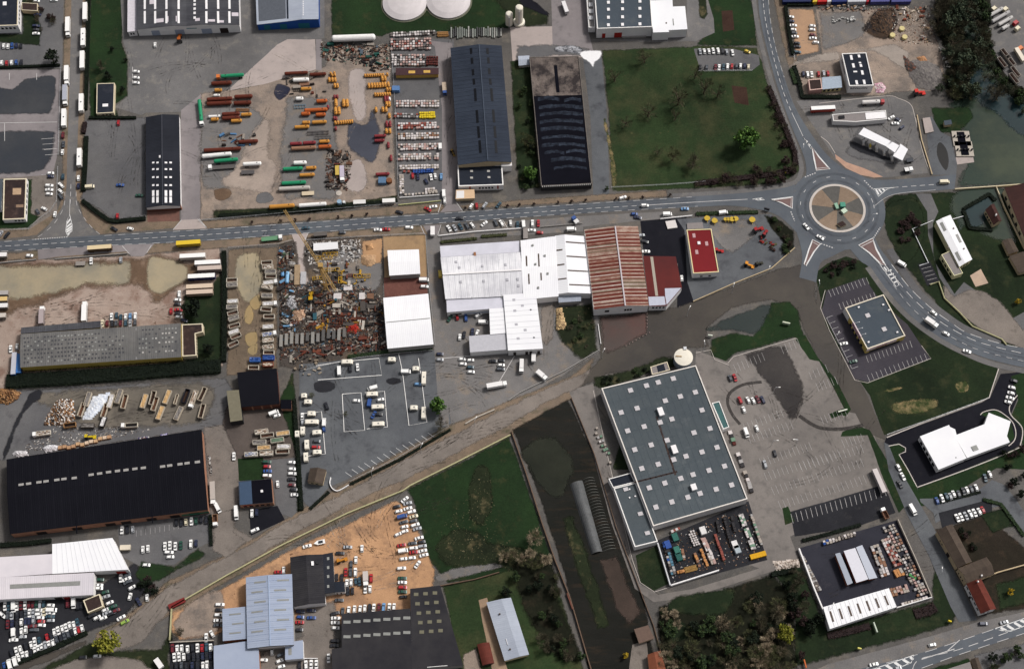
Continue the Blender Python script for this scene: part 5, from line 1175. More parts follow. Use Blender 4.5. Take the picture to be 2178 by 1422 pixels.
SK=flat('rooflight_lilac',(206,200,202),.5,var=.06)
for u,v in((1341,830),(1375,820),(1400,813),(1432,805),(1321,877),(1355,868),(1415,852),(1447,843),(1479,834),(1335,916),(1370,907),(1404,898),(1429,891),(1493,872),(1350,956),(1385,946),(1419,936),(1476,920),(1510,911),(1365,996),(1400,987),(1433,977),(1459,970),(1493,961),(1525,951),(1381,1037),(1414,1027),(1448,1017),(1474,1009),(1508,1000),(1541,991),(1395,1078),(1429,1067),(1463,1057),(1489,1049),(1523,1040),(1556,1031)):b.item('skylight',u,v,10,10,SK,.35)
b.seams(14,SEAMB,'s',.1,.01);b.seams(9,SEAMB,'t',.1,.012)
for u,v in((1405,877),(1434,957),(1475,1037)):
 x=b.item('ventilation_unit',u,v,11,18 if v<1000 else 13,GLASSW,1.8)
for i in range(8):b.item('roof_joint',1399+i*5,897+i*15.5-4,4,17,DECK_BROWN,.05)
for i in range(8):b.item('roof_joint',1434-i*11.2,1004+i*2.8,13,3.4,DECK_BROWN,.06)
b=House('store_annex','lower blue-grey annex wing at the south-west corner of the store','building',[(1305,1038),(1352,1026),(1399,1151),(1350,1163)],5.2,roof=DECK_BLUE,parapet=(.5,.4,TRIM),wall=WHITEW)
for u,v in((1331,1040),(1362,1092),(1377,1133)):b.item('skylight',u,v,10,8,SK,.35)
b.items('roof_vent',[(1339,1040),(1339,1058),(1351,1055)],3,3,GLASSW,.5)
b=House('store_porch_block','small flat block between the store and its annex','building',[(1294,1018),(1341,1005),(1351,1025),(1304,1037)],4.6,roof=DECK_DARK,parapet=(.4,.3,TRIM),wall=WHITEW)
b=House('store_canopy','narrow green-topped canopy on the east side of the store','canopy',[(1514,857),(1530,853),(1551,908),(1538,913)],4.4,roof=flat('roof_seagreen',(70,104,104),.7,var=.12),parapet=(.4,.3,TRIM),wall=WHITEW)
b=House('store_plant_room','small grey plant room beside the round white tank','building',[(1383,780),(1419,769),(1425,787),(1387,797)],3.6,roof=DECK_GREY,parapet=(.4,.3,TRIMC),wall=GREYW);b.item('wet_patch_plate',1406,783,16,14,DECK_DARK,.03)
e=empty('water_tank',P(1451,770));tag(e,'round white-topped tank at the north corner of the store','tank')
m=MB();m.tube([(0,4.7),(6.2,4.7)],'z',32);m.build('shell',flat('tank_steelblue',(146,156,168),.5,.2),e)
m=MB();m.tube([(6.2,4.95),(6.5,4.95),(6.9,2.5),(7.0,.3)],'z',32);m.build('lid',flat('tank_lid_cream',(240,232,216),.7,var=.06),e)
m=MB();m.bar((-4,.4,6.9),(-1,0,7.1),.5);m.build('pipe',flat('pipe_tan',(190,160,120),.7),e)
m=MB();m.box(-.8,.8,-.8,.8,0,7.2);m.build('ladder_cage',METAL,e,(1.0,4.9,0))
b=House('sign_shop','yellow-walled shop with dark slate roof and crimson fascia signs','building',[(1796.7,655),(1879,626.5),(1925.5,714.5),(1844.3,743)],5.0,roof=DECK_SLATE,parapet=(.55,.5,flat('trim_cream_pale',(238,226,206),.7)),wall=flat('wall_mustard',(220,192,110),.8,var=.08))
b.item('skylight',1845.5,671,9,9,SK,.35);b.item('skylight',1880.5,700,9,9,SK,.35)
b.items('roof_lamp',[(1826,654),(1878,648.5),(1908,707),(1890.5,660),(1847,728)],4,3,GLASSW,.7)
b.opening('white_panel','w',0,.22,.2,4.8,WHITEW,.1);b.opening('sign_board','w',.36,.72,2.9,6.4,flat('sign_white',(236,214,216),.6),.25);b.text('Amara','w',.54,4.7,3.4,INKR,.34)
b.opening('sign_board','s',.0,.78,2.6,5.0,flat('sign_white',(236,214,216),.6),.18);b.text('Amara','s',.38,3.8,2.4,INKR,.26)
b.windows('w',5,.3,.9,.2,2.4);b.opening('window','s',.1,.9,.2,1.6,GLASSD)
for f in(.4,.54,.68):
 a_,b_=b.edge('w');p=a_.lerp(b_,f);m=MB();m.bar((0,0,6.3),(2.6,.6,6.9),.15);m.box(2.4,2.9,.4,.8,6.6,6.9);m.build('sign_lamp_arm',METAL,b.root,(p.x,p.y,0))
b=House('white_workshop','bright white square workshop inside the black tarmac loop','building',[(1957,928),(2018,904),(2055,974),(1996,998)],4.6,roof=ROOF_WHITE,wall=WHITEW,over=.1)
b.items('skylight',[(1998,944),(2007,961)],6,5,GLASSG,.2);b.windows('w',5,.1,.9,.5,3);b.item('roof_vent',2033,973,2,2,GLASSK,.4)
b=House('white_showroom','bright white winged showroom joined to the square workshop','building',[(2020,908),(2031,913),(2034,925),(2094,902),(2103,878),(2149,896),(2141,927),(2147,940),(2057,973)],4.2,roof=ROOF_WHITE,wall=WHITEW,over=.1)
m=MB();m.box(-1.5,1.5,-1.3,1.3,0,.3);m.build('skylight',GLASSG,b.root,P(2073,953,4.2)-b.c+Vector((0,0,.25)),.35)
b=House('tile_yard_hall','white hall with seven dark rooflight slots at the tile yard','building',[(1752,1291),(1890,1251),(1905,1290),(1765,1336)],5.2,('t',[(0,0),(1,.8)]),WHITEW,ROOF_WHITE)
b.seams(16,SEAMG)
for i in range(7):b.item('rooflight_strip',1769+i*19.4,1310-i*5.7,4,24,GLASSB)
for i,(q,l)in enumerate((([(1778,1178),(1786,1176),(1812,1238),(1803,1242)],'narrow grey-roofed open rack, westernmost in the tile yard'),([(1796,1172),(1818,1166),(1845,1230),(1822,1237)],'wide white-roofed open rack in the middle of the tile yard'),([(1822,1164),(1833,1160),(1864,1227),(1849,1230)],'pale grey-roofed open rack, easternmost in the tile yard'))):
 b=House('storage_rack',l,'rack',q,3.6,roof=flat(f'rack_roof_{i}',[(168,174,186),(226,224,232),(196,200,212)][i],.5,var=.05),wall=flat('rack_stock',(150,96,78),.8,var=.3,vs=1.2),over=.3)
b=House('farm_barn','long brown-tiled barn with tan wall along the east street','barn',[(1994,1129),(2025,1115),(2066,1193),(2037,1206)],5,('s',gable(2.2)),TANW,ROOF_BROWN);b.opening('door','w',.55,.66,0,3.4,DARKD);b.windows('w',2,.2,.4,1.4,2.4,fill=.3)
b=House('farm_shed','khaki-tiled broad shed between the barn and the red-roofed house','barn',[(2039,1208),(2098,1185),(2114,1219),(2056,1239)],5,('t',gable(2.0)),TANW,ROOF_BROWN);b.windows('w',3,.2,.9,1.4,2.6,fill=.3);b.item('chimney',2087,1224,3,3,TRIM,1.2)
b=House('red_roofed_house','white farmhouse with long red tiled roof by the bottom road','house',[(2057,1241),(2087,1232),(2118,1293),(2087,1303)],5.4,('s',gable(2.6)),WHITEW,ROOF_TERRA);b.windows('w',5,.05,.95,2.8,4);b.opening('door','w',.35,.42,0,2.4,DARKD);b.windows('s',2,.2,.8,2.6,3.8,fill=.4);b.item('chimney',2079,1237,3,3,TRIM,1.4)
b=House('white_garage_hall','white garage hall with slanted east end and two grey rooflight strips','building',[(112,1157),(239,1144),(272,1210),(112,1219)],6,roof=ROOF_WHITE,wall=WHITEW,over=.15)
b.seams(14,SEAMG,'s',.1,.02);b.item('rooflight_strip',154,1183,42,8,GLASSG);b.item('rooflight_strip',219,1180,43,8,GLASSG);b.items('roof_hatch',[(164,1198),(207,1196)],7,6,flat('hatch_grey',(186,184,190),.6),.2);b.opening('door','s',.82,.95,0,3.6,REDD)
b=House('white_garage_wing','off-white wing with one grey rooflight at the left edge','building',[(-40,1187),(111,1178),(111,1219),(-40,1230)],6,roof=ROOF_LAV,wall=WHITEW,over=.1);b.item('rooflight_strip',55,1201,66,9,GLASSG)
b=House('garage_yard_hall','long off-white front hall above the crowded scrap cars','building',[(-40,1231),(200,1219),(197,1263),(-40,1275)],5.4,('t',[(0,.8),(1,0)]),WHITEW,ROOF_LAV);b.item('rooflight_strip',96,1243,150,9,GLASSG);b.opening('door','s',.64,.71,0,3,DARKD);b.opening('door','s',.72,.78,0,3,REDD)
b=House('gatehouse','square brown-roofed gatehouse in the scrap car yard','building',[(177,1276),(212,1262),(220,1289),(187,1303)],3,roof=DECK_BROWN,parapet=(.5,.3,TRIMC),wall=CREAMW)
b=House('sky_blue_hall','sky-blue roofed hall with rows of grey rooflights on the orange yard','building',[(524,1228),(620,1221),(624,1369),(527,1377)],7,('s',gable(1.4)),GREYW,ROOF_SKY)
for i in range(6):
 b.item('rooflight_strip',551-(i%2)*6+2,1237+i*21,25,3.6,GLASSG);b.item('rooflight_strip',600-(i%2)*6+2,1233+i*21,25,3.6,GLASSG)
b.seams(12,flat('seam_sky',(150,164,192),.6),'t');b.ridge(flat('ridge_sky',(170,186,212),.6),.4);b.opening('white_band','s',.2,.9,3.6,5,TRIM)
b=House('sky_blue_wing','lower sky-blue wing with three rooflights west of the sky-blue hall','building',[(474,1295),(523,1291),(525,1357),(475,1361)],5,('s',[(0,0),(1,.8)]),BRICKW,ROOF_SKY)
for i in range(3):b.item('rooflight_strip',500+(i%2)*6,1305+i*20,25,3,GLASSG)
b=House('sky_blue_south_wing','sky-blue roofed wing cut by the bottom edge','building',[(455,1373),(526,1363),(550,1380),(553,1450),(456,1450)],5,roof=ROOF_SKY,wall=BRICKW,over=.1)
b=House('blue_lean_to','small blue lean-to with a dark vent east of the sky-blue hall','building',[(607,1366),(644,1361),(645,1399),(607,1402)],4,roof=ROOF_SKY,wall=WHITEW,over=.1);b.item('roof_vent',617,1385,7,14,GLASSG,.3)
b=House('dark_gabled_hall','dark grey gabled hall with white gable in the orange yard','building',[(618,1185),(685,1179),(691,1280),(624,1289)],6,('s',gable(1.6)),WHITEW,ribbed('roof_charcoal',(62,60,62),1.0,.3,col2=(47,46,51),vs=.08,var=.3));b.item('roof_vent',665,1198,5,9,GLASSW,.8);b.item('roof_vent',675,1197,5,5,GLASSK,.6)
b=House('dark_side_hall','narrow dark lean-to with pale roof patches on the gabled hall','building',[(686,1180),(707,1175),(711,1258),(692,1262)],5,('s',[(0,.8),(1,0)]),GREYW,ROOF_DARK)
for v in(1187,1206,1225,1246):b.item('rooflight',698,v,5,6,GLASSG)
b=House('dark_porch','small dark porch with white front beside the gabled hall','building',[(710,1237),(732,1236),(734,1257),(712,1259)],4,roof=DECK_DARK,wall=WHITEW,over=.1);b.windows('s',2,.1,.9,.5,2.5,fill=.4)
CHAR=ribbed('roof_charcoal',(72,70,72),1.0,.3)
b=House('charcoal_hall','big charcoal roofed hall with pale rooflight rows at the bottom','building',[(727,1305),(872,1294),(876,1422),(708,1432),(706,1380),(728,1377)],6,roof=CHAR,wall=WHITEW,over=.15)
for j,v in enumerate((1322,1353)):
 for i in range(7):
  u=738+i*21.2;m=MB();m.box(-1.7,1.7,-.7,.7,0,.1);m.build('rooflight',GLASSG,b.root,P(u,v-i*1.5,6.3)-b.c)
b=House('charcoal_wing','charcoal wing with small square rooflights east of the big charcoal hall','building',[(873,1252),(936,1245),(984,1413),(877,1422)],6,roof=CHAR,wall=GREYW,over=.15)
for j in range(5):
 for i in range(3):m=MB();m.box(-1.1,1.1,-.8,.8,0,.1);m.build('rooflight',flat('rooflight_olive',(120,116,98),.6),b.root,P(885+i*20+j*3,1263+j*20-i*1.5,6.3)-b.c)
b.opening('rooftop_frame','s',.3,.7,6.2,7.6,TRIM,.1)
b=House('silver_long_house','long silver and white gabled house among the gardens','building',[(1036,1281),(1086,1271),(1124,1390),(1074,1403)],4,('s',gable(.9,.62)),flat('wall_butter',(232,214,170),.8),ROOF_SILVER);b.items('roof_vent',[(1063,1305),(1085,1380)],3,3,GLASSB,.8);b.item('roof_pipe',1078,1364,1,14,GLASSW,.3)
b=House('red_curved_shed','small shed with curved red roof beside the silver house','shed',[(1016,1370),(1040,1366),(1050,1408),(1027,1413)],2.4,('s',barrel(1,6)),DKW,ROOF_TERRA)
b=House('brown_cabin','brown flat cabin at the end of the black field','shed',[(1350,1338),(1378,1330),(1390,1356),(1360,1366)],2.6,roof=flat('roof_umber',(112,92,82),.8,var=.15),wall=TANW)
b=House('terracotta_cottage','cottage with bright terracotta roof at the bottom edge','house',[(1378,1392),(1404,1384),(1420,1440),(1384,1440)],3.6,('s',gable(1.2)),TANW,ribbed('roof_tile_terra',(146,88,64),.5,.5,col2=(120,72,56),vs=.1,var=.2))
b=House('corner_house','pale-walled house cut by the bottom right edge','house',[(2066,1402),(2080,1398),(2094,1440),(2078,1440)],3.6,('s',gable(1)),TANW,ROOF_BROWN)
b=House('pavilion','pale pavilion with glazed roof among trees at the bottom right','building',[(2000,1428),(2062,1408),(2072,1440),(2000,1450)],3,roof=DECK_GREY,wall=TANW)
def tunnel(label,q,clad,hh):
 W=[P(u,v)for u,v in q];c=sum(W,Vector())/4;e=empty('polytunnel',c);tag(e,label,'greenhouse','polytunnels in the black field')
 def pt(s_,t_,k):
  a=W[0].lerp(W[1],s_);b_=W[3].lerp(W[2],s_);p=a.lerp(b_,t_)-c;return Vector((p.x,p.y,.05+hh*math.sin(math.pi*s_)**.8 if 0<s_<1 else .05))
 n=8;nr=24
 if clad:
  m=MB()
  for i in range(n):
   m.face([pt(i/n,0,0),pt((i+1)/n,0,0),pt((i+1)/n,1,0),pt(i/n,1,0)][::-1])
  m.build('film',flat('film_silver',(98,99,100),.6,var=.3,vs=.3),e)
 for j in range(nr+1):
  m=MB();t=j/nr
  for i in range(n):m.bar(pt(i/n,t,0)+Vector((0,0,.06)),pt((i+1)/n,t,0)+Vector((0,0,.06)),.12)
  m.build('hoop',flat('hoop_steel',(128,128,122),.6)if not clad else flat('hoop_dull',(112,112,110),.7),e)
tunnel('polytunnel clad in silver film, west of the bare frame',[(1212,1030),(1239,1022),(1281,1172),(1258,1178)],True,2.0)
tunnel('bare hooped polytunnel frame without film',[(1240,1020),(1263,1016),(1310,1166),(1282,1172)],False,2.2)
# ================================================================== VEHICLE AND GOODS KIT
PAINTS={'w':('white',(255,253,250)),'s':('silver',(176,178,182)),'k':('black',(38,38,44)),'d':('dark grey',(82,86,92)),'b':('blue',(48,84,150)),'n':('navy',(42,48,76)),
   'r':('red',(178,38,44)),'m':('maroon',(108,36,44)),'g':('dark green',(38,82,66)),'t':('blue-grey',(54,82,96)),'l':('light blue',(112,156,200)),'y':('yellow',(222,190,60)),
   'o':('orange',(222,120,50)),'e':('cream',(230,218,188)),'c':('tan',(176,140,104)),'a':('lime green',(150,180,80))}
TYRE=flat('tyre',(34,34,34),.9);AUTOGLASS=flat('auto_glass',(44,48,56),.12,spec=.6)
def coat(k):return flat('coat_'+PAINTS[k][0].replace(' ','_').replace('-','_'),PAINTS[k][1],.32,.0,.5)
_cm={}
BODY={'hatchback':dict(L=3.8,W=1.66,hood=.95,nose=.62,cab=(-1.65,-1.35,.35,1.0),roof=1.42,tail=.98),
  'saloon':dict(L=4.45,W=1.72,hood=.92,nose=.64,cab=(-1.35,-.72,.38,1.1),roof=1.40,tail=.98),
  'estate car':dict(L=4.5,W=1.72,hood=.93,nose=.64,cab=(-2.05,-1.85,.38,1.08),roof=1.44,tail=1.0),
  'small van':dict(L=4.2,W=1.70,hood=1.0,nose=.7,cab=(-2.02,-1.98,.55,1.15),roof=1.85,tail=1.3)}
def car_mesh(kind,k):
 key=(kind,k)
 if key in _cm:return _cm[key]
 B=BODY[kind];L,W=B['L'],B['W'];m=MB();hx,hy=L/2,W/2
 st=[(-hx,.80,.45,B['tail']-.18),(-hx+.18,.92,.28,B['tail']-.02),(-hx+.7,1,.25,B['tail']),(B['cab'][3]-.1,1,.25,B['hood']),(hx-.45,.95,.25,B['hood']-.1),(hx-.1,.86,.28,B['nose']+.08),(hx,.74,.42,B['nose']-.08)]
 rings=[]
 for x,f,z0,z1 in st:
  y=hy*f;rings.append([(x,-y*.96,z0),(x,-y,(z0+z1)/2),(x,-y*.9,z1),(x,y*.9,z1),(x,y,(z0+z1)/2),(x,y*.96,z0)])
 for a,b in zip(rings[:-1],rings[1:]):
  for i in range(5):m.face([a[i],b[i],b[i+1],a[i+1]],0)
 m.face(rings[0],0);m.face(rings[-1][::-1],0)
 x0,x1,x2,x3=B['cab'];zt=B['roof'];zb0,zb1=B['tail']-.03,B['hood']-.03
 yb,yt=hy*.9,hy*.72
 m.face([(x1,-yt,zt),(x2,-yt,zt),(x2,yt,zt),(x1,yt,zt)],0)
 m.face([(x0,-yb,zb0),(x3,-yb,zb1),(x2,-yt,zt),(x1,-yt,zt)],1);m.face([(x3,yb,zb1),(x0,yb,zb0),(x1,yt,zt),(x2,yt,zt)],1)
 m.face([(x3,-yb,zb1),(x3,yb,zb1),(x2,yt,zt),(x2,-yt,zt)],0);m.face([(x0,yb,zb0),(x0,-yb,zb0),(x1,-yt,zt),(x1,yt,zt)],0)
 for wx in(-hx*.6,hx*.62):
  for wy in(-hy*.93,hy*.93):
   n=8
   for q in range(n):
    a0,a1=2*math.pi*q/n,2*math.pi*(q+1)/n
    m.face([(wx,wy*1.03,.3),(wx+.3*math.cos(a0),wy*1.03,.3+.3*math.sin(a0)),(wx+.3*math.cos(a1),wy*1.03,.3+.3*math.sin(a1))][::1 if wy<0 else-1],2)
 body=m.mesh('car_body',[coat(k),AUTOGLASS,TYRE])
 def pane(p,q,r,s_):
  n=((Vector(q)-Vector(p)).cross(Vector(s_)-Vector(p))).normalized()*.025;mm=MB()
  c=(Vector(p)+Vector(q)+Vector(r)+Vector(s_))/4
  mm.face([c+(Vector(v)-c)*.9+n for v in(p,q,r,s_)]);return mm.mesh('pane',AUTOGLASS)
 ws=pane((x3,-yb,zb1),(x3,yb,zb1),(x2,yt,zt),(x2,-yt,zt));rw=pane((x0,yb,zb0),(x0,-yb,zb0),(x1,-yt,zt),(x1,yt,zt))
 _cm[key]=(body,ws,rw,m)
 return _cm[key]
CARS=[]
rc=random.Random(11)
def kindof(k):
 x=rc.random()
 return 'hatchback' if x<.5 else 'saloon' if x<.85 else 'estate car'
def car(u,v,a,k,where,kind=None,group=None):
 kind=kind or kindof(k)
 CARS.append(dict(u=u,v=v,a=a,k=k,kind=kind,label=f'{PAINTS[k][0]} {kind} {where}',group=group))
def cars(where,side,lst,a=None,group=None):
 """lst: (u, v, heading, colour[, kind]) in order from the named side"""
 for i,it in enumerate(lst):
  u,v,h,k=(it[0],it[1],a,it[2])if a is not None and isinstance(it[2],str)else it[:4]
  kd=it[-1]if isinstance(it[-1],str)and len(it[-1])>1 else None
  kind=kd or kindof(k)
  CARS.append(dict(u=u,v=v,a=h,k=k,kind=kind,label=f'{PAINTS[k][0]} {kind}, {ORD[i] if i < 20 else ORD[-1]} from {side} {where}',group=group or 'cars '+where))
def row(where,side,a,b,h,codes,group=None):
 """cars evenly along a line; '.' leaves a bay empty"""
 n=len(codes);lst=[]
 for i,k in enumerate(codes):
  if k=='.':continue
  t=i/max(1,n-1);lst.append((a[0]+(b[0]-a[0])*t+rc.uniform(-.6,.6),a[1]+(b[1]-a[1])*t+rc.uniform(-.8,.8),h+rc.uniform(-4,4),k))
 cars(where,side,lst,None,group)
def place_cars(limit=300):
 far=lambda c:(P(c['u'],c['v'])-_C).length
 order=sorted(CARS,key=far);rest=MB();rmats=[]
 for i,c in enumerate(order):
  body,ws,rw,mb_=car_mesh(c['kind'],c['k']);p=P(c['u'],c['v'],.5);p.z=.1;rz=heading(c['u'],c['v'],c['a'])
  if i<limit:
   o=new('parked_car',body,None,p,rz);tag(o,c['label'],'car',c['group'])
   new('windscreen',ws,o);new('rear_window',rw,o)
  else:
   M=Matrix.Translation(p)@Matrix.Rotation(rz,4,'Z')
   for me in(body,ws,rw):
    off=[]
    for mt in me.materials:
     if mt not in rmats:rmats.append(mt)
     off.append(rmats.index(mt))
    for pl in me.polygons:rest.face([M@me.vertices[vi].co for vi in pl.vertices],off[pl.material_index])
 if len(order)>limit:tag(rest.build('distant_cars',rmats),'small distant cars parked in the northern yards','cars',None,'stuff')
 print('cars',len(order))
def unit(name,label,cat,u,v,a,group=None,z=.1,zc=1.5):
 p=P(u,v,zc);p.z=z
 return tag(empty(name,p,heading(u,v,a)),label,cat,group)
def px2m(u,v,a,px):
 p,q=P(u,v),P(u+px*math.cos(R(a)),v-px*math.sin(R(a)))
 return(q-p).length
_wm={}
def wheels(par,xs,hy,r=.48):
 if r not in _wm:
  m=MB();n=10
  for k in range(n):
   t0,t1=2*math.pi*k/n,2*math.pi*(k+1)/n;A=[(r*math.cos(t),y,r*math.sin(t))for t in(t0,t1)for y in(-.16,.16)]
   m.face([A[0],A[1],A[3],A[2]]);m.face([(0,-.16,0),A[0],A[2]]);m.face([(0,.16,0),A[3],A[1]])
  _wm[r]=m.mesh('wheel',TYRE)
 for x in xs:
  for s_ in(-1,1):new('wheel',_wm[r],par,(x,s_*hy,r))
def cab_on(par,x,k,w=2.4,h=2.9,l=2.0):
 m=MB();m.box(x,x+l,-w/2,w/2,.6,h,0,.94,.92);o=m.build('cab',coat(k),par)
 m=MB();m.face([(x+l+.01,-w*.44,1.6),(x+l+.01,w*.44,1.6),(x+l*.975+.0,w*.42,h-.25),(x+l*.975,-w*.42,h-.25)]);m.build('windscreen',AUTOGLASS,o,(.04,0,0))
def trailer(label,u,v,a,lpx,top=(244,240,238),side=None,h=3.9,w=2.5,cabk=None,group='lorry trailers',kind='lorry_trailer',cat='trailer',dots=0,z0=1.0):
 """box trailer (and tractor when cabk is given); noted at its roof"""
 L=px2m(u,v,a,lpx);e=unit(kind,label,cat,u,v,a,group,zc=h)
 c1=flat('body_%d_%d_%d'%top,top,.5,var=.04);c2=flat('body_%d_%d_%d'%side,side,.55,var=.06)if side else c1
 m=MB();m.box(-L/2,L/2,-w/2,w/2,z0,h-.12,0);m.build('box_body',c2,e)
 m=MB();m.box(-L/2-.03,L/2+.03,-w/2-.03,w/2+.03,h-.12,h,0,.995,.97);r_=m.build('roof',c1,e)
 for i in range(dots):
  m=MB();m.box(-.35,.35,-.35,.35,0,.12);m.build('roof_hatch',AUTOGLASS,e,(-L/2+L*(i+1)/(dots+1),0,h))
 m=MB();m.box(-L/2+.3,L/2-.3,-.5,.5,.7,z0);m.build('chassis',TYRE,e)
 wheels(e,(-L/2+1.2,-L/2+2.4,L/2-(2.6 if not cabk else 1.6)),w/2-.25)
 if cabk:cab_on(e,L/2+.25,cabk);wheels(e,(L/2+1.2,),w/2-.25)
 return e
def van(label,u,v,a,k='w',L=5.2,w=1.95,h=2.3,group='vans'):
 e=unit('panel_van',label,'van',u,v,a,group,zc=h)
 m=MB();m.box(-L/2,L/2-1.5,-w/2,w/2,.35,h,0,.985,.9);m.build('load_body',coat(k),e)
 m=MB();q=[(L/2-1.5,h*.97),(L/2-1.1,h*.95),(L/2-.55,1.35),(L/2,1.05),(L/2,.4),(L/2-1.5,.4)]
 y=w/2*.97
 for i in range(len(q)):
  a_,b_=q[i],q[(i+1)%len(q)];m.face([(a_[0],-y,a_[1]),(a_[0],y,a_[1]),(b_[0],y,b_[1]),(b_[0],-y,b_[1])])
 m.face([(x,-y,z)for x,z in q]);m.face([(x,y,z)for x,z in q][::-1]);m.build('cab',coat(k),e)
 m=MB();m.face([(L/2-1.06,-y*.9,h*.93),(L/2-.58,-y*.9,1.4),(L/2-.58,y*.9,1.4),(L/2-1.06,y*.9,h*.93)]);m.build('windscreen',AUTOGLASS,e,(.03,0,.04))
 wheels(e,(-L/2+.9,L/2-.9),w/2-.12,.34)
 return e
def caravan(label,u,v,a,lpx=24,group='caravans',k='e'):
 L=px2m(u,v,a,lpx);h,w=2.5,2.2;e=unit('caravan',label,'caravan',u,v,a,group,zc=h)
 m=MB();n=7;prof=[]
 q=[(-L/2,.5),(-L/2-.05,1.4),(-L/2+.25,2.3),(-L/2+.8,h),(L/2-.9,h),(L/2-.35,2.2),(L/2,1.3),(L/2-.1,.5)]
 for i in range(len(q)-1):
  a_,b_=q[i],q[i+1];m.face([(a_[0],w/2,a_[1]),(a_[0],-w/2,a_[1]),(b_[0],-w/2,b_[1]),(b_[0],w/2,b_[1])][::-1])
 m.face([(x,-w/2,z)for x,z in q][::-1]);m.face([(x,w/2,z)for x,z in q]);m.build('shell',flat('caravan_shell',(246,238,222),.4,var=.04),e)
 m=MB();m.box(-.4,.4,-.35,.35,0,.12);m.build('roof_hatch',GLASSG,e,(.2,0,h))
 m=MB();m.box(-L*.3,L*.25,-w/2-.02,w/2+.02,1.3,1.9);m.build('window_band',AUTOGLASS,e)
 m=MB();m.bar((L/2-.2,-.6,.5),(L/2+1.0,0,.5),.1);m.bar((L/2-.2,.6,.5),(L/2+1.0,0,.5),.1);m.build('drawbar',TYRE,e)
 wheels(e,(-.2,),w/2-.1,.32)
 return e
def tipper(label,u,v,a,lpx=23,fill=None,rim=(222,212,196),inner=(92,66,54),cabk=None,w=2.4,h=1.7,group='tipper bodies and skips',name='open_skip',cat='skip'):
 """open steel body, empty or loaded"""
 L=px2m(u,v,a,lpx);e=unit(name,label,cat,u,v,a,group,zc=h+.6)
 z0=.7;c1=flat('skip_%d_%d_%d'%rim,rim,.7,var=.12);c2=flat('skip_in_%d_%d_%d'%inner,inner,.9,var=.25,vs=1.5)
 m=MB();t=.16;T=z0+h
 m.box(-L/2,L/2,-w/2,-w/2+t,z0,T);m.box(-L/2,L/2,w/2-t,w/2,z0,T);m.box(-L/2,-L/2+t,-w/2+t,w/2-t,z0,T);m.box(L/2-t,L/2,-w/2+t,w/2-t,z0,T)
 m.build('side_walls',c1,e)
 m=MB();m.face([(-L/2+t,-w/2+t,z0+.15),(L/2-t,-w/2+t,z0+.15),(L/2-t,w/2-t,z0+.15),(-L/2+t,w/2-t,z0+.15)]);m.build('floor_plate',c2,e)
 if fill:heap_mesh('load',(L-.5)/2,(w-.5)/2,T-.15,.5,fill,e,base=z0+.2)
 wheels(e,(-L/2+.8,-L/2+1.9),w/2-.3,.45)
 m=MB();m.box(-L/2+.2,L/2-.2,-.5,.5,.45,z0);m.build('chassis',TYRE,e)
 if cabk:cab_on(e,L/2+.2,cabk,2.3,2.7,1.7);wheels(e,(L/2+1.0,),w/2-.3,.45)
 return e
def heap_mesh(name,hx,hy,z,amp,mats,parent=None,base=0.0,loc=None,rz=0.0,n=7):
 """a lumpy load of broken stuff"""
 m=MB();sd=random.uniform(0,99)
 ms=mats if isinstance(mats,list)else[mats]
 g=[[(-hx+2*hx*i/n,-hy+2*hy*j/n,z+amp*noise.noise((i*.9+sd,j*.9,sd)))for j in range(n+1)]for i in range(n+1)]
 for i in range(n):
  for j in range(n):m.face([g[i][j],g[i+1][j],g[i+1][j+1],g[i][j+1]],random.randrange(len(ms)))
 for i in range(n):
  m.face([(g[i][0][0],-hy,base),(g[i+1][0][0],-hy,base),g[i+1][0],g[i][0]]);m.face([(g[i+1][n][0],hy,base),(g[i][n][0],hy,base),g[i][n],g[i+1][n]])
  m.face([(-hx,g[0][i+1][1],base),(-hx,g[0][i][1],base),g[0][i],g[0][i+1]]);m.face([(hx,g[n][i][1],base),(hx,g[n][i+1][1],base),g[n][i+1],g[n][i]])
 return m.build(name,ms,parent,loc,rz)
_tk={}
def vessel(label,u,v,a,lpx,k,dia=1.6,group='gas tanks',name='gas_tank',lift=.5,hatch=True,cat='tank'):
 L=round(px2m(u,v,a,lpx),1);r=dia/2
 key=(L,dia,k)
 col=k if not isinstance(k,str)else PAINTS[k][1]
 if key not in _tk:
  m=MB();m.tube([(-L/2,r*.25),(-L/2+r*.12,r*.6),(-L/2+r*.35,r*.88),(-L/2+r*.6,r),(L/2-r*.6,r),(L/2-r*.35,r*.88),(L/2-r*.12,r*.6),(L/2,r*.25)],'x',14)
  body=m.mesh('shell',flat('tank_%d_%d_%d'%tuple(col),col,.4,var=.1,vs=.7))
  m=MB();m.tube([(0,.3),(.25,.3)],'z',8);hat=m.mesh('manhole',flat('manhole_dark',(60,50,46),.7))
  m=MB()
  for x in(-L*.3,L*.3):m.box(x-.12,x+.12,-r*.7,r*.7,0,lift+r*.4)
  sup=m.mesh('saddle',flat('saddle_brown',(92,66,54),.8))
  _tk[key]=(body,hat,sup)
 b_,h_,s_=_tk[key]
 e=unit(name,label,cat,u,v,a,group,zc=lift+r,z=.05)
 new('shell',b_,e,(0,0,lift+r));
 if hatch:new('manhole',h_,e,(L*.28,0,lift+2*r-.08))
 new('saddle',s_,e)
 return e
def tanker(label,u,v,a,lpx,k,cabk=None,dia=2.2,group='tanker trailers'):
 e=vessel(label,u,v,a,lpx,k,dia,group,'tanker_trailer',1.1,True,'tanker');L=px2m(u,v,a,lpx)
 wheels(e,(-L/2+1.5,-L/2+2.8),.95)
 if cabk:cab_on(e,L/2+.4,cabk);wheels(e,(L/2+1.4,),.95)
 return e
PALLETS=[]
rp_=random.Random(5)
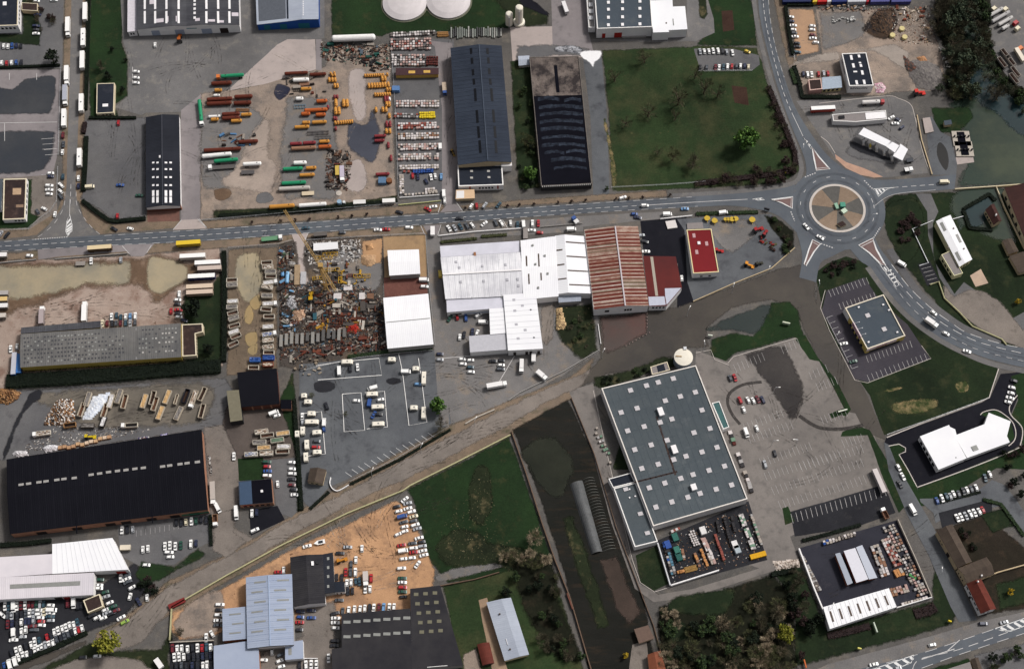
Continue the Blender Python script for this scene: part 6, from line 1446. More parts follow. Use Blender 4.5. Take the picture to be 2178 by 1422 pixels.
GOODS={'w':(220,211,208),'p':(190,158,150),'r':(148,84,74),'g':(176,172,170),'d':(112,104,100),'y':(228,200,50),'b':(52,84,150),'m':(92,48,44),'x':(180,169,159),'n':(150,112,90),'o':(200,142,90),'k':(60,58,60),'e':(120,150,128),'t':(90,130,150)}
GN={'w':'white-wrapped','p':'pink brick','r':'red brick','g':'grey block','d':'dark stone','y':'bright yellow','b':'blue-wrapped','m':'dark brown','x':'buff block','n':'brown tile','o':'ochre','k':'black-wrapped','e':'green-wrapped','t':'teal-wrapped'}
def pallets(where,a,b,nr,n,codes,depth=(0,5),size=1.25,gap=.06,h=(.9,1.5)):
 """n pallets along a-b in nr ranks"""
 for j in range(nr):
  for i in range(n):
   if rp_.random()<gap:continue
   t=(i+.5)/n;u=a[0]+(b[0]-a[0])*t+depth[0]*j+rp_.uniform(-.5,.5);v=a[1]+(b[1]-a[1])*t+depth[1]*j+rp_.uniform(-.4,.4)
   PALLETS.append((u,v,rp_.choice(codes),size*rp_.uniform(.85,1.08),rp_.uniform(*h),where,math.degrees(math.atan2(-(b[1]-a[1]),b[0]-a[0]))+rp_.uniform(-5,5)))
_pm={}
def pallet_mesh(k,hq):
 if(k,hq)not in _pm:
  m=MB();m.box(-.5,.5,-.5,.5,.14,hq,0,.97,.97)
  m2=MB();m2.box(-.54,.54,-.54,.54,0,.14)
  _pm[(k,hq)]=(m.mesh('load',flat('goods_%d_%d_%d'%GOODS[k],GOODS[k],.8,var=.22,vs=2.5)),m2.mesh('pallet_base',flat('pallet_wood',(150,122,92),.9)))
 return _pm[(k,hq)]
def place_pallets(limit=300):
 order=sorted(PALLETS,key=lambda c:(P(c[0],c[1])-_C).length);rest=MB();rm=[]
 for i,(u,v,k,sz,h,where,a)in enumerate(order):
  hq=round(h*4)/4;lo,ba=pallet_mesh(k,hq);p=P(u,v,hq);p.z=.06;rz=heading(u,v,a)
  if i<limit:
   o=new('pallet_stack',lo,None,p,rz);o.scale=(sz,sz,1);tag(o,f'{GN[k]} pallet load {where}','pallet',f'{GN[k]} pallets {where}')
   new('pallet_base',ba,o)
  else:
   M=Matrix.Translation(p)@Matrix.Rotation(rz,4,'Z')@Matrix.Diagonal((sz,sz,1,1));mt=lo.materials[0]
   if mt not in rm:rm.append(mt)
   for pl in lo.polygons:rest.face([M@lo.vertices[q].co for q in pl.vertices],rm.index(mt))
 if len(order)>limit:tag(rest.build('distant_pallets',rm),'small distant pallet loads of bricks and blocks in the northern brick yard','pallets',None,'stuff')
 print('pallets',len(order))
def piece(name,label,cat,u,v,a,lx,ly,h,col,group,z=.05,rough=.8,var=.25,kind='box'):
 m=MB()
 if kind=='box':m.box(-lx/2,lx/2,-ly/2,ly/2,0,h,0,.94,.94)
 elif kind=='beams':
  n=max(2,int(ly/.35))
  for i in range(n):y=-ly/2+ly*(i+.5)/n;m.box(-lx/2+random.uniform(0,lx*.12),lx/2-random.uniform(0,lx*.12),y-.1,y+.1,0,h*random.uniform(.6,1))
 elif kind=='frame':
  t=.18
  for y in(-ly/2,ly/2):m.bar((-lx/2,y,h),(lx/2,y,h),t);m.bar((-lx/2,y,.1),(lx/2,y,.1),t)
  for k in range(5):
   x=-lx/2+lx*k/4
   for y in(-ly/2,ly/2):m.bar((x,y,0),(x,y,h),t)
   m.bar((x,-ly/2,h),(x,ly/2,h),t)
 elif kind=='drum':m.tube([(0,lx/2),(h,lx/2)],'z',12)
 elif kind=='pipe':m.tube([(-lx/2,ly/2),(lx/2,ly/2)],'x',10,0,0,ly/2)
 p=P(u,v,h/2);p.z=z
 return tag(m.build(name,flat('piece_%d_%d_%d'%tuple(col),col,rough,var=var,vs=1.2),None,p,heading(u,v,a)),label,cat,group)
def heap(name,label,outline,h,cols,cat='heap',n=16,amp=.35,kind=None,sharp=1.0):
 """a heap of loose stuff over a traced outline: highest in the middle, jagged"""
 us=[p[0]for p in outline];vs=[p[1]for p in outline];c=P(sum(us)/len(us),sum(vs)/len(vs));m=MB()
 mats=[flat('heap_%d_%d_%d'%tuple(q),q,.9,var=.3,vs=1.0)for q in cols]
 def edge_d(p):
  best=1e9
  for i in range(len(outline)):
   a,b=outline[i],outline[(i+1)%len(outline)];dx,dy=b[0]-a[0],b[1]-a[1];t=max(0,min(1,((p[0]-a[0])*dx+(p[1]-a[1])*dy)/(dx*dx+dy*dy+1e-9)))
   best=min(best,math.hypot(p[0]-a[0]-dx*t,p[1]-a[1]-dy*t))
  return best
 W_,H_=max(us)-min(us),max(vs)-min(vs);st=max(W_,H_)/n;nx,ny=int(W_/st)+1,int(H_/st)+1
 g={}
 for i in range(nx+1):
  for j in range(ny+1):
   p=(min(us)+i*st,min(vs)+j*st)
   if inside(p,outline):
    d=min(1,edge_d(p)/(.35*min(W_,H_)+1e-6));z=h*d**sharp*(1+amp*noise.noise((p[0]*.35,p[1]*.35,3)))+amp*h*.5*random.random()*d;w_=P(p[0]+random.uniform(-.2,.2)*st,p[1]+random.uniform(-.2,.2)*st);g[i,j]=(w_.x-c.x,w_.y-c.y,max(.08,z))
 for i in range(nx):
  for j in range(ny):
   q=[(i,j),(i,j+1),(i+1,j+1),(i+1,j)]
   if all(x in g for x in q):
    mi=random.randrange(len(mats));m.face([g[q[0]],g[q[1]],g[q[2]]],mi);m.face([g[q[0]],g[q[2]],g[q[3]]],random.choice((mi,random.randrange(len(mats)))))
 if not m.f:return
 o=m.build(name,mats,None,c);tag(o,label,cat,None,kind)
 return o
# ================================================================== CARS
cars('in the corner office car park','north',[(78,3,0,'w'),(80,32,0,'n'),(77,56,0,'n'),(77,64,0,'k'),(77,72,0,'w')])
row('in the upper row below the corner office','west',(8,99),(44,98),90,'wwbnk')
row('in the hedge row above the flooded lot','west',(4,135),(45,133),90,'wrwbk')
car(330,96,90,'w','standing alone before the striped warehouse');car(115,1,0,'w','at the top edge beside the west road')
cars('on the wide asphalt yard','north',[(290,153,0,'w','hatchback'),(290,166,0,'w','hatchback'),(290,177,0,'w','hatchback')])
car(252,262,90,'r','beside the lawn of the guard hut')
cars('on the west side of the west road','north',[(134,288,88,'m'),(135,307,88,'d'),(133,324,85,'w'),(134,376,88,'t'),(130,394,135,'w'),(129,407,135,'w'),(129,418,125,'d')])
cars('on the east side of the west road','north',[(167,379,90,'w'),(167,396,90,'n')])
car(256,394,0,'b','in the middle of the west asphalt lot');car(297,416,0,'g','beside the long dark shed');car(250,460,90,'r','at the south hedge of the west lot')
cars('by the brown-roofed house','north',[(108,369,5,'w'),(108,376,0,'n'),(105,395,0,'w'),(105,404,0,'w'),(105,413,0,'w'),(94,444,150,'w'),(80,450,120,'d')])
cars('on the dirt verge at the west junction','west',[(2,497,60,'s'),(15,500,50,'k'),(117,456,80,'w'),(243,487,150,'k'),(277,486.5,165,'w')])
cars('along the muddy lorry park fence','west',[(63,544,0,'w'),(194,555,90,'w'),(257,553,90,'s')])
cars('in the upper row behind the patched hall','west',[(237.5,673.5,'w'),(248,671,'t'),(257,675,'t'),(267.5,673.5,'w'),(277,672.5,'l'),(288,672,'w')],90)
cars('in the lower row behind the patched hall','west',[(218,688,'e'),(228,688,'m'),(238.5,689,'k'),(247,688,'d'),(256.5,688,'m'),(267.5,687,'t'),(277,687,'s'),(287.5,687,'d')],90)
cars('beside the dark hedge of the lorry park','north',[(381.6,625.6,90,'w'),(378,638,0,'w'),(378,647,0,'k'),(380,659,0,'r'),(364,662,90,'r'),(379,667,0,'k'),(381,674.5,0,'w'),(392,682,-10,'n')])
cars('at the west end of the patched hall','west',[(23,742,90,'w'),(37,737,90,'w')])
car(497.5,970,90,'w','beside the rail of the waste yard');car(589,884,20,'w','behind the black workshop');car(590.6,1029,95,'w','beside the half blue house')
cars('in the west rank of the house car park','north',[(568,982,'g'),(568,992,'r'),(569.5,1001.6,'b'),(568,1011,'w')],0)
cars('in the east rank of the house car park','north',[(620.4,983,'w'),(621.4,997,'w'),(622,1007,'w'),(621,1019,'k'),(621,1031,'m'),(625,1041,'k'),(627.6,1052,'w')],0)
cars('on the new tarmac corner','north',[(536,1091,90,'w'),(546,1089,90,'n'),(542,1127,25,'w')])
cars('among the caravans of the west rank','north',[(694.6,863,110,'k'),(643,886,90,'w'),(643.5,896,90,'s'),(688.7,911,100,'b'),(674,938,0,'d'),(672,950.7,0,'r')])
cars('in the fenced bay of the caravan lot','west',[(745,784.6,95,'k'),(760.5,780.6,95,'w'),(758,852,0,'w'),(795,882,60,'b'),(805,881,0,'k'),(809.4,850,15,'w'),(889,817,0,'l')])
cars('in the courtyard of the big factory','west',[(956.6,677,60,'g'),(972.5,674.5,100,'r'),(978,717,85,'w'),(987,712,80,'k'),(991,675.6,95,'b'),(1005,705.5,85,'n'),(1015,707.6,70,'w'),(1018,670,35,'w')])
cars('south of the factory loading shed','west',[(936,753,0,'n'),(936,765,0,'s'),(983,764,0,'w'),(984.7,774,0,'w'),(1000.8,766,5,'w'),(1000.8,781,0,'t'),(1002,791,0,'w'),(1049,768,0,'k'),(1066.7,767,0,'k'),(1066,776.5,0,'w'),(1065,785,0,'d')])
cars('on the red yard','north',[(903,609.7,0,'w')])
cars('on the north verge of the main road','west',[(849.6,451.5,165,'k'),(909.7,445,150,'r'),(921.5,440,10,'w'),(946,427,90,'w'),(1002,439,60,'w'),(1014,438,95,'r'),(1031,437,55,'s'),(1060.6,436,50,'t'),(1324.5,420.7,20,'w')])
cars('in the south corner of the brick yard','west',[(878,374,95,'r'),(889,376,95,'n'),(906.6,386,120,'n'),(917,377,100,'w'),(926,375,100,'w'),(938.6,376,90,'l')])
cars('on the south verge of the main road','west',[(728,495,5,'d'),(804,489,0,'w'),(821.6,488,0,'r'),(870,484,0,'w')])
cars('in the slanted row before the white factory','west',[(955,486,120,'w'),(967,484.7,120,'s'),(979.6,482,120,'t'),(993,480.6,120,'d'),(1004.5,479,125,'w'),(1030,476,40,'w'),(1054.5,474.5,115,'d'),(1066.7,475,120,'w'),(1086,474.5,95,'w'),(1101,478,90,'t'),(1132.5,475,90,'w'),(1145,475,90,'r'),(1131,490,0,'w'),(1148,495,0,'r')])
car(651,485,4,'t','driving on the main road under the crane jib');car(978,464.7,4,'k','driving on the main road before the brick yard');car(1371.8,437.8,3,'w','driving west of the roundabout on the main road','small van')
cars('by the forecourt wall of the rusty hall','west',[(1349,455.6,0,'b'),(1356.7,463,-10,'n'),(1363,501,10,'s'),(1371,514,-10,'k'),(1374,535,0,'w'),(1450,592,95,'w')])
car(1456.7,444.5,0,'l','on the verge near the weighbridge')
car(1714.6,482,-50,'w','in the roundabout on the west side','saloon');car(1744.6,505,-30,'w','in the roundabout on the south-west side','saloon')
cars('behind the filling station canopy','north',[(1895.7,250.7,30,'w'),(1910,255.7,-30,'n'),(1904,263,0,'w'),(1918,271.7,40,'n')])
cars('in the west rank of the apricot car park','north',[(1681,37,'w'),(1683,46,'n'),(1687,55,'w'),(1687,64,'w'),(1689,71,'d'),(1691,78.6,'w'),(1695,92.6,'k'),(1695.6,100,'k'),(1696,111.7,'t')],0)
cars('in the east rank of the apricot car park','north',[(1727.7,56,'w'),(1727,64,'w'),(1728.4,75,'m'),(1729,82,'w'),(1735,91,'w')],0)
cars('in the row behind the pink lodge','west',[(1708.7,158,'n'),(1717.8,159,'w'),(1726.5,159,'w'),(1741,158,'r'),(1752,157,'s'),(1761,157,'r')],95)
cars('in the upper row of the field car park','west',[(1489,110,'s'),(1498,109.7,'w'),(1507.7,109.5,'w'),(1517,108.7,'w'),(1527.5,108.7,'w'),(1536.6,109,'k'),(1545.8,111,'s'),(1558,112.7,'w')],100)
car(1589.6,110.5,-20,'y','turning in the field car park')
cars('in the lower row of the field car park','west',[(1489,143.7,'k'),(1503,143.7,'d'),(1522,143.7,'m'),(1529.5,144,'w'),(1538.7,142.7,'t'),(1547.4,142,'w'),(1556.6,141.7,'r'),(1566.6,141,'d'),(1575,140.7,'w'),(1583.5,140.7,'n'),(1591.7,142.7,'e')],85)
cars('on the store car park','north',[(1553,804,115,'d'),(1563,803,110,'r'),(1591,850.4,115,'w'),(1602,851.6,115,'w'),(1611.6,849,115,'m'),(1622,850,115,'n'),(1574,851,110,'r','small van'),(1582,871,110,'w'),(1609.6,910.7,110,'w'),(1647.8,964,105,'k'),(1627,987,105,'s')])
cars('on the kerb of the east street','north',[(1911,993.8,-60,'w'),(1920,1013,-62,'w'),(1914,1029.6,-60,'k')])
cars('in the hedge row below the white workshop','west',[(1992.6,1064,'b'),(2003.4,1059,'w'),(2013,1055,'t'),(2021,1055,'s'),(2028,1050,'w'),(2038.7,1049.6,'d'),(2049,1044.5,'k'),(2056.7,1042,'w'),(2066,1040,'d'),(2076,1036.5,'w')],110)
cars('at the bend above the farm','west',[(2095,1015.7,105,'t'),(2105,1008,110,'w')])
cars('in the short row north of the farm garden','west',[(2035.7,1101,'w'),(2044,1098.7,'w'),(2054,1096.4,'s'),(2063.6,1092.5,'w'),(2072.6,1090,'w'),(2082.5,1087,'w'),(2090,1083.8,'r')],115)
cars('beside the drive of the winged showroom','north',[(2156,810,'k'),(2151.7,824,'w'),(2150,835.7,'w'),(2148,846,'w'),(2144,855,'w')],162)
car(1986,665.6,-35,'w','driving up beside the lorry on the curved road');car(2012,709.5,-25,'w','driving behind the lorry on the curved road');car(2056.5,747,-15,'w','parked on the footway of the curved road')
car(1794.6,730.7,10,'w','in the west rank of the sign shop');car(1815,768.8,15,'g','at the south-west corner of the sign shop')
car(1858.6,1412,12,'w','on the bottom road at the lower hatching');car(1982.7,1370.6,12,'w','on the bottom road before the tile yard');car(2135.7,1322.6,14,'s','on the bottom road beside the upper hatching');car(2091.7,1325.5,0,'n','turning at the red-roofed farmhouse');car(1910,1420,12,'s','cut by the bottom edge on the lower road')
row('below the black hall, west end','west',(259,1126),(282.5,1125),90,'wks');row('below the black hall, east end','west',(374.7,1111),(438.5,1104.5),90,'kkewgkk')
cars('in the black hall car park','west',[(304,1168,90,'w'),(314.7,1166,90,'w'),(351,1161,90,'w'),(361.4,1159,90,'w'),(373,1161,90,'w'),(384.8,1159,90,'g'),(406,1156,90,'w'),(417,1155,90,'n'),(359.6,1174,0,'w'),(362.4,1184,5,'w'),(311.7,1201,0,'w')])
cars('by the dark bank beside the lane','west',[(295,1279,120,'n'),(313,1270,95,'w')])
cars('in the top rank of the scrap car yard','west',[(10.9,1288.6,'w'),(18.6,1288,'t'),(35.8,1288.6,'w'),(44.8,1287,'m'),(53.5,1286.5,'w'),(62,1286,'m'),(70.4,1286,'m'),(77.7,1285.7,'g'),(85.5,1285,'s'),(93,1285,'t')],90)
cars('in the second rank of the scrap car yard','west',[(5,1307,-40,'w'),(16.6,1308,90,'d'),(25,1308,90,'s'),(36.9,1308,90,'k'),(46,1306,90,'k'),(54.8,1305,90,'d'),(63,1303,90,'w'),(71,1302,90,'s'),(83,1297,0,'w'),(84,1305.5,5,'w'),(94,1300,90,'e'),(108,1286.5,0,'w'),(107.8,1303,0,'w'),(107,1310.5,0,'t'),(108,1319,5,'s')])
cars('in the third rank of the scrap car yard','west',[(16.6,1327,90,'m'),(26,1326,90,'n'),(36.5,1327,90,'k'),(45.7,1322,90,'w'),(54.8,1320,90,'n'),(62.5,1320,90,'n'),(71.3,1318,90,'s'),(86,1313,0,'w'),(87.6,1321,0,'r'),(89,1329,0,'w')])
cars('in the lowest rank of the scrap car yard','west',[(29,1360.5,5,'w'),(37,1344,90,'k'),(46,1342,95,'w'),(48.6,1354,10,'s'),(55,1338,90,'w'),(69,1331,5,'m'),(73,1339,5,'d')])
cars('in the upper slanted rank of scrap cars','west',[(25,1387,105,'k'),(35,1384,105,'w'),(43.5,1379.5,105,'w'),(55,1373,105,'k'),(66.8,1370.5,105,'w'),(74,1363.5,100,'w'),(83.8,1361.6,100,'t'),(100.4,1354.5,105,'r'),(108.8,1351,105,'k'),(115.8,1343.6,100,'w'),(124,1340.4,105,'w'),(133,1336,105,'w'),(140.8,1334,105,'w'),(148.4,1329,105,'w'),(157.4,1327.7,105,'w'),(165,1323,105,'t')])
cars('in the lower slanted rank of scrap cars','west',[(2.5,1417,105,'k'),(9.6,1415,105,'b'),(41,1400.6,105,'w'),(49.3,1394,105,'w'),(57.6,1391,105,'w'),(66,1389,105,'k'),(74.9,1384,105,'w'),(82,1380,105,'w'),(89,1376,105,'w'),(96.6,1371.8,105,'s'),(104.3,1370,105,'w'),(112.9,1365.4,105,'w'),(120.3,1359,105,'d'),(129.2,1354,105,'k'),(137,1351,105,'d'),(145,1347,105,'d'),(153.5,1344.3,105,'k'),(160.6,1342,105,'w'),(167.6,1338,105,'r'),(174.7,1334.7,105,'w')])
cars('beside the doors of the scrap yard hall','west',[(144,1282,90,'m'),(166,1287,90,'k'),(173,1287,90,'k')])
cars('in the tangle east of the gatehouse','north',[(213.6,1232,0,'g'),(210,1244,0,'w'),(211,1250.6,0,'w'),(224,1259,20,'g'),(225,1268.6,20,'s'),(233.5,1281.5,25,'w'),(240,1290,25,'g'),(225,1296.6,25,'w'),(247.5,1298,25,'m'),(227.6,1303.6,20,'s'),(206.6,1313,30,'w'),(219.5,1314,25,'w'),(258,1313,30,'w'),(265.7,1322,30,'a'),(196,1308,30,'k'),(238,1304,25,'k')])
cars('under the bank at the white garage end','north',[(257,1229,90,'w'),(269.7,1224,25,'d'),(269.7,1231,25,'w'),(272,1237,25,'d'),(281,1249,30,'w'),(276.7,1268,75,'w')])
cars('at the turning place','west',[(176.7,1397,5,'k'),(207,1394.7,5,'w')])
cars('in the upper part of the orange yard','west',[(653.4,1161,15,'w'),(723.5,1176,0,'k'),(739.8,1163,0,'s'),(757,1190,90,'w'),(770,1166,90,'w')])
cars('in the huddle beside the gabled hall','north',[(746.8,1199.7,90,'d'),(735.6,1216,90,'r'),(745.6,1217,90,'d'),(756,1216,90,'w'),(716,1227,90,'k'),(727,1227.7,90,'k'),(789.5,1229,90,'r'),(757,1236,95,'t'),(765,1236,95,'t'),(747,1237.5,90,'w'),(738,1239,90,'w'),(777,1252,90,'w'),(787,1252,90,'w'),(740,1256,90,'k'),(749.6,1256,90,'k'),(722,1275.6,0,'d')])
cars('in the west column by the pasture','north',[(861,1062,40,'w'),(844,1077,15,'k'),(848,1087,15,'w'),(859,1110,15,'d'),(860.5,1120,15,'w'),(860.5,1129.7,20,'w'),(846.7,1136,25,'w'),(854,1159,10,'r'),(858,1188,8,'w'),(854,1208,5,'w'),(856,1229,0,'g'),(856,1238,0,'w'),(856.5,1248.7,0,'r'),(856.5,1258,0,'g'),(857.7,1268.6,5,'k')])
cars('in the east column by the pasture','north',[(867,1070,15,'s'),(867.5,1081,15,'w'),(875,1088,20,'w'),(880,1098,15,'e'),(879,1107.5,15,'d'),(883,1116,20,'w'),(887.6,1124,15,'s'),(891.5,1143.7,15,'w'),(877.5,1155,8,'d'),(897,1152,10,'k'),(898,1161,10,'s'),(879.4,1165,8,'w'),(899,1171,15,'w'),(880,1174,8,'r'),(901.6,1180,15,'w'),(876,1186,8,'w'),(888,1199.7,55,'w')])
cars('behind the charcoal hall','west',[(729,1299,'d'),(741.7,1296.6,'w'),(754,1294.7,'w'),(766,1294.7,'w'),(776,1293,'w'),(785.8,1292.6,'k'),(795,1292.4,'w'),(806,1290,'m'),(816,1291,'l'),(828,1291,'w'),(838,1290,'w')],85)
cars('along the west wall of the charcoal hall','north',[(713,1303.6,15,'k'),(714,1314,0,'w'),(713.6,1323.4,0,'w'),(714,1334.6,0,'w'),(713,1362,0,'k'),(712,1372,0,'k'),(699,1399,90,'w')])
cars('in the lane east of the sky-blue hall','north',[(662.8,1297.7,0,'n'),(639,1300,0,'n'),(639,1311.7,0,'b'),(662.8,1313,0,'b'),(637.6,1322.7,0,'r'),(637,1338.6,0,'k')])
cars('in the court south of the sky-blue hall','west',[(561,1402.8,0,'w'),(578.7,1384,90,'w'),(596,1392,30,'d'),(595,1405,25,'w'),(598,1416.8,20,'w'),(637,1414.5,90,'k'),(651,1413,95,'w'),(662,1412,90,'w'),(673,1412,90,'w')])
cars('west of the sky-blue wing','north',[(467.9,1285,0,'w'),(467.9,1296,0,'k'),(466,1307,0,'w'),(464,1318.8,0,'w'),(464,1328.6,0,'d'),(451,1346.8,120,'w'),(438.7,1355,90,'w')])
cars('behind the sky-blue hall','west',[(593,1216,0,'r'),(603.7,1212,90,'w')])
cars('in the top rank of the fenced car yard','west',[(367,1378,'m'),(377,1379,'w'),(386.4,1378,'w'),(399,1379.5,'w'),(409.8,1377.6,'k'),(420,1377,'w'),(430,1377,'r'),(439.4,1376,'t'),(448,1376,'w')],92)
cars('in the middle rank of the fenced car yard','west',[(371,1397,'w'),(381,1396,'w'),(391,1396,'w'),(401,1396,'k'),(412,1396,'k'),(421,1396,'k'),(431,1395,'n'),(440,1394,'k'),(448,1394,'n')],95)
cars('in the bottom rank of the fenced car yard','west',[(375,1415,'k'),(386,1415,'d'),(396,1416,'k'),(409,1415,'n'),(420,1415,'k'),(432,1414.5,'w'),(440.6,1413,'w'),(449,1414,'k')],92)
place_cars(330)
# ================================================================== LORRIES, VANS, CARAVANS, SKIPS
WR=(PAINTS['w'][1])
G1='lorries parked along the west road'
for i,(u,v,L,top,d)in enumerate(((143,51,36,(254,251,248),0),(140.5,154,36,(254,251,248),0),(137,196,38,(176,178,190),0))):
 trailer(f'{["white","white","grey-topped"][i]} box lorry, {ORD[i]} from the north on the west kerb of the west road',u,v,269,L-6,top,(214,210,206),cabk='w',group=G1,kind='box_lorry',cat='lorry')
trailer('rounded white coach parked at the west road beside the flooded lot',135,249,269,36,(254,251,248),(226,222,214),3.2,dots=1,group=G1,kind='coach',cat='coach',z0=.5)
for i,(u,v,d)in enumerate(((180,23,0),(176,78,2),(174,126,0),(172,217,1),(168,333,1))):
 trailer(f'white trailer, {ORD[i]} from the north on the east kerb of the west road',u,v,269,36,(254,251,248),(222,216,208),dots=d,group=G1)
trailer('cream-topped trailer with shade-coloured side on the south verge of the main road',211,525,4,51,(226,204,164),(96,76,58))  # dark side tone is shade put into the body colour
trailer('yellow trailer on the south verge of the main road',400,515,4,51,(232,196,60),(176,148,50))
for i,(u,v,L,t,s_,l)in enumerate(((409,543,54,(254,251,248),(206,196,188),'white trailer, northernmost of the rank by the dark hedge'),(441,557,54,(254,251,248),(206,200,196),'white trailer, second of the rank by the dark hedge'),(445,569,50,(206,188,176),(170,150,138),'dull pink trailer, third of the rank by the dark hedge'),
 (428,586,57,(254,251,248),(44,50,96),'white-roofed trailer with navy sides by the dark hedge'),(424,608,56,(222,200,176),(176,152,132),'cream trailer, upper of the pair at the dark hedge'),(424,620,56,(216,194,176),(170,148,130),'cream trailer, lower of the pair at the dark hedge'))):
 trailer(l,u,v,3,L,t,s_)
for i,(u,v,t,l)in enumerate(((6,622,(176,170,166),'grey lorry box, topmost at the left edge of the silt lake'),(4,635,(222,190,130),'buff lorry box at the left edge of the silt lake'),(5,649,(236,232,230),'white lorry box at the left edge of the silt lake'),(1,670,(206,196,186),'pale lorry box below the silt lake'),(3,541,(238,234,232),'white lorry cut by the left edge on the verge'))):
 trailer(l,u,v,2,22,t,(150,140,130),3.2)
trailer('grey box lorry backed onto the lean-to of the patched hall',87,672,88,30,(178,164,164),(150,138,136),cabk='w',kind='box_lorry',cat='lorry')
trailer('white box lorry backed onto the lean-to of the patched hall',178,664,88,34,(254,251,248),(210,206,202),cabk='w',kind='box_lorry',cat='lorry')
trailer('flat grey trailer standing in the silt lake',171,560,2,20,(150,142,136),(110,100,92),1.4,z0=.8)
trailer('white and blue long trailer at the west end of the patched hall',29,772,86,46,(196,196,206),(60,110,180),3.4)
trailer('blue trailer close beside the patched hall',40,772,86,40,(70,120,186),(50,90,150),3.2)
van('cream pickup beside the hedge of the west lot',190,395,5,'e',5.0,1.9,2.0);van('white van on the red yard',901.5,592.6,0);van('yellow van at the corner of the big factory',936,580,95,'y',4.6)
van('white van in the courtyard of the big factory',1028,682.7,0);van('white van at the brick yard gate',943.7,408.6,92);van('white van in the aisle of the brick yard',936,308.7,92,L=4.6)
van('white van before the white factory, between parked cars',1113.6,474,95,L=5.0);van('white van beside the gate of the rusty hall',1215.5,485,3);van('white van by the weighbridge wall',1420,453,2,L=5.0);van('white van on the verge near the yellow machines',1539,449.6,8,L=5.0)
van('cream minibus at the flooded end of the east road',2010,384.5,2,'e',5.6);van('white van on the store car park',1587.8,917.8,-70);van('white van driving down the east street',1942.5,1081.5,-60,L=6.0)
van('white van in the fenced bay of the caravan lot',792,823,195);van('white van at the pitch rank of the caravan lot',720.7,785.7,92,L=5.6);van('white van beside the caravan of the north-east pitch',863,788,0,L=5.0);van('blue van in the middle of the caravan lot',785,854,80,'b',4.6);van('white van between the west caravans',688.7,895.6,88,L=4.6)
van('white van behind the black workshop',581.7,875.6,20,L=5.2);van('white van by the end of the black hall',462,1078,-62,L=5.4);van('white minibus by the half blue house',501.5,1088,272,L=7.0,h=2.6);van('white van in the top rank of the scrap car yard',26.9,1289,270,L=5.0);van('white van in the lowest rank of the scrap car yard',27,1345,272,L=5.0);van('white van at the doors of the scrap yard hall',155,1281,270,L=5.0)
van('white van in the slanted rank by the ditch',30,1404,105,L=5.0);van('white van at the low end of the slanted rank',18.6,1410,105,L=5.0);van('white van among the right block of scrap cars',108,1295,0,L=5.0);van('blue van in the west column by the pasture',855,1096,15,'b',5.0);van('white van in the west column by the pasture',857,1169,10,L=4.8)
van('white pickup behind the station canopy',1919,559,-30,'w',5.0,1.9,1.9)
trailer('white lorry on the factory yard beside the painted line',1052,817,10,34,cabk='w',kind='box_lorry',cat='lorry',h=3.4);trailer('small white lorry at the yard fence',1149,793,-40,17,cabk='w',kind='box_lorry',cat='lorry',h=3.0)
trailer('narrow white van lorry before the loading doors',1109.5,772,268,19,cabk='w',kind='box_lorry',cat='lorry',h=2.8,w=2.1);trailer('white lorry backed into the tall white block',1135,759,268,17,kind='box_lorry',cat='lorry',h=2.9,w=2.2)
trailer('white van lorry in the gateway of the factory lane',920,490,90,18,h=3.0,w=2.3,kind='box_lorry',cat='lorry');trailer('grey flat trailer at the factory fence',1117.7,496,90,22,(150,142,138),(120,112,108),1.8)
trailer('blue-cabbed tipper lorry leaving the factory forecourt',1226,470,130,8,(230,228,226),cabk='b',h=2.2,kind='tipper_lorry',cat='lorry')
trailer('white trailer in front of the station shop',1751,229,3,51,(254,251,248),(170,70,60),3.8);
tanker('white tanker behind the station shop',1852,217,3,40,(236,230,226),'r',2.3,'station tankers')
trailer('white and black lorry tractor at the station exit',1929,360,10,9,(236,234,232),(60,60,66),2.8,cabk='w',kind='lorry_tractor',cat='lorry');trailer('dark low lorry chassis at the station exit',1935,340,8,14,(70,72,78),(50,52,56),1.6,kind='lorry_chassis',cat='lorry')
trailer('long white coach at the edge of the store car park',1871,1021,-66,54,(214,204,202),(180,172,170),3.3,kind='coach',cat='coach',z0=.5)
tipper('white-cabbed tipper lorry at the car park exit',1884,1094,116,17,None,(150,112,92),(140,104,86),'w',name='tipper_lorry',cat='lorry')
trailer('white lorry driving down the curved road',1979,681,-35,21,h=3.2,cabk='w',kind='box_lorry',cat='lorry')
trailer('white lorry standing in the grass yard at the bottom',337,1409,-55,22,h=3.0,kind='box_lorry',cat='lorry');trailer('flat red trailer against the lane wall',376,1282,25,38,(124,46,44),(96,38,38),1.5,z0=.9)
trailer('long pale lorry beside the black hall',451.6,1042,272,38,(190,180,172),(150,140,132),cabk='w',kind='box_lorry',cat='lorry',h=3.0);tipper('white-cabbed lorry at the hall car park hedge',457,1101,272,16,None,(150,112,84),cabk='w',name='tipper_lorry',cat='lorry')
trailer('white box lorry in the orange yard',777,1224,272,20,(206,196,190),(180,172,166),h=3.0,cabk='w',kind='box_lorry',cat='lorry')
trailer('white box trailer on the hall car park',266,1163,2,22,(226,214,194),(190,180,160),2.8)
trailer('green flatbed lorry with white cab on the south verge',574,507,6,36,(106,150,116),(70,100,80),1.8,cabk='w',kind='flatbed_lorry',cat='lorry');trailer('dark grey container trailer by the scrap yard fence',681,497,4,28,(104,98,94),(80,76,74),2.6)
trailer('small blue-white lorry in the aisle of the brick yard',945,184,275,18,(200,180,160),(160,140,120),2.2,cabk='b',kind='flatbed_lorry',cat='lorry')
trailer('white tank lorry at the top beside the concrete lane',1202,14,-70,24,(238,234,234),(200,196,196),3.2,w=2.3)
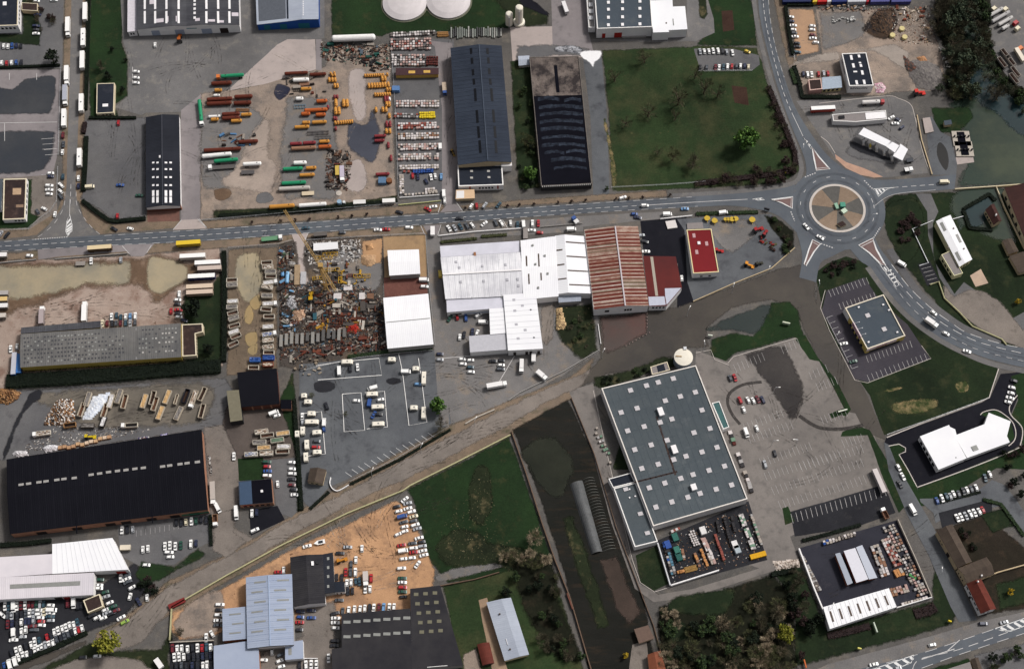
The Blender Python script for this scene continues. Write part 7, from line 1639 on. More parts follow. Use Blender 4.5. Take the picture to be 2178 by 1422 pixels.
for i,(u,v,a,L,c)in enumerate(((2118,26,30,34,(200,196,192)),(2128,36,30,44,(188,184,182)),(2138,45,30,36,(206,202,198)),(2138,58,30,18,(214,210,206)))):
 tanker(f'pale tanker trailer, {ORD[i]} from the north in the eastern lorry yard',u,v,a,L,c,None,2.2,'tankers in the eastern lorry yard')
for i,(u,v,k)in enumerate(((2116,16,'e'),(2140,17,'e'),(2162,46,'r'),(2166,58,'e'),(2172,100,'o'))):van(f'{PAINTS[k][0]} lorry cab, {ORD[i]} from the north in the eastern lorry yard',u,v,35,k,4.0,2.3,2.7,'lorry cabs in the eastern yard')
for i,(u,v)in enumerate(((2139,114),(2150,128),(2132,132),(2160,152),(2157,166))):tipper(f'rust-lined open trailer, {ORD[i]} from the north in the eastern lorry yard',u,v,-52,26,None,(180,170,160),(110,70,62),group='open trailers in the eastern yard')
trailer('cream bus standing in the eastern lorry yard',2170,115,-58,32,(236,224,206),(200,190,170),3.0,kind='coach',cat='coach')
for i,(u,v,a,L)in enumerate(((654.5,853,0,17),(662,878,0,18),(662.6,895.6,0,30),(673.4,918,5,20),(643.6,914,90,18),(652.4,943.5,92,21),(650.4,970,92,20),(674,960,3,19),(632,921,90,15))):caravan(f'cream caravan, {ORD[i]} down the west rank of the caravan lot',u,v,a,L)
for i,(u,v,a,L,l)in enumerate(((738,768,0,25,'long cream caravan under the scrap yard hedge'),(833,763,0,17,'small cream caravan on the north-east pitch'),(884,782.6,0,15,'square cream caravan beside the white van pitch'),(901.5,802,88,28,'long cream caravan standing by the lane fence'),(791,836.5,3,25,'cream caravan, uppermost in the fenced bay'),(803,863.4,3,27,'cream caravan, middle one in the fenced bay'),(804,900,3,27,'cream caravan, lowest in the fenced bay'),(880,865.5,0,17,'short cream caravan on the south-east pitch'),(901,876,88,26,'tall cream caravan on the south-east pitch'),(646,840,3,13,'tiny pale caravan with blue tarp at the west rank'))):caravan(l,u,v,a,L)
RUB=[flat('rubble_a',(206,190,172),.9),flat('rubble_b',(150,120,96),.9),flat('rubble_c',(96,84,76),.9),flat('rubble_d',(226,218,208),.9)]
SAND=[flat('load_sand',(214,178,128),.9,var=.1),flat('load_sand2',(200,164,118),.9)]
BLU=[flat('load_blue',(80,110,170),.8),flat('load_white',(226,224,224),.8),flat('load_grey',(140,134,130),.8)]
WHT=[flat('load_white',(226,224,224),.8),flat('load_white2',(206,200,198),.8)]
GRY=[flat('load_grey',(140,134,130),.9),flat('load_grey2',(120,114,110),.9)]
for i,(u,v,a,f,l)in enumerate(((493,595,3,None,'empty'),(493,605,5,GRY,'grey-loaded'),(494.5,640,4,WHT,'white-covered'),(493,652,3,GRY,'grey-covered'),(495,665,15,None,'rusty empty'),(497,676,18,GRY,'grey-loaded'),(498.5,692,15,None,'dark empty'),(497,705,18,WHT,'pale-covered'),(501.5,714,22,None,'empty'),(496.5,731,25,None,'brown empty'))):
 tipper(f'{l} tipper body, {ORD[i]} down the west rank of the muddy strip',u,v,a,23,f)
for i,(u,v,a,f,l,ck)in enumerate(((567,558,3,None,'rusty empty',None),(569,567,3,RUB,'cream',None),(575,577,0,GRY,'half-hidden grey',None),(576,587,0,None,'dark empty',None),(571,600,8,WHT,'white','w'),(568,609,-10,RUB,'cream',None),(568,628,0,GRY,'grey empty',None),(570,645,3,WHT,'white-grey','w'),(566,657,-5,None,'dark empty',None),(572,672.5,0,None,'small dark',None),(570,694,3,WHT,'white-covered',None),(569,710,10,BLU,'blue-covered','w'),(570,722.5,8,RUB,'pink-loaded',None),(570,737,8,RUB,'rubble-loaded',None),(571.5,749,0,None,'brown empty',None))):
 tipper(f'{l} tipper body, {ORD[i]} down the east rank of the muddy strip',u,v,a,23,f,cabk=ck)
tipper('blue-covered skip before the black workshop',571,760,0,24,[coat('b')],(60,90,170));tipper('bright blue skip left of the black workshop yard',542,764,0,22,[coat('b')],(70,120,200));tipper('brown-lined skip touching the black workshop',539,781,0,22);tipper('reddish skip with a white tank at the black workshop',570,774,3,22,RUB,(150,80,60))
for i,(u,v,a,f,l,ck)in enumerate(((306,852,72,SAND,'sand-loaded',None),(324,845,75,None,'dark empty',None),(329,858,72,None,'brown empty',None),(355,843,68,SAND,'sand-loaded',None),(340.5,877,68,SAND,'peach-loaded',None),(379,878,65,GRY,'junk-loaded',None),(374,848,72,None,'narrow',None),(394.5,841,70,None,'black',None),(412,844,250,RUB,'rubble-loaded','w'),(430,837,65,None,'dark empty',None),(429,873,75,None,'dark',None),(264,853,75,None,'brown empty',None),(252,842,72,GRY,'grey-covered',None),(235,852,72,WHT,'white',None),(186,848,72,GRY,'junk',None),(173,870,70,None,'rusty',None),(222,872,72,None,'pale',None))):
 tipper(f'{l} open body, {ORD[i]} noted in the ranks of the waste yard',u,v,a,30 if l!='narrow' else 22,f,inner=(60,44,36)if 'dark' in l or 'black' in l else(104,72,54),rim=(40,40,50)if l=='black' else(206,192,172),cabk=ck,w=2.4 if l!='narrow' else 1.4)
tipper('long open lorry with white cab beside the oil track',92,920,188,30,RUB,cabk='w',name='tipper_lorry',cat='lorry');tipper('dark open lorry with white cab in the middle of the waste yard',279,903,183,27,None,inner=(40,38,40),cabk='w',name='tipper_lorry',cat='lorry')
tipper('mesh-sided skip below the white foil heap',186,904,0,28,GRY,(90,84,80));tipper('brown skip below the rubbish heap',148,903,8,26,None,(170,130,90),(50,40,36));tipper('small skip with white sacks beside the foil heap',219,896,70,22,WHT,(60,56,56))
for i,(u,v,a,f,l)in enumerate(((556,917,8,RUB,'pink-white loaded'),(568,925,8,None,'dark empty'),(601.5,920.5,8,SAND,'sand-loaded'),(589.6,935,8,[flat('load_moss',(110,130,110),.9)],'green-loaded'),(551.5,939.5,3,GRY,'grey-covered'),(561,951,5,SAND,'timber-loaded'),(603,948.6,0,WHT,'white-covered'),(600.5,959,3,None,'dark empty'),(534,965,3,BLU,'blue-white loaded'),(566.4,963,3,RUB,'orange rubble'))):
 tipper(f'{l} skip, {ORD[i]} in the yard behind the half blue house',u,v,a,28,f,group='skips behind the half blue house')
# ================================================================== TANK YARD
RS,OR,RD,WH,GN_,DO=(104,52,40),(210,148,70),(140,58,63),(254,251,247),(46,146,104),(190,100,52)
GT='horizontal tanks in the tank yard'
def vs_(lst,word,where,dia,col,a=3,group=GT,**kw):
 for i,(u,v,L)in enumerate(lst):vessel(f'{word}, {ORD[i]} from the north {where}',u,v,a,L,col,dia,group,**kw)
tanker('green tanker trailer with orange cab at the concrete apron',494,161,184,50,GN_,'o',2.2);tanker('green tanker parked upright along the paved strip',426,235,-84,46,GN_,'w',2.2)
vs_([(471,177,44),(467,211,55),(465.7,220,54),(517.7,205.5,39),(515.6,219,38),(491,242.6,39),(491,251,39)],'big rust-brown tank','in the west rank of the tank yard',2.4,RS)
vs_([(464,191.6,17),(523.8,243.6,23),(456.5,254,17),(502.8,257,24)],'orange tank','in the west rank of the tank yard',2.0,OR)
vs_([(460.6,203,14),(456,247.7,26)],'small white tank','in the west rank of the tank yard',1.6,WH)
vs_([(528,301,42),(473,318,80)],'long rust-brown tank','in the lower west rank',2.2,RS);vessel('long white tank in the lower west rank',461,330,5,64,WH,2.5,GT);tanker('green tanker trailer below the long white tank',480.6,341,5,52,GN_,None,2.2);tanker('white tanker trailer with pale deck beside the green one',536,348.5,3,40,WH,None,2.3)
trailer('empty flatbed lorry with white cab in the tank yard',476,355,184,48,(96,92,90),(70,68,66),1.4,cabk='w',kind='flatbed_lorry',cat='lorry');trailer('dark low trailer in the tank yard',527,366,2,28,(92,88,88),(70,68,66),1.3)
vs_([(630,155.6,50),(676,158,36)],'rust-brown tank','at the head of the middle rank',2.0,RS);vessel('white tank on dark frames in the middle rank',640,170,2,35,WH,2.4,GT);vessel('short white tank on a grey trailer',637,210,2,17,WH,2.2,GT)
vs_([(651,189,23),(651,260.5,17),(679,259.7,32),(642,270,32),(689.7,301,23),(661.7,357,23),(653,372,33)],'orange tank','in the middle rank of the tank yard',2.0,OR)
vs_([(684.5,215,24),(672,234,50),(650,242,20),(682,244,22),(691,312,28)],'dark orange ribbed tank','in the middle rank of the tank yard',2.2,DO)
vs_([(629.4,305.7,26),(658,303.8,28)],'dull red tank','in the middle rank of the tank yard',2.0,RD);vessel('tan and rust streaked tank below the dull red pair',645.6,315,3,54,(160,120,96),2.2,GT)
vessel('white tank above the green pair',638,346.5,2,29,WH,2.4,GT);vs_([(622.8,359,43),(624.7,389,53)],'green long tank','in the middle rank of the tank yard',2.2,GN_);vessel('long stained grey-white tank at the foot of the middle rank',626,400.5,3,68,(200,192,184),2.4,GT)
vessel('long orange tank on the grass bank by the main road',599.4,438.5,4,55,OR,2.4,GT);vessel('long white tank on the grass bank by the main road',664.6,435.5,4,60,WH,2.3,GT)
trailer('white low trailer on the grass bank',764.5,429,3,26,(230,226,222),(200,196,190),2.0);trailer('white box trailer at the corner of the grass bank',826.7,426,3,27,(242,238,234),(210,206,200),2.8);trailer('beige chassis on axles at the foot of the tank yard',655,411,3,26,(214,196,168),(150,130,110),1.1)
vessel('giant white tank along the lawn fence',752,81,2,93,WH,4.0,'giant tanks','storage_tank',1.0,False)
def small(lst,col,where,L=10,dia=1.5,s=5.265,o=(600,130)):
 for i,(x,y)in enumerate(sorted(lst)):vessel(f'small {where}'+(f', {ORD[i]} from west' if len(lst)>1 else ''),o[0]+x/s,o[1]+y/s,-86,L,col,dia,'small '+where,'gas_cylinder',.3)
small([(545,140),(585,135),(560,160),(590,158)],OR,'orange cylinder at the head of the middle stock',6,1.4)
small([(528,210),(563,210),(595,210),(590,275),(620,275)],OR,'orange cylinder in the middle stock',10)
small([(587,400),(617,398),(585,640),(607,645),(600,755),(515,515)],RD,'crimson cylinder in the middle stock',8,1.4)
small([(603,468),(690,470),(728,470),(600,558),(638,556)],OR,'fat orange cylinder in the middle stock',16,1.9)
small([(597,692),(627,690),(657,686),(683,684),(708,682),(733,680),(758,678),(783,676)],OR,'orange cylinder in the long row by the dark ground',8,1.4)
small([(930,163),(957,162),(983,161),(1005,160),(1030,159),(1053,158),(1078,157),(1103,156),(1130,155),(1178,150)],OR,'orange cylinder in the top row by the brick yard',7,1.3)
small([(1122,195),(1155,195),(972,276),(1005,274),(1035,272),(1065,271),(1095,270),(1125,266),(1155,264),(1190,262)],OR,'orange cylinder in the second row by the brick yard',11,1.5)
small([(1177,318),(1207,318),(1043,376),(1070,376),(1097,374),(1125,374),(1152,372),(1180,370),(1205,370)],OR,'orange cylinder in the third row by the brick yard',8,1.4)
small([(1172,482),(1200,482),(1052,545),(1128,543),(1165,543),(1200,612),(1168,783),(1207,783)],OR,'orange cylinder in the loose stock by the brick yard',11,1.6)
small([(1155,425),(1185,425),(1172,705),(1210,705),(1190,940),(1220,1085)],RD,'crimson cylinder in the loose stock by the brick yard',13,1.5)
small([(1203,425)],WH,'white cylinder in the loose stock by the brick yard',8,1.3)
for i,(x,y,L)in enumerate(((1098,838,26),(1090,890,22),(1125,1265,30))):vessel(f'crimson lying tank, {ORD[i]} from the north beside the brick yard hedge',600+x/5.265,130+y/5.265,3,L,RD,1.8,GT)
piece('sea_container','blue-grey container with pale lid by the brick yard hedge','container',813,385,0,4.5,4.2,2.4,(96,124,154),None);piece('steel_tub','rust-brown tub beside the blue-grey container','tub',828,385,0,3.2,4.5,2.2,(132,86,58),None,kind='drum')
piece('sea_container','blue container on the brick yard aisle','container',842,190,0,4.5,3.4,2.4,(96,130,176),None);piece('vat','pale blue upright vat by the grass bank','vat',722,431,90,2.6,2.6,3.0,(150,178,200),None,kind='drum');piece('vat','small white upright vat by the grass bank','vat',732,431,90,1.6,1.6,2.0,(230,230,230),None,kind='drum');piece('round_lid','pale round lid lying at the yard edge','lid',721,411,0,3.4,3.4,.3,(196,186,176),None,kind='drum')
trailer('lavender-topped lorry among the black scrap of the tank yard',727,364,272,24,(196,186,200),(150,140,150),2.8,cabk='w',kind='box_lorry',cat='lorry');trailer('yellow lorry body beside the lavender one',717.6,362,272,20,(206,176,90),(150,130,80),2.4)
SCR=[(60,52,50),(104,56,44),(70,66,64),(44,42,44),(136,100,80),(160,150,140)]
rs=random.Random(21)
def scrap(where,poly,n,cols,size=(1.2,4.5),group=None,kinds=('box','beams','frame','box','beams','drum','pipe'),names=None):
 nm={'box':('scrap_block','scrap block'),'beams':('beam_stack','stack of steel beams'),'frame':('girder_cage','welded girder cage'),'drum':('drum','steel drum'),'pipe':('steel_pipe','steel pipe')}
 cn=lambda c:'red' if c[0]>150 and c[1]<90 else 'rusty' if c[0]>c[2]+30 and c[0]<150 else 'yellow' if c[0]>180 and c[2]<120 else 'blue' if c[2]>c[0]+25 else 'green' if c[1]>c[0]+15 and c[1]>c[2]else 'black' if c[0]<75 else 'pale' if c[0]>180 else 'grey-brown'
 for u,v in scatter(poly,n,rs):
  k=rs.choice(kinds);c=rs.choice(cols);lx=rs.uniform(*size);ly=rs.uniform(.5,max(.7,lx*.5))if k!='drum' else lx
  if k=='drum':lx=rs.uniform(.8,1.8)
  if k=='pipe':ly=rs.uniform(.3,.9)
  piece(nm[k][0],f'{cn(c)} {nm[k][1]} {where}','scrap',u,v,rs.choice((0,90,3,88,30,-20))+rs.uniform(-6,6),lx,ly,rs.uniform(.4,1.6),c,f'{cn(c)} {nm[k][1]}: {where}',kind=k)
scrap('in the black heap of the tank yard',[(698,320),(715,316),(745,330),(742,372),(735,400),(700,402),(694,380),(708,350)],46,SCR)
scrap('beside the giant white tank',[(682,92),(800,94),(826,100),(828,150),(790,150),(760,122),(740,120),(684,124)],60,SCR+[(40,84,76),(90,100,110)])
scrap('in the west rank of the tank yard',[(470,285),(548,285),(548,300),(520,312),(470,312)],16,SCR+[(90,130,170)],(1.5,5));scrap('around the middle rank of the tank yard',[(605,160),(690,152),(692,215),(668,205),(612,200)],18,SCR,(1.5,6))
piece('girder_cage','long black frame in the middle rank of the tank yard','frame',676,283,3,12,1.8,1.0,(60,52,54),None,kind='frame');piece('girder_cage','grey open frame above the orange and red tanks','frame',687,292,2,9,1.8,1.0,(110,104,100),None,kind='frame');piece('girder_cage','blue-grey frame trailer in the middle rank','frame',638,227,2,6.5,2.2,.9,(110,134,150),None,kind='frame');piece('timber_pile','brown plank pile in the west rank','planks',516,234,-3,9,2,.8,(150,112,84),None,kind='beams')
# ================================================================== GOODS, SCRAP AND YARD THINGS
BY,TY,BC='in the northern brick yard','in the tile yard','in the store builders court'
pallets(BY,(830,71),(926,66),2,17,'wgd',(0,5));pallets(BY,(830,84),(918,82),5,15,'prwpd',(0,5));pallets(BY,(832,117),(904,117),5,12,'wpgd',(0,5));pallets(BY,(906,121),(932,121),4,5,'m',(0,5),gap=0)
pallets(BY,(842,215),(935,215),3,16,'wwxp',(0,5));pallets(BY,(838,242),(890,243),2,9,'gdr',(0,5));pallets(BY,(892,240),(926,239),3,7,'y',(0,4.6),gap=0)
for v,c in((263,'wwpr'),(285,'nwxw'),(308,'wxp'),(329,'wwpx')):pallets(BY,(846,v),(934,v-2),3,16,c,(0,4.6))
pallets(BY,(850,353),(934,351),2,15,'wwx',(0,5));pallets(BY,(857,364),(872,364),1,3,'r');pallets(BY,(878,362),(922,360),2,8,'b',(0,4));pallets(BY,(851,370),(853,412),2,9,'wx',(5,0));pallets(BY,(860,414),(932,408),1,10,'wx');pallets(BY,(904,402),(930,400),2,5,'wx')
pallets(TY,(1898,1113),(1973,1262),4,24,'xxpgwnpgd',(-6.2,2.0),1.2,.1);pallets(TY,(1888,1142),(1918,1200),3,10,'rpxw',(-6,2),1.4);pallets(TY,(1914,1207),(1922,1222),3,3,'xo',(-6,2),1.4);pallets(TY,(1866,1156),(1890,1222),3,11,'xngw',(-6,2),1.4)
pallets(TY,(1893,1254),(1930,1243),3,6,'pxn',(2,5.5),1.4);pallets(TY,(1918,1284),(1974,1269),1,9,'wx',size=1.3);pallets(TY,(1704,1182),(1742,1256),2,16,'gdgx',(4,-1),1.0);pallets(TY,(1750,1152),(1820,1132),2,11,'wbdx',(1,4),1.2)
for a,b,n,nr,c in(((1578,1092),(1606,1166),15,2,'weegw'),((1598,1092),(1620,1158),13,1,'wgxe'),((1541,1100),(1556,1160),11,1,'kk'),((1525,1106),(1530,1130),6,1,'k'),((1556,1096),(1564,1130),7,1,'k'),((1521,1135),(1541,1190),11,1,'r'),((1498,1142),(1521,1197),12,2,'wxp'),((1474,1126),(1488,1158),7,3,'w'),((1491,1166),(1505,1203),7,1,'o'),((1478,1175),(1488,1204),6,1,'on'),((1451,1166),(1456,1190),5,1,'xn'),((1433,1128),(1446,1122),3,2,'rw'),((1416,1150),(1436,1220),12,2,'tbgdk'),((1446,1215),(1456,1212),2,2,'o')):
 pallets(BC,a,b,nr,n,c,(-5,1.5),1.3 if c!='w' else .9)
pallets('along the east wall of the store',(1552,915),(1600,1046),1,17,'kgexmkwn',size=2.0,gap=.15);pallets('behind the west wall of the store',(1268,905),(1306,985),2,9,'wgxwe',(-6,2),1.2,gap=.3)
place_pallets(330)
for i,(u,v,c)in enumerate(((1436,1142,(60,110,100)),(1440,1170,(66,120,108)),(1444,1184,(50,96,90)),(1420,1158,(60,90,160)),(1495,1128,(236,232,230)),(1563,1158,(236,232,230)),(1568,1168,(180,190,196)))):piece('stock_box',f'{["pale green","sea green","deep green","blue","white square","white tall","grey-white"][i]} stock box in the builders court','box',u,v,-68,4.2,3.0,1.8,c,'stock boxes in the builders court')
for i in range(5):piece('yellow_bin',f'yellow bin at the corner of the builders court, {ORD[i]} from west','bin',1599+i*6.6,1184-i*1.8,15,1.7,2.6,1.5,(226,170,40),'yellow bins in the builders court')
piece('timber_pack','ochre timber pack in the builders court','timber',1469,1209,14,7,2.8,1.2,(186,148,90),None,kind='beams')
for i in range(24):
 piece('concrete_beam',f'grey concrete beam in the rank by the lawn, {ORD[min(19, i)]} from west' if i<20 else f'grey concrete beam in the rank by the lawn, {ORD[i-20]} from east','beam',960+i*4.6,69+rs.uniform(-1,3),90,rs.uniform(5.5,8.5),.8,.9,rs.choice([(150,152,146),(130,134,128),(168,166,160),(80,80,80)]),'concrete beams by the lawn')
piece('timber_pack','tan timber pack beside the concrete beams','timber',942,73,2,7.5,3.6,1.4,(176,132,84),None,kind='beams')
SX=[(96,62,50),(120,70,54),(70,64,62),(52,48,48),(150,140,130),(84,78,74),(196,186,174),(60,56,58)]
scrap('in the west bank of the scrap yard',[(594,530),(624,524),(622,620),(632,700),(640,702),(596,702)],95,SX+[(120,164,200),(90,110,90),(206,200,196)],(1.0,4.5))
scrap('in the middle of the scrap yard',[(650,622),(740,622),(810,640),(816,690),(735,700),(650,700)],150,SX+[(52,92,104),(176,130,50)],(1.2,6.5))
scrap('in the south bank of the scrap yard',[(640,745),(740,712),(815,720),(818,745),(735,752),(600,770)],95,SX+[(92,52,42),(110,60,48)],(1.2,5.5));scrap('by the sand bays of the scrap yard',[(672,560),(760,560),(790,590),(740,612),(660,610)],60,SX+[(204,160,60),(190,150,60)],(1.0,4.5));scrap('at the north fence of the scrap yard',[(656,520),(668,512),(670,545),(660,560),(645,540)],18,[(206,200,196),(150,140,134),(96,90,88)],(.8,2.4));scrap('near the white cabin of the scrap yard',[(722,514),(766,512),(764,552),(730,556)],36,[(206,204,204),(170,168,168),(120,116,114),(226,222,218)],(.8,2.6))
scrap('on the dirt south of the scrap yard',[(620,765),(680,752),(690,790),(650,805),(630,790)],26,[(196,180,160),(150,134,116),(90,84,80)],(.6,2.2))
for i in range(13):piece('lattice_bin',f'grey steel bin in the long rank of the scrap yard, {ORD[i]} from west','bin',598+i*11.2,724-i*1.2+rs.uniform(-3,3),88,rs.uniform(5,7.5),1.7,1.7,rs.choice([(112,108,104),(134,130,126),(96,94,92),(150,146,140)]),'steel bins of the scrap yard')
for i in range(9):piece('beam_stack',f'long rusty beam stack in the scrap yard middle, {ORD[i]} from north','beams',716+rs.uniform(-14,14)+(i%3)*26,668+i*4.4,rs.uniform(-6,6),rs.uniform(7,10),1.4,.8,rs.choice([(104,60,48),(88,54,46),(130,84,64)]),'rusty beam stacks',kind='beams')
heap('red_scrap_heap','bright red heap of painted steel in the scrap yard',[(738,690),(762,684),(766,700),(758,712),(736,706)],1.4,[(196,50,36),(160,44,36),(90,50,44)]);heap('timber_heap','pinkish timber heap in the west of the scrap yard',[(622,660),(648,656),(652,676),(636,686),(620,678)],1.6,[(222,186,156),(196,156,128),(150,120,100)]);heap('white_scrap_heap','white heap of sheet scrap in the scrap yard',[(610,628),(628,626),(634,655),(620,662),(608,648)],1.2,[(222,220,222),(190,188,190),(130,126,126)])
heap('sand_heap','round sand heap in the upper bay of the scrap yard',[(776,520),(792,516),(796,530),(780,534)],1.6,[(196,150,108),(206,162,120)],amp=.08);heap('sand_heap','larger sand heap in the lower bay of the scrap yard',[(766,542),(800,540),(802,560),(786,570),(768,562)],1.8,[(196,160,124),(186,150,116)],amp=.08)
b=House('site_cabin','white site cabin at the scrap yard gate','cabin',[(667,518),(718,515),(719,529),(667,533)],2.8,roof=flat('cabin_white',(238,236,236),.6,var=.05),wall=METAL,over=.1);b.windows('s',6,.05,.95,.8,1.8)
piece('trough','long beige trough in the scrap yard','trough',632,585,89,13,3.0,1.2,(170,146,118),None);piece('lattice_bin','pale grey ribbed bin beside the beige trough','bin',645,592,88,8,3.0,1.4,(190,188,190),None);vessel('light blue standing tank of the scrap yard lying beside the fence',611,590,86,25,(140,186,224),2.0,None,'storage_tank');vessel('small light blue tank of the scrap yard',601,583,90,10,(110,160,206),1.8,None,'storage_tank')
for i,(u,v,a,L)in enumerate(((690,548,2,9),(703,541,4,8),(705,574,2,9),(724,590,88,7.5),(770,587,2,9),(675,592,5,5))):piece('crane_section',f'yellow lattice crane section on the ground, {ORD[i]} noted by the mast','crane part',u,v,a,L,1.8,1.4,(206,160,50),'loose crane sections',kind='frame')
W_=[(740,612,4.8,3.4,'white flat slab'),(718,630,4.5,3.8,'white cube block'),(770,630,3.2,4.2,'pale lavender sheet'),(788,630,3.6,3.4,'square brown-lined box')]
for u,v,a,b_,l in W_:piece('slab',f'{l} in the scrap yard','slab',u,v,2,a,b_,.9,(214,206,204)if 'brown' not in l else(130,96,76),None)
def litter(name,label,poly,n,cols,size=(.2,.85),h=.6):
 """countless small broken pieces lying about"""
 m=MB();mats=[flat('bits_%d_%d_%d'%c,c,.85)for c in cols];c0=P(*poly[0])
 for u,v in scatter(poly,n,rs):
  p=P(u,v)-c0;a=rs.uniform(0,3.14);L=rs.uniform(*size);m.obox(p,(math.cos(a),math.sin(a)),L,L*rs.uniform(.15,.6),.03,rs.uniform(.1,h),rs.randrange(len(mats)))
 tag(m.build(name,mats,None,c0),label,'litter',None,'stuff')
LC=[(86,58,48),(70,64,60),(50,46,46),(132,122,112),(98,68,56),(176,166,156),(84,78,74),(60,50,46),(140,114,92),(80,96,108),(62,58,58)]
litter('scrap_litter','mixed broken bits strewn over the scrap yard',[(594,528),(626,518),(630,600),(700,600),(790,610),(816,640),(818,745),(640,750),(596,765)],3600,LC)
litter('pale_litter','pale crumbs strewn near the scrap yard gate',[(650,515),(770,508),(766,560),(660,565)],420,[(206,200,194),(170,160,150),(120,110,104)],(.2,.7),.5)
litter('tank_yard_litter','dark bits strewn in the black heap of the tank yard',[(694,318),(748,322),(742,404),(694,404)],420,LC[:8]);litter('fence_litter','dark bits strewn below the giant white tank',[(682,90),(828,96),(830,152),(770,140),(684,126)],700,LC[:8]+[(40,84,76)])
litter('waste_litter','pale crumbs strewn over the waste yard',[(70,930),(130,900),(250,905),(330,915),(120,950),(40,965)],420,[(206,200,194),(150,140,130),(90,80,74)],(.15,.5),.3);litter('yard_litter','bits strewn in the builders yard',[(1740,14),(1980,14),(1995,100),(1900,90),(1850,30)],520,[(206,196,184),(150,130,112),(96,84,76),(130,90,74)],(.12,.5),.4);litter('court_litter','bits strewn between the rows of the builders court',[(1405,1150),(1590,1072),(1628,1185),(1428,1240)],520,[(206,200,196),(150,120,100),(80,90,86),(40,40,42),(110,84,66)],(.12,.45),.4);litter('pasture_litter','pale stones strewn over the pasture',[(930,1130),(1040,990),(1060,1140),(1160,1170),(1080,1215),(950,1200)],420,[(128,120,90),(104,98,72)],(.08,.26),.15)
base=P(683,569.5,24);base.z=0;cr=empty('tower_crane',base);tag(cr,'yellow tower crane whose jib reaches over the main road','crane')
YC=flat('crane_yellow',(180,146,90),.6,var=.1)
def lattice(a,b,w,n,bar=.2):
 m=MB();a,b=Vector(a),Vector(b);d=(b-a).normalized();s_=d.cross(Vector((0,0,1)))
 if s_.length<.1:s_=Vector((1,0,0))
 s_.normalize();t=s_.cross(d)
 cs=[s_*w/2+t*w/2,-s_*w/2+t*w/2,-s_*w/2-t*w/2,s_*w/2-t*w/2]
 for c in cs:m.bar(a+c,b+c,bar)
 for i in range(n):
  p,q=a.lerp(b,i/n),a.lerp(b,(i+1)/n)
  for k in range(4):m.bar(p+cs[k],q+cs[(k+1)%4],bar*.6);m.bar(p+cs[k],p+cs[(k+1)%4],bar*.6)
 return m
tip=P(605,447,25)-base;tail=P(714,618,25)-base
lattice((0,0,0),(0,0,25),1.5,14,.15).build('mast',YC,cr);lattice((0,0,25.5),tip,1.1,26,.13).build('jib',YC,cr);lattice((0,0,25.5),tail,1.2,8,.16).build('counter_jib',YC,cr)
m=MB();m.box(-1.2,1.2,-1.2,1.2,25,27.4);m.build('cab',YC,cr);m=MB();m.box(-1.5,1.5,-.9,.9,-1.2,.8);m.build('counterweight',CONC,cr,tail*.93)
m=MB()
for x,y in((3,3),(-3,3),(-3,-3),(3,-3)):m.bar((x,y,.2),(0,0,5),.3)
m.build('base_struts',YC,cr)
heap('rubbish_heap','mixed rubbish heap of the waste yard',[(118,852),(130,846),(157,848),(163,890),(140,906),(90,906),(98,885)],3.0,[(206,196,186),(90,70,56),(60,54,52),(160,120,84),(226,220,214),(120,90,70)],n=26,amp=.5)
heap('foil_heap','white foil heap between open bodies',[(172,893),(184,865),(196,842),(222,834),(238,834),(228,862),(210,880),(200,892)],1.8,[(232,236,244),(214,220,232),(240,242,246)],amp=.25)
heap('wood_heap','brown wood heap at the left edge of the waste yard',[(-10,824),(30,826),(48,834),(40,850),(18,862),(-10,858)],2.6,[(150,108,70),(120,84,56),(180,138,96),(90,66,50)],n=22,amp=.5)
heap('sack_heap','white sack heap behind the black hall, west one',[(24,966),(34,956),(58,958),(64,968),(40,974)],1.2,[(226,222,224),(200,196,198)]);heap('sack_heap','white sack heap behind the black hall, east one',[(88,952),(104,944),(124,946),(126,958),(96,964)],1.3,[(236,234,236),(214,210,214)])
for i in range(12):piece('bale',f'tan bale behind the black hall, {ORD[i]} from west','bale',128+i*9.5,954-i*2.2+rs.uniform(-3,3),8,2.0,1.8,1.4,rs.choice([(206,168,130),(190,150,116),(222,196,170)]),'bales behind the black hall')
heap('plastic_heap','violet and white plastic heap behind the black hall',[(340,924),(356,920),(358,932),(342,934)],1.0,[(90,60,170),(210,206,214)]);heap('plastic_heap','dark blue and white plastic heap behind the black hall',[(290,930),(318,926),(322,934),(294,938)],1.0,[(60,60,110),(206,202,200),(150,110,90)])
heap('rubble_strip','pale rubble strip along the east wall of the black hall',[(440,968),(448,966),(454,1010),(446,1016)],.8,[(190,186,182),(120,114,110),(70,66,64)],n=18)
heap('rock_heap','buff rock heap in the weeds of the factory yard',[(1181,655),(1196,652),(1206,690),(1200,704),(1182,704)],1.4,[(214,184,138),(190,160,120),(150,124,96)],n=20,amp=.6);heap('rubble_heap','rubble heap south of the store lane',[(1640,1192),(1700,1186),(1704,1206),(1650,1214)],.9,[(196,182,170),(150,134,122),(220,206,196)],n=22,amp=.6)
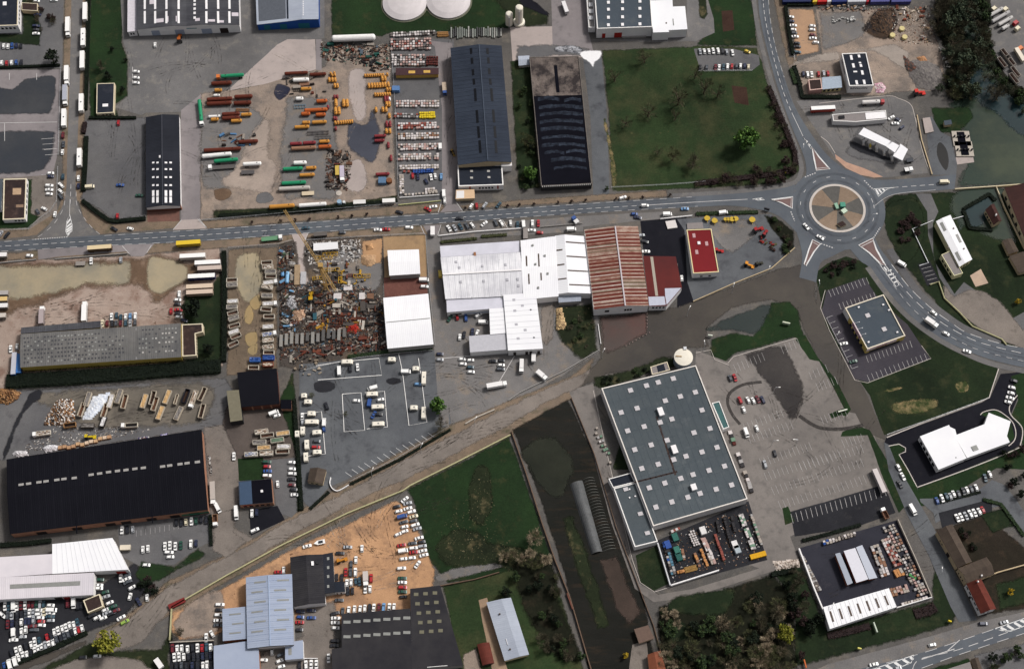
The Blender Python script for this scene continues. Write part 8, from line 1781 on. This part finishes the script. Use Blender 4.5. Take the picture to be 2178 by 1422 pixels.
heap('gravel_mound','grey gravel mound in the builders yard',[(1934,128),(1962,124),(2000,140),(2012,172),(1990,196),(1950,190),(1930,160)],2.4,[(124,118,114),(112,106,104)],amp=.12,n=24);heap('dark_mound','black soil mound with red foot in the builders yard',[(1918,112),(1936,128),(1960,134),(1970,148),(1945,168),(1925,150)],1.8,[(70,62,60),(84,74,70),(120,80,66)],amp=.4,n=18);heap('sand_heap','orange sand heap on top of the builders yard',[(1948,122),(1966,118),(1974,130),(1956,136)],1.4,[(196,148,106),(180,130,96)],amp=.1);heap('bag_heap','pink and white bag heap at the corner of the depot office',[(1858,178),(1876,174),(1886,186),(1880,200),(1862,200)],1.4,[(216,176,190),(230,216,212),(196,140,160)],n=14,amp=.5);heap('coal_heap','dark brown coal heap in the builders yard',[(1850,40),(1866,22),(1896,24),(1902,56),(1886,76),(1856,66)],2.2,[(74,60,50),(58,50,46),(96,74,58)],amp=.4,n=20)
scrap('in the builders yard rank',[(1905,14),(1975,14),(1982,92),(1962,98),(1955,50),(1910,40)],46,[(206,190,170),(180,150,120),(150,80,60),(120,112,104),(226,214,206)],(.8,3.0));scrap('under the container row',[(1742,12),(1840,12),(1840,22),(1742,22)],30,[(206,200,196),(150,110,100),(120,116,114),(180,150,120)],(.8,2.2));scrap('on the pale gravel of the builders yard',[(1770,36),(1822,36),(1822,48),(1770,48)],24,[(206,204,200),(180,178,174)],(.8,1.8));scrap('at the tree line of the builders yard',[(1995,100),(2004,102),(2024,140),(2016,148)],20,[(206,204,200),(120,118,114),(70,68,68)],(.8,2.2))
for i,(u,v)in enumerate(((1898,76),(1918,62),(1924,80))):piece('hopper',f'cream round hopper, {ORD[i]} from west in the builders yard','hopper',u,v,0,3.2,3.2,1.6,(222,206,150),'round hoppers',kind='drum')
def tractor(label,u,v,a,c,s=1.0):
 e=unit('tractor',label,'tractor',u,v,a,'yard machines',zc=1.2);q=flat('machine_%d_%d_%d'%c,c,.4)
 m=MB();m.box(.0*s,1.9*s,-.4*s,.4*s,.7*s,1.5*s,0,.95,.9);m.build('bonnet',q,e);m=MB();m.box(-1.3*s,.1*s,-.75*s,.75*s,.9*s,2.6*s,0,.85,.85);m.build('cab',AUTOGLASS,e);m=MB();m.box(-1.25*s,.05*s,-.7*s,.7*s,2.6*s,2.72*s);m.build('cab_roof',q,e)
 wheels(e,(-.8*s,),.9*s,.8);wheels(e,(1.5*s,),.7*s,.5);m=MB();m.box(1.9*s,3.2*s,-.8*s,.8*s,.3*s,.6*s);m.build('loader_arm',q,e)
for l,u,v,a,c,s_ in(('orange tractor at the edge of the machine yard',1590,563,-15,(226,150,50),1.2),('red tractor in the machine yard corner, larger one',1609,490,25,(158,42,44),1.4),('red tractor in the machine yard corner, smaller one',1626,498,60,(148,42,44),1.1),('red tractor against the crimson-roofed store',1526,533,0,(176,44,44),1.1),('yellow loader behind the black hall',188,929,5,(206,180,40),1.2),('green forklift in the tile yard',1937,1224,-20,(60,140,70),.9),('orange digger beside the gabled hall',723,1192,20,(196,130,50),1.2),('yellow digger in the scrap yard',662,636,90,(206,160,40),1.6),('red digger at the foot of the gravel mound',1950,199,8,(206,50,40),1.6),('orange loader before the striped warehouse',382,85,90,(170,90,40),1.4),('brown forklift on the brick yard aisle',962,323,-60,(150,120,60),.9),('dark tractor in the machine yard, south end',1612,561,20,(60,60,50),1.0)):tractor(l,u,v,a,c,s_)
for i,(u,v,s_)in enumerate(((1504,464,1.5),(1520,469,1.5),(1543,466,1.0),(1549,466,1.0),(1557,466,1.4),(1565,465,1.4),(1600,467,1.6))):
 e=unit('farm_spreader',f'yellow farm spreader at the north fence, {ORD[i]} from west','farm machine',u,v,90,'yellow farm spreaders');q=flat('spreader_yellow',(206,172,60),.5,var=.1)
 m=MB();m.tube([(.5,.4*s_),(1.4,1.1*s_),(1.6,1.1*s_)],'z',10);m.build('hopper',q,e);m=MB();m.bar((-1.6*s_,-.3,.7),(1.6*s_,.3,.7),.2);m.bar((0,-1.4*s_,.7),(0,1.4*s_,.7),.2);m.build('frame',q,e);wheels(e,(0,),.8*s_,.4)
scrap('in the rank of the machine yard',[(1618,500),(1640,510),(1662,530),(1655,540),(1630,520),(1612,510)],16,[(70,50,44),(140,50,44),(90,90,60)],(1.0,2.6))
e=unit('motor_boat','small white motor boat on the orange yard','boat',680,1152,193,None)
m=MB();m.face([(3,0,1.3),(1.2,-1.1,1.2),(-2.6,-1.1,1.2),(-2.6,1.1,1.2),(1.2,1.1,1.2)]);m.face([(3,0,1.3),(1.2,-1.1,1.2),(.6,-.5,.3),(1.6,0,.3)]);m.face([(3,0,1.3),(1.6,0,.3),(.6,.5,.3),(1.2,1.1,1.2)]);m.face([(1.2,-1.1,1.2),(-2.6,-1.1,1.2),(-2.4,-.6,.3),(.6,-.5,.3)]);m.face([(1.2,1.1,1.2),(.6,.5,.3),(-2.4,.6,.3),(-2.6,1.1,1.2)]);m.build('hull',coat('w'),e);m=MB();m.box(-1.6,.6,-.6,.6,1.21,1.6);m.build('cockpit',AUTOGLASS,e)
def lamp(label,u,v,a=0,h=7.5):
 e=empty('street_lamp',P(u,v),heading(u,v,a));tag(e,label,'street lamp','street lamps');m=MB();m.tube([(0,.12),(h,.07)],'z',6);m.build('pole',METAL,e);m=MB();m.bar((0,0,h),(1.8,0,h+.35),.12);m.build('arm',METAL,e);m=MB();m.box(1.6,2.6,-.2,.2,h+.3,h+.5);m.build('lamp_head',TRIM,e)
for i,(u,v,a,w_)in enumerate(((1461,672,60,'in the flood before the rusty hall annex'),(1556,624,80,'by the low wall of the machine yard'),(1630,588,70,'at the flooded bank below the machine yard'),(1496,746,100,'at the corner beside the round tank'),(1280,762,60,'at the end of the red flooded slab'),(1644,836,0,'in the middle of the wet car park'),(1640,948,0,'on the store car park, north one'),(1692,946,180,'on the store car park, east one'),(1995,1225,90,'on the east street verge'),(1010,906,60,'on the diagonal lane bank, east one'),(896,962,60,'on the diagonal lane bank, west one'),(792,1014,60,'at the foot of the caravan lot'),(1763,1300,70,'by the tile yard hall'),(1738,618,100,'at the sign shop car park, north one'),(1774,726,60,'at the sign shop car park, west one'),(1850,470,0,'at the roundabout east kerb'),(1704,330,90,'on the footway of the north road'))):lamp('pale street lamp '+w_,u,v,a)
def board(label,u,v,a,w,h,c,z=1.0):
 e=empty('roadside_sign',P(u,v),heading(u,v,a));tag(e,label,'sign','roadside signs');m=MB();m.box(-w/2,w/2,-.3,.3,z,z+h);m.build('board',flat('sign_%d_%d_%d'%c,c,.6),e);m=MB();m.box(-w/3-.1,-w/3+.1,-.1,.1,0,z);m.box(w/3-.1,w/3+.1,-.1,.1,0,z);m.build('posts',METAL,e)
for l,u,v,a,w,h,c in(('white hoarding on the flooded grass island, east one',1671,690,-12,4.0,1.6,(226,232,206)),('white hoarding on the flooded grass island, west one',1510,716,-8,2.4,1.2,(226,230,214)),('yellow sign on the grass at the east street corner',2018,1322,-20,1.6,1.4,(236,206,50)),('pale yellow sign on the verge of the bottom road',1826,1380,-15,1.8,1.6,(230,220,120)),('tall white and orange sign column below the tile yard hall',1860,1335,-70,5.0,1.4,(206,214,196)),('orange sign column by the thicket',1711,1412,-75,4.0,1.2,(206,110,60)),('yellow sign in the grass beside the roundabout',1671,370,20,1.4,1.2,(226,206,60)),('white flag sign on the car park kerb',1791,875,15,5.0,.8,(230,230,214)),('dark information board at the machine yard verge',1630,448,-15,3.0,1.6,(50,50,54))):board(l,u,v,a,w,h,c)
pm=MB();pm.tube([(0,.22),(.9,.2),(1.0,.1)],'z',8);bol=pm.mesh('bollard',flat('bollard_pink',(206,176,170),.7))
for i,(u,v)in enumerate([(1376,668+k*7)for k in range(5)]+[(1331+k*7.2,736-k*4)for k in range(8)]):tag(new('bollard',bol,None,P(u,v)),f'pale bollard standing in the flood, {ORD[i]} round from the rusty hall','bollard','bollards in the flood')
# ================================================================== WALLS, FENCES, KERBS
PALEW=flat('wall_lichen',(186,180,140),.9,var=.15);BRN=flat('wall_umber',(112,92,78),.9,var=.2)
for l,pts,w,h,m in(('long lichen-pale wall along the south side of the diagonal lane',[(1086,926),(980,980),(872,1034),(858,1044),(740,1092),(600,1160),(480,1226),(366,1292),(362,1362)],.6,1.6,PALEW),('brown wall between the pasture and the black field',[(1088,918),(1120,1010),(1152,1110),(1180,1190),(1212,1270),(1250,1400),(1262,1440)],.5,1.4,BRN),('second brown wall along the store lane',[(1215,846),(1264,966),(1310,1120),(1360,1252),(1390,1330),(1420,1440)],.3,1.0,BRN),
 ('white wall on the west side of the tile yard',[(1698,1168),(1730,1252),(1766,1338)],.7,2.2,WHITEW),('pale wall on the east side of the tile yard',[(1908,1106),(1945,1188),(1980,1270)],.4,2.0,CONC),('white wall below the tile yard hall',[(1906,1293),(1980,1271)],.4,2.0,WHITEW),('grey-white wall west of the builders court',[(1398,1156),(1425,1246)],.6,2.2,METAL),('white wall at the foot of the builders court',[(1426,1246),(1528,1214)],.6,2.2,WHITEW),
 ('low pale wall before the silt lake, west stretch',[(-20,562),(0,560),(78,553)],.3,1.0,GREYW),('low pale wall before the silt lake, east stretch',[(118,552),(272,540)],.3,1.0,GREYW),('low white wall before the lavender factory range',[(933,503),(1010,494),(1110,487)],.4,1.2,WHITEW),('low fence wall along the forecourt of the white factory',[(1150,484),(1238,476)],.2,1.0,GREYW),('white forecourt wall beside the weighbridge',[(1404,467),(1472,460)],.4,1.2,WHITEW),('tan low wall of the machine yard',[(1474,642),(1506,628),(1560,604),(1640,572),(1690,528)],.4,1.0,TANW),('white edge wall of the flooded red slab',[(1272,690),(1278,732)],.3,.8,WHITEW),('thin wall between the factory yard and the flooded lane',[(1275,745),(1200,790),(1105,836),(1082,852)],.3,1.2,GREYW),
 ('pale wall stub at the gate of the factory yard',[(1052,872),(1014,888),(990,902)],.6,1.2,CONC),('cream wall across the flooded meadow',[(2030,404),(2120,398),(2220,390)],.5,1.4,CREAMW),('cream wall beside the maroon barn',[(2118,400),(2134,440),(2178,530)],.4,1.4,CREAMW),('white wall along the office drive',[(1984,470),(1940,488),(1974,560),(1955,566)],.3,.8,METAL),('short white wall reaching into the pond',[(2026,467),(2052,460)],.3,.8,METAL),('mossy wall along the curved road',[(1978,606),(1996,600),(2008,635),(2040,665),(2068,695),(2130,722),(2140,734)],.5,1.0,PALEW),('pale kerb wall of the filling station',[(1950,246),(1960,300),(1982,372)],.5,.9,TANW),('buff garden wall across the farm yard',[(2086,1232),(2120,1218),(2220,1190)],.5,1.6,TANW),('red-tinted stretch of garden wall by the black field',[(1206,1262),(1218,1296)],.6,1.5,DKBRICK),('brown slanted garden wall of the pasture',[(936,1246),(1010,1232),(1062,1217)],.4,1.2,BRN),('pale wall round the fenced car yard',[(362,1366),(455,1362)],.4,1.4,CONC),('white low wall before the blue lean-to',[(646,1400),(676,1400)],.3,1.2,WHITEW),('low wall of the brick yard corner',[(848,437),(900,432),(938,428)],.3,1.0,flat('wall_lime',(206,206,150),.8)),('white wall at the foot of the brick yard stock',[(850,422),(935,416)],.3,1.2,WHITEW)):wall_run('boundary_wall',l,pts,w,h,m)
wall_run('curved_gate_wall','curved white gate wall of the caravan lot',[(704,1016),(702,1028),(708,1040),(720,1044),(742,1032)],.4,1.2,WHITEW,smooth=True)
for l,pts,st in(('fence along the north side of the tank yard bank',[(424,470),(640,452),(846,434)],6),('fence before the scrap yard',[(486,528),(592,520),(622,512)],5),('fence along the scrap yard frontage',[(652,512),(760,505),(850,500),(902,498)],5),('fence between the brick yard and the tank yard',[(832,90),(842,250),(848,420)],6),('fence along the flooded lot',[(130,146),(127,250),(125,330)],3),('fence round the brown-roofed house',[(124,356),(121,430),(106,452),(88,464),(60,488),(0,492)],3),('mesh fence behind the shop plot',[(1886,925),(1990,888),(2100,848)],6),('fence at the top of the caravan lot',[(640,790),(760,762),(850,752),(920,746)],6),('fence along the foot of the caravan lot',[(745,1024),(840,978),(955,908)],5),('fence at the south edge of the field car park',[(1486,153),(1600,152)],5),('fence along the north field',[(1300,400),(1420,394),(1500,388)],6),('fence east of the white halls',[(905,500),(914,620),(926,735)],6),('fence along the builders yard',[(1672,18),(1690,130)],5)):fence(l,pts,1.5,st)
for i,pts in enumerate(([(728,838),(768,835),(776,915),(732,918),(728,838)],[(776,835),(818,832),(824,908),(780,912)],[(640,880),(684,875),(692,965),(652,970)],[(672,778),(720,770),(806,762),(812,798),(676,808)],[(848,753),(856,790),(870,905),(908,898),(896,802),(890,762)])):wall_run('pitch_kerb',f'white timber kerb round caravan pitches, {["middle west","middle east","west","north","east"][i]} block',pts,.3,.35,TRIM,'kerb')
for pts in([(1755,617),(1745,655),(1764,702),(1818,808),(1845,814),(1980,762),(1960,735)],[(1548,772),(1560,758),(1692,719)],[(1262,830),(1290,960),(1345,1190),(1362,1238),(1392,1258),(1424,1248)],[(1480,750),(1512,744),(1520,764),(1550,776)]):strip('kerb',pts,.25,KERB,8,h=.15)
# ================================================================== TREES, SHRUBS, HEDGES
rt=random.Random(9)
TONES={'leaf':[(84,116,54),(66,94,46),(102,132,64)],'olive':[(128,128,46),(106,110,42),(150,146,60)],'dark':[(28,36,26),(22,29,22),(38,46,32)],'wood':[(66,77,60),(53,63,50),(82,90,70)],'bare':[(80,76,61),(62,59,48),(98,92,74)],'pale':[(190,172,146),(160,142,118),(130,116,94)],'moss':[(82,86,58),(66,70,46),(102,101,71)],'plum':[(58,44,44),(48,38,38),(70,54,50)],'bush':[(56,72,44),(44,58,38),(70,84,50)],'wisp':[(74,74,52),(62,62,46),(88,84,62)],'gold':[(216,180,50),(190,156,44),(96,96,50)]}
DESC={'leaf':'bright green leafy','olive':'yellow-green leafy','dark':'dark evergreen','wood':'dull green riverside','bare':'bare brown-grey','pale':'pale budding','moss':'mossy half-bare','plum':'dark plum-brown','bush':'green bushy','gold':'yellow-flowering','wisp':'thin bare'}
def leafmats(k):return[flat(f'leaf_{k}_{i}',c,.8,spec=.1)for i,c in enumerate(TONES[k])]
BARK=flat('bark',(92,80,68),.9)
_tm={}
def tree_meshes(k,var):
 """unit tree: crown radius 1, height about 1.9; trunk with limbs, crown of many small leaves or twigs in clumps"""
 key=(k,var)
 if key in _tm:return _tm[key]
 r=random.Random(sum(map(ord,k))+var*17)
 bare=k in('bare','pale','moss','wisp');tr=MB();cr=MB()
 H=1.9;tr.tube([(0,.075),(.5,.055),(.95,.03)],'z',6)
 cl=[]
 for i in range(30 if k in('leaf','olive')else 18 if not bare else 20):
  a=r.uniform(0,6.283);q=math.sqrt(r.random());z=r.uniform(.55,1.75);rad=q*(1-((z-1.1)/.95)**2*.75)*.78
  cl.append(Vector((rad*math.cos(a),rad*math.sin(a),z)))
  tr.bar((0,0,r.uniform(.35,.8)),cl[-1]*.92,.03 if i<8 else .02)
 n=1300 if k in('leaf','olive')else 760 if not bare else 330 if k=='wisp' else 700
 for i in range(n):
  c=r.choice(cl);s_=r.uniform(.16,.34);d=Vector((r.gauss(0,1),r.gauss(0,1),r.gauss(0,.8))).normalized()*s_*r.random()**.4;p=c+d
  if bare:
   t=(p-Vector((0,0,.7))).normalized()*r.uniform(.12,.26)+Vector((r.gauss(0,.05),r.gauss(0,.05),r.gauss(0,.04)));sd=t.cross(Vector((r.gauss(0,1),r.gauss(0,1),1))).normalized()*r.uniform(.012,.027)
   cr.face([p-sd,p+sd,p+t+sd*.3,p+t-sd*.3],(r.randrange(3)))
  else:
   x=Vector((r.gauss(0,1),r.gauss(0,1),r.gauss(0,.6))).normalized();y=x.cross(Vector((r.gauss(0,1),r.gauss(0,1),r.gauss(0,1)))).normalized();a=r.uniform(.065,.12)
   cr.face([p-x*a,p+y*a*.8,p+x*a,p-y*a*.8],2 if d.z>.08 and r.random()<.7 else(1 if d.z<-.05 else r.randrange(2)))  # leaf tone follows height in the clump: light and shade put into colour
 _tm[key]=(tr.mesh('trunk',BARK),cr.mesh('crown',leafmats(k)))
 return _tm[key]
def tree(label,u,v,k,rpx,group=None,name='tree',cat='tree',tall=1.0):
 rm=rpx/4.0;h=rm*1.1*tall;p=P(u,v,h);p.z=0;t,c=tree_meshes(k,rt.randrange(4))
 e=empty(name,p,rt.uniform(0,6.28));tag(e,label,cat,group);e.scale=(rm,rm*rt.uniform(.9,1.1),rm*tall)
 new('trunk',t,e);new('crown',c,e)
 return e
def grove(where,poly,n,kinds,rr,tall=1.0,name='tree',cat='tree'):
 for u,v in scatter(poly,n,rt):
  k=rt.choice(kinds);tree(f'{DESC[k]} {cat} {where}',u,v,k,rt.uniform(*rr),f'{DESC[k]} {cat}s {where}',name,cat,tall)
def hedge(label,pts,w,h,k,smooth=False,dens=26,name='hedge',cat='hedge'):
 """a leafy bank: a dense core under many leaves"""
 if smooth:pts=curve(pts,5,False)
 W=resample([P(u,v)for u,v in pts],1.5);c=W[0].copy();W=[p-c for p in W];m=MB()
 ribbon_into(m,W,w*.72,0,False,h*.72,1)
 L,Rr=ribbon_pts(W,w)
 for i in range(len(W)-1):
  for _ in range(int(dens*max(1,w/1.6)*.6)):
   p=W[i].lerp(W[i+1],rt.random())+(L[i]-W[i])*rt.uniform(-1,1);z=h*(.35+.65*rt.random()**.6)*(1+.25*noise.noise((p.x*.3,p.y*.3,2)))
   x=Vector((rt.gauss(0,1),rt.gauss(0,1),rt.gauss(0,.6))).normalized();y=x.cross(Vector((rt.gauss(0,1),rt.gauss(0,1),rt.gauss(0,1)))).normalized();a=rt.uniform(.18,.36);p=Vector((p.x,p.y,z))
   m.face([p-x*a,p+y*a*.8,p+x*a,p-y*a*.8],rt.randrange(3))
 o=m.build(name,leafmats(k),None,c);tag(o,label,cat)
 return o
for u,v,k,r,l in((1588,292,'leaf',32,'big bright green tree in the north field'),(226,1366,'olive',29,'round yellow-green tree at the foot of the diagonal lane'),(930,862,'leaf',20,'green tree on the boundary between caravan lot and factory yard'),(937,900,'bare',18,'brown-twigged tree below the green boundary tree'),(1672,1346,'olive',20,'yellow-green tree at the east side of the thicket'),(110,122,'dark',21,'dark round evergreen at the corner office car park'),(1128,366,'leaf',18,'leafy tree between the long hall and the burnt hall, lower one'),(1118,298,'moss',18,'mossy tree between the long hall and the burnt hall, upper one'),(238,104,'dark',7,'small dark tree on the lawn strip, topmost'),(214,138,'bare',13,'bare tree at the road side of the lawn strip'),(230,160,'dark',12,'dark tree north of the guard hut'),(260,190,'dark',9,'dark tree east of the guard hut'),(267,128,'dark',6,'small dark tree at the yard edge of the lawn strip'),(410,655,'dark',26,'dark evergreen mass beside the cream trailers'),(440,740,'dark',16,'dark tree behind the yard office'),(1136,1142,'pale',20,'pale bare tree at the east edge of the pasture'),(1075,1258,'dark',14,'round dark bush north of the silver house'),(1095,1225,'bush',13,'green bush at the pasture corner'),(1330,1393,'gold',8,'yellow-flowering shrub by the black field cabin'),(2150,1258,'gold',9,'yellow-flowering shrub in the farm garden'),(2166,640,'gold',8,'yellow-flowering shrub at the right edge'),(1290,400,'bush',6,'small bush at the alley mouth'),(380,1345,'bare',12,'bare shrub inside the lane wall corner'),(664,840,'moss',7,'mossy shrub among the west caravans'),(735,880,'moss',6,'mossy shrub at the middle pitch'),(1432,330,'moss',19,'mossy tree low in the north field, west one'),(1476,344,'bare',20,'bare tree low in the north field, east one')):tree(l,u,v,k,r)
for i,(u,v,r)in enumerate(((1372,120,22),(1308,160,22),(1445,205,30),(1480,155,20),(1500,185,24),(1528,195,20),(1332,258,18),(1380,236,22),(1438,246,16),(1400,320,14))):tree(f'bare grey-brown tree in the upper north field, {ORD[i]} noted from the alley corner',u,v,'wisp',r,'bare trees in the north field')
FL=[(2005,-20),(2060,-20),(2092,60),(2108,140),(2140,195),(2100,215),(2050,190),(2010,130),(1990,60)]
grove('on the west river bank',FL,66,['wood','wood','bare','bare','wisp'],(14,25));grove('on the east river bank',[(2080,-10),(2102,0),(2105,70),(2120,120),(2150,165),(2178,190),(2178,215),(2140,190),(2110,140)],22,['wood','bush','bush','bare'],(8,15));grove('by the lorry yard fence',[(2150,175),(2178,192),(2178,240),(2150,215)],6,['wood','bush'],(8,13));grove('below the gravel mound',[(1990,160),(2050,165),(2060,205),(2010,215),(1985,200)],10,['bare','wood','moss'],(10,16))
grove('in the bottom thicket',[(1402,1330),(1500,1320),(1560,1305),(1640,1240),(1690,1300),(1690,1418),(1410,1420)],92,['bare','wisp','pale','moss','wisp','dark','bush'],(9,19),.75);grove('along the thicket lane',[(1392,1290),(1440,1300),(1420,1330),(1400,1330)],8,['pale','bush'],(6,10));grove('on the dark slope by the tile yard',[(1640,1225),(1700,1205),(1755,1330),(1700,1400),(1690,1300)],16,['dark','plum','bare'],(9,15));grove('in the gardens by the black field',[(1100,1245),(1180,1200),(1240,1400),(1150,1400)],24,['bare','moss','bush','dark'],(8,14));grove('at the dry end of the pasture',[(1060,1170),(1165,1165),(1172,1190),(1095,1210)],10,['pale','pale','moss'],(9,15))
grove('in the south hedge of the north field',[(1470,378),(1560,366),(1640,350),(1660,330),(1690,350),(1690,372),(1640,388),(1480,396)],26,['plum','plum','wisp','bare'],(7,13),.8,'shrub','shrub');grove('in the east hedge of the north field',[(1632,180),(1644,200),(1690,320),(1670,335),(1650,290),(1638,240)],22,['plum','plum','bare'],(5,9),.9,'shrub','shrub');grove('in the scrub beside the burnt hall',[(1090,150),(1124,145),(1142,330),(1146,398),(1100,400)],20,['bush','dark','moss'],(6,11),.9,'shrub','shrub');grove('in the bed east of the roundabout',[(1905,470),(1935,450),(1955,470),(1950,510),(1920,520)],16,['plum'],(7,11),.6,'shrub','shrub');grove('in the bed south of the roundabout',[(1752,572),(1780,548),(1815,552),(1822,572),(1770,590)],14,['plum','dark'],(6,10),.6,'shrub','shrub');grove('in the bed of the machine yard corner',[(1640,462),(1670,478),(1688,505),(1680,535),(1660,545),(1668,515)],14,['plum','bare','bush'],(5,9),.7,'shrub','shrub');grove('round the pond',[(2052,440),(2105,412),(2112,430),(2072,486),(2060,480)],0,['dark'],(5,8));grove('in the factory yard weeds',[(1210,650),(1262,645),(1270,740),(1215,735)],12,['moss','bush','bare'],(4,9),.6,'shrub','shrub');grove('on the store bank',[(1265,805),(1340,790),(1375,772),(1380,790),(1290,822)],10,['bush','dark'],(4,8),.6,'shrub','shrub');grove('in the black pond gardens of the farm',[(2040,1120),(2080,1110),(2080,1170),(2060,1170)],10,['dark','plum'],(4,8),.8,'shrub','shrub');grove('at the office corner',[(50,-5),(62,0),(130,40),(118,85),(100,60),(60,70)],10,['bare','plum'],(6,11),.8,'shrub','shrub');grove('at the right edge by the lawn',[(2130,960),(2178,950),(2178,1060),(2150,1050)],9,['plum','dark','bare'],(7,12));grove('at the bottom right corner',[(2085,1400),(2178,1370),(2178,1420),(2100,1420)],8,['bare','bush','dark'],(7,12));grove('on the hall bank by the lane',[(285,1230),(320,1222),(330,1262),(300,1275)],8,['dark','plum'],(7,11),.8,'shrub','shrub')
for i,(u,v)in enumerate(((536,474),(597,471),(628,469),(658,467),(719,463),(749,460),(780,457),(990,444),(1079,439),(1105,437),(1136,435),(1187,432),(1216,430),(1246,427),(1310,424),(1338,423),(1367,421),(1425,416))):tree(f'clipped sapling on the north verge of the main road, {ORD[i]} from west',u,v-2,'plum',4.2,'verge saplings','sapling','sapling')
for l,pts,w,h,k in(('dark tall hedge between the west road and the lawn strip',[(190,-10),(187,120),(183,235)],2.6,2.6,'dark'),('dark bramble hedge down the east side of the north field',[(1634,185),(1664,258),(1690,325),(1692,352)],3.6,1.6,'plum'),('dark bramble hedge at the foot of the north field',[(1478,392),(1560,382),(1640,372),(1686,362)],4.0,1.6,'plum'),('ragged hedge along the west asphalt lot',[(182,262),(178,285)],3.0,2.0,'plum'),('ragged hedge along the west lot, lower stretch',[(184,292),(182,350),(178,408)],3.2,2.0,'dark'),('hedge rounding the foot of the west lot',[(176,428),(200,448),(232,470),(250,472),(310,466)],3.0,2.0,'dark'),('dark hedge below the corner office car park',[(0,145),(90,142),(128,140)],2.0,1.6,'dark'),('hedge beside the guard hut yard',[(190,252),(290,252)],2.0,1.8,'dark'),('black hedge on the tank yard bank',[(466,460),(640,450),(846,428)],2.6,1.6,'dark'),('dark hedge west of the muddy tipper strip',[(477,536),(479,640),(477,770)],3.2,2.4,'dark'),('deep dark hedge along the front of the patched hall',[(15,812),(120,806),(260,797),(380,786),(470,780)],10.0,2.6,'dark'),('second dark hedge line below the patched hall',[(25,822),(150,815),(300,803)],3.0,1.8,'dark'),('hedge beside the caravan lot',[(626,850),(634,960),(642,1085)],2.6,2.0,'dark'),('hedge at the foot of the caravan lot',[(745,1030),(850,978),(958,914)],1.8,1.2,'dark'),('hedge above the caravan lot',[(740,760),(830,748),(920,742)],2.4,1.4,'bush'),('hedge block before the factory, west',[(937,516),(1014,508)],2.0,1.2,'moss'),('hedge block before the factory, east',[(1024,504),(1078,500)],2.0,1.2,'moss'),('dark hedge by the apricot car park',[(1670,16),(1676,60),(1686,118)],2.4,2.2,'dark'),('dark hedge above the apricot car park',[(1672,12),(1730,12)],2.4,2.0,'dark'),('hedge west of the pink lodge',[(1688,142),(1698,170),(1706,208),(1788,208)],3.0,1.8,'dark'),('green verge hedge of the station corner',[(1682,148),(1692,180)],3.0,1.4,'bush'),('dark reeds round the pond, north',[(2048,446),(2104,414),(2116,428)],2.6,1.4,'dark'),('dark reeds round the pond, south',[(2048,448),(2062,486),(2110,490)],2.6,1.4,'dark'),('dark hedge between the tile yard and the store',[(1706,1150),(1760,1136),(1830,1116)],2.2,1.6,'dark'),('dark hedge in the house car park',[(447,1095),(450,1160)],1.8,1.6,'dark'),('dark hedge behind the scrap car ranks',[(0,1424),(60,1400),(120,1376),(186,1345)],3.0,1.6,'dark'),('hedge above the fenced corner of the store lot',[(1640,1222),(1692,1212)],3.0,1.8,'dark'),('low hedge along the east lane',[(1992,1070),(2085,1046)],1.6,1.0,'dark'),('green bank hedge at the row of cars',[(2090,1062),(2128,1072),(2178,1140)],2.2,1.2,'bush'),('dark hedge along the fence of the caravan gate',[(660,1082),(700,1046)],2.0,1.2,'dark'),('dark verge hedge at the machine yard',[(1480,456),(1530,454),(1612,452)],2.6,1.2,'bush'),('dark hedge along the hall yard',[(2,1160),(60,1156),(110,1150)],3.0,2.0,'dark'),('oval red-brown shrub bed below the tile yard',[(1945,1306),(1975,1298),(1990,1290)],6.0,.9,'plum'),('long red-brown shrub bed below the tile yard hall',[(1760,1352),(1800,1344),(1850,1330)],4.0,.8,'plum')):hedge(l,pts,w,h,k)
# ================================================================== TELL LOOK-ALIKES APART BY THEIR PLACE
_same={}
for o in SC.objects:
 if o.parent is None and o.get('group')and o.get('label')and o.get('kind')is None:_same.setdefault(o['label'],[]).append(o)
for lab,os_ in _same.items():
 if 1<len(os_)<=20 and len(lab.split())<=13:
  for i,o in enumerate(sorted(os_,key=lambda q:-q.location.y)):o['label']=f'{lab}, {ORD[i]} from north'
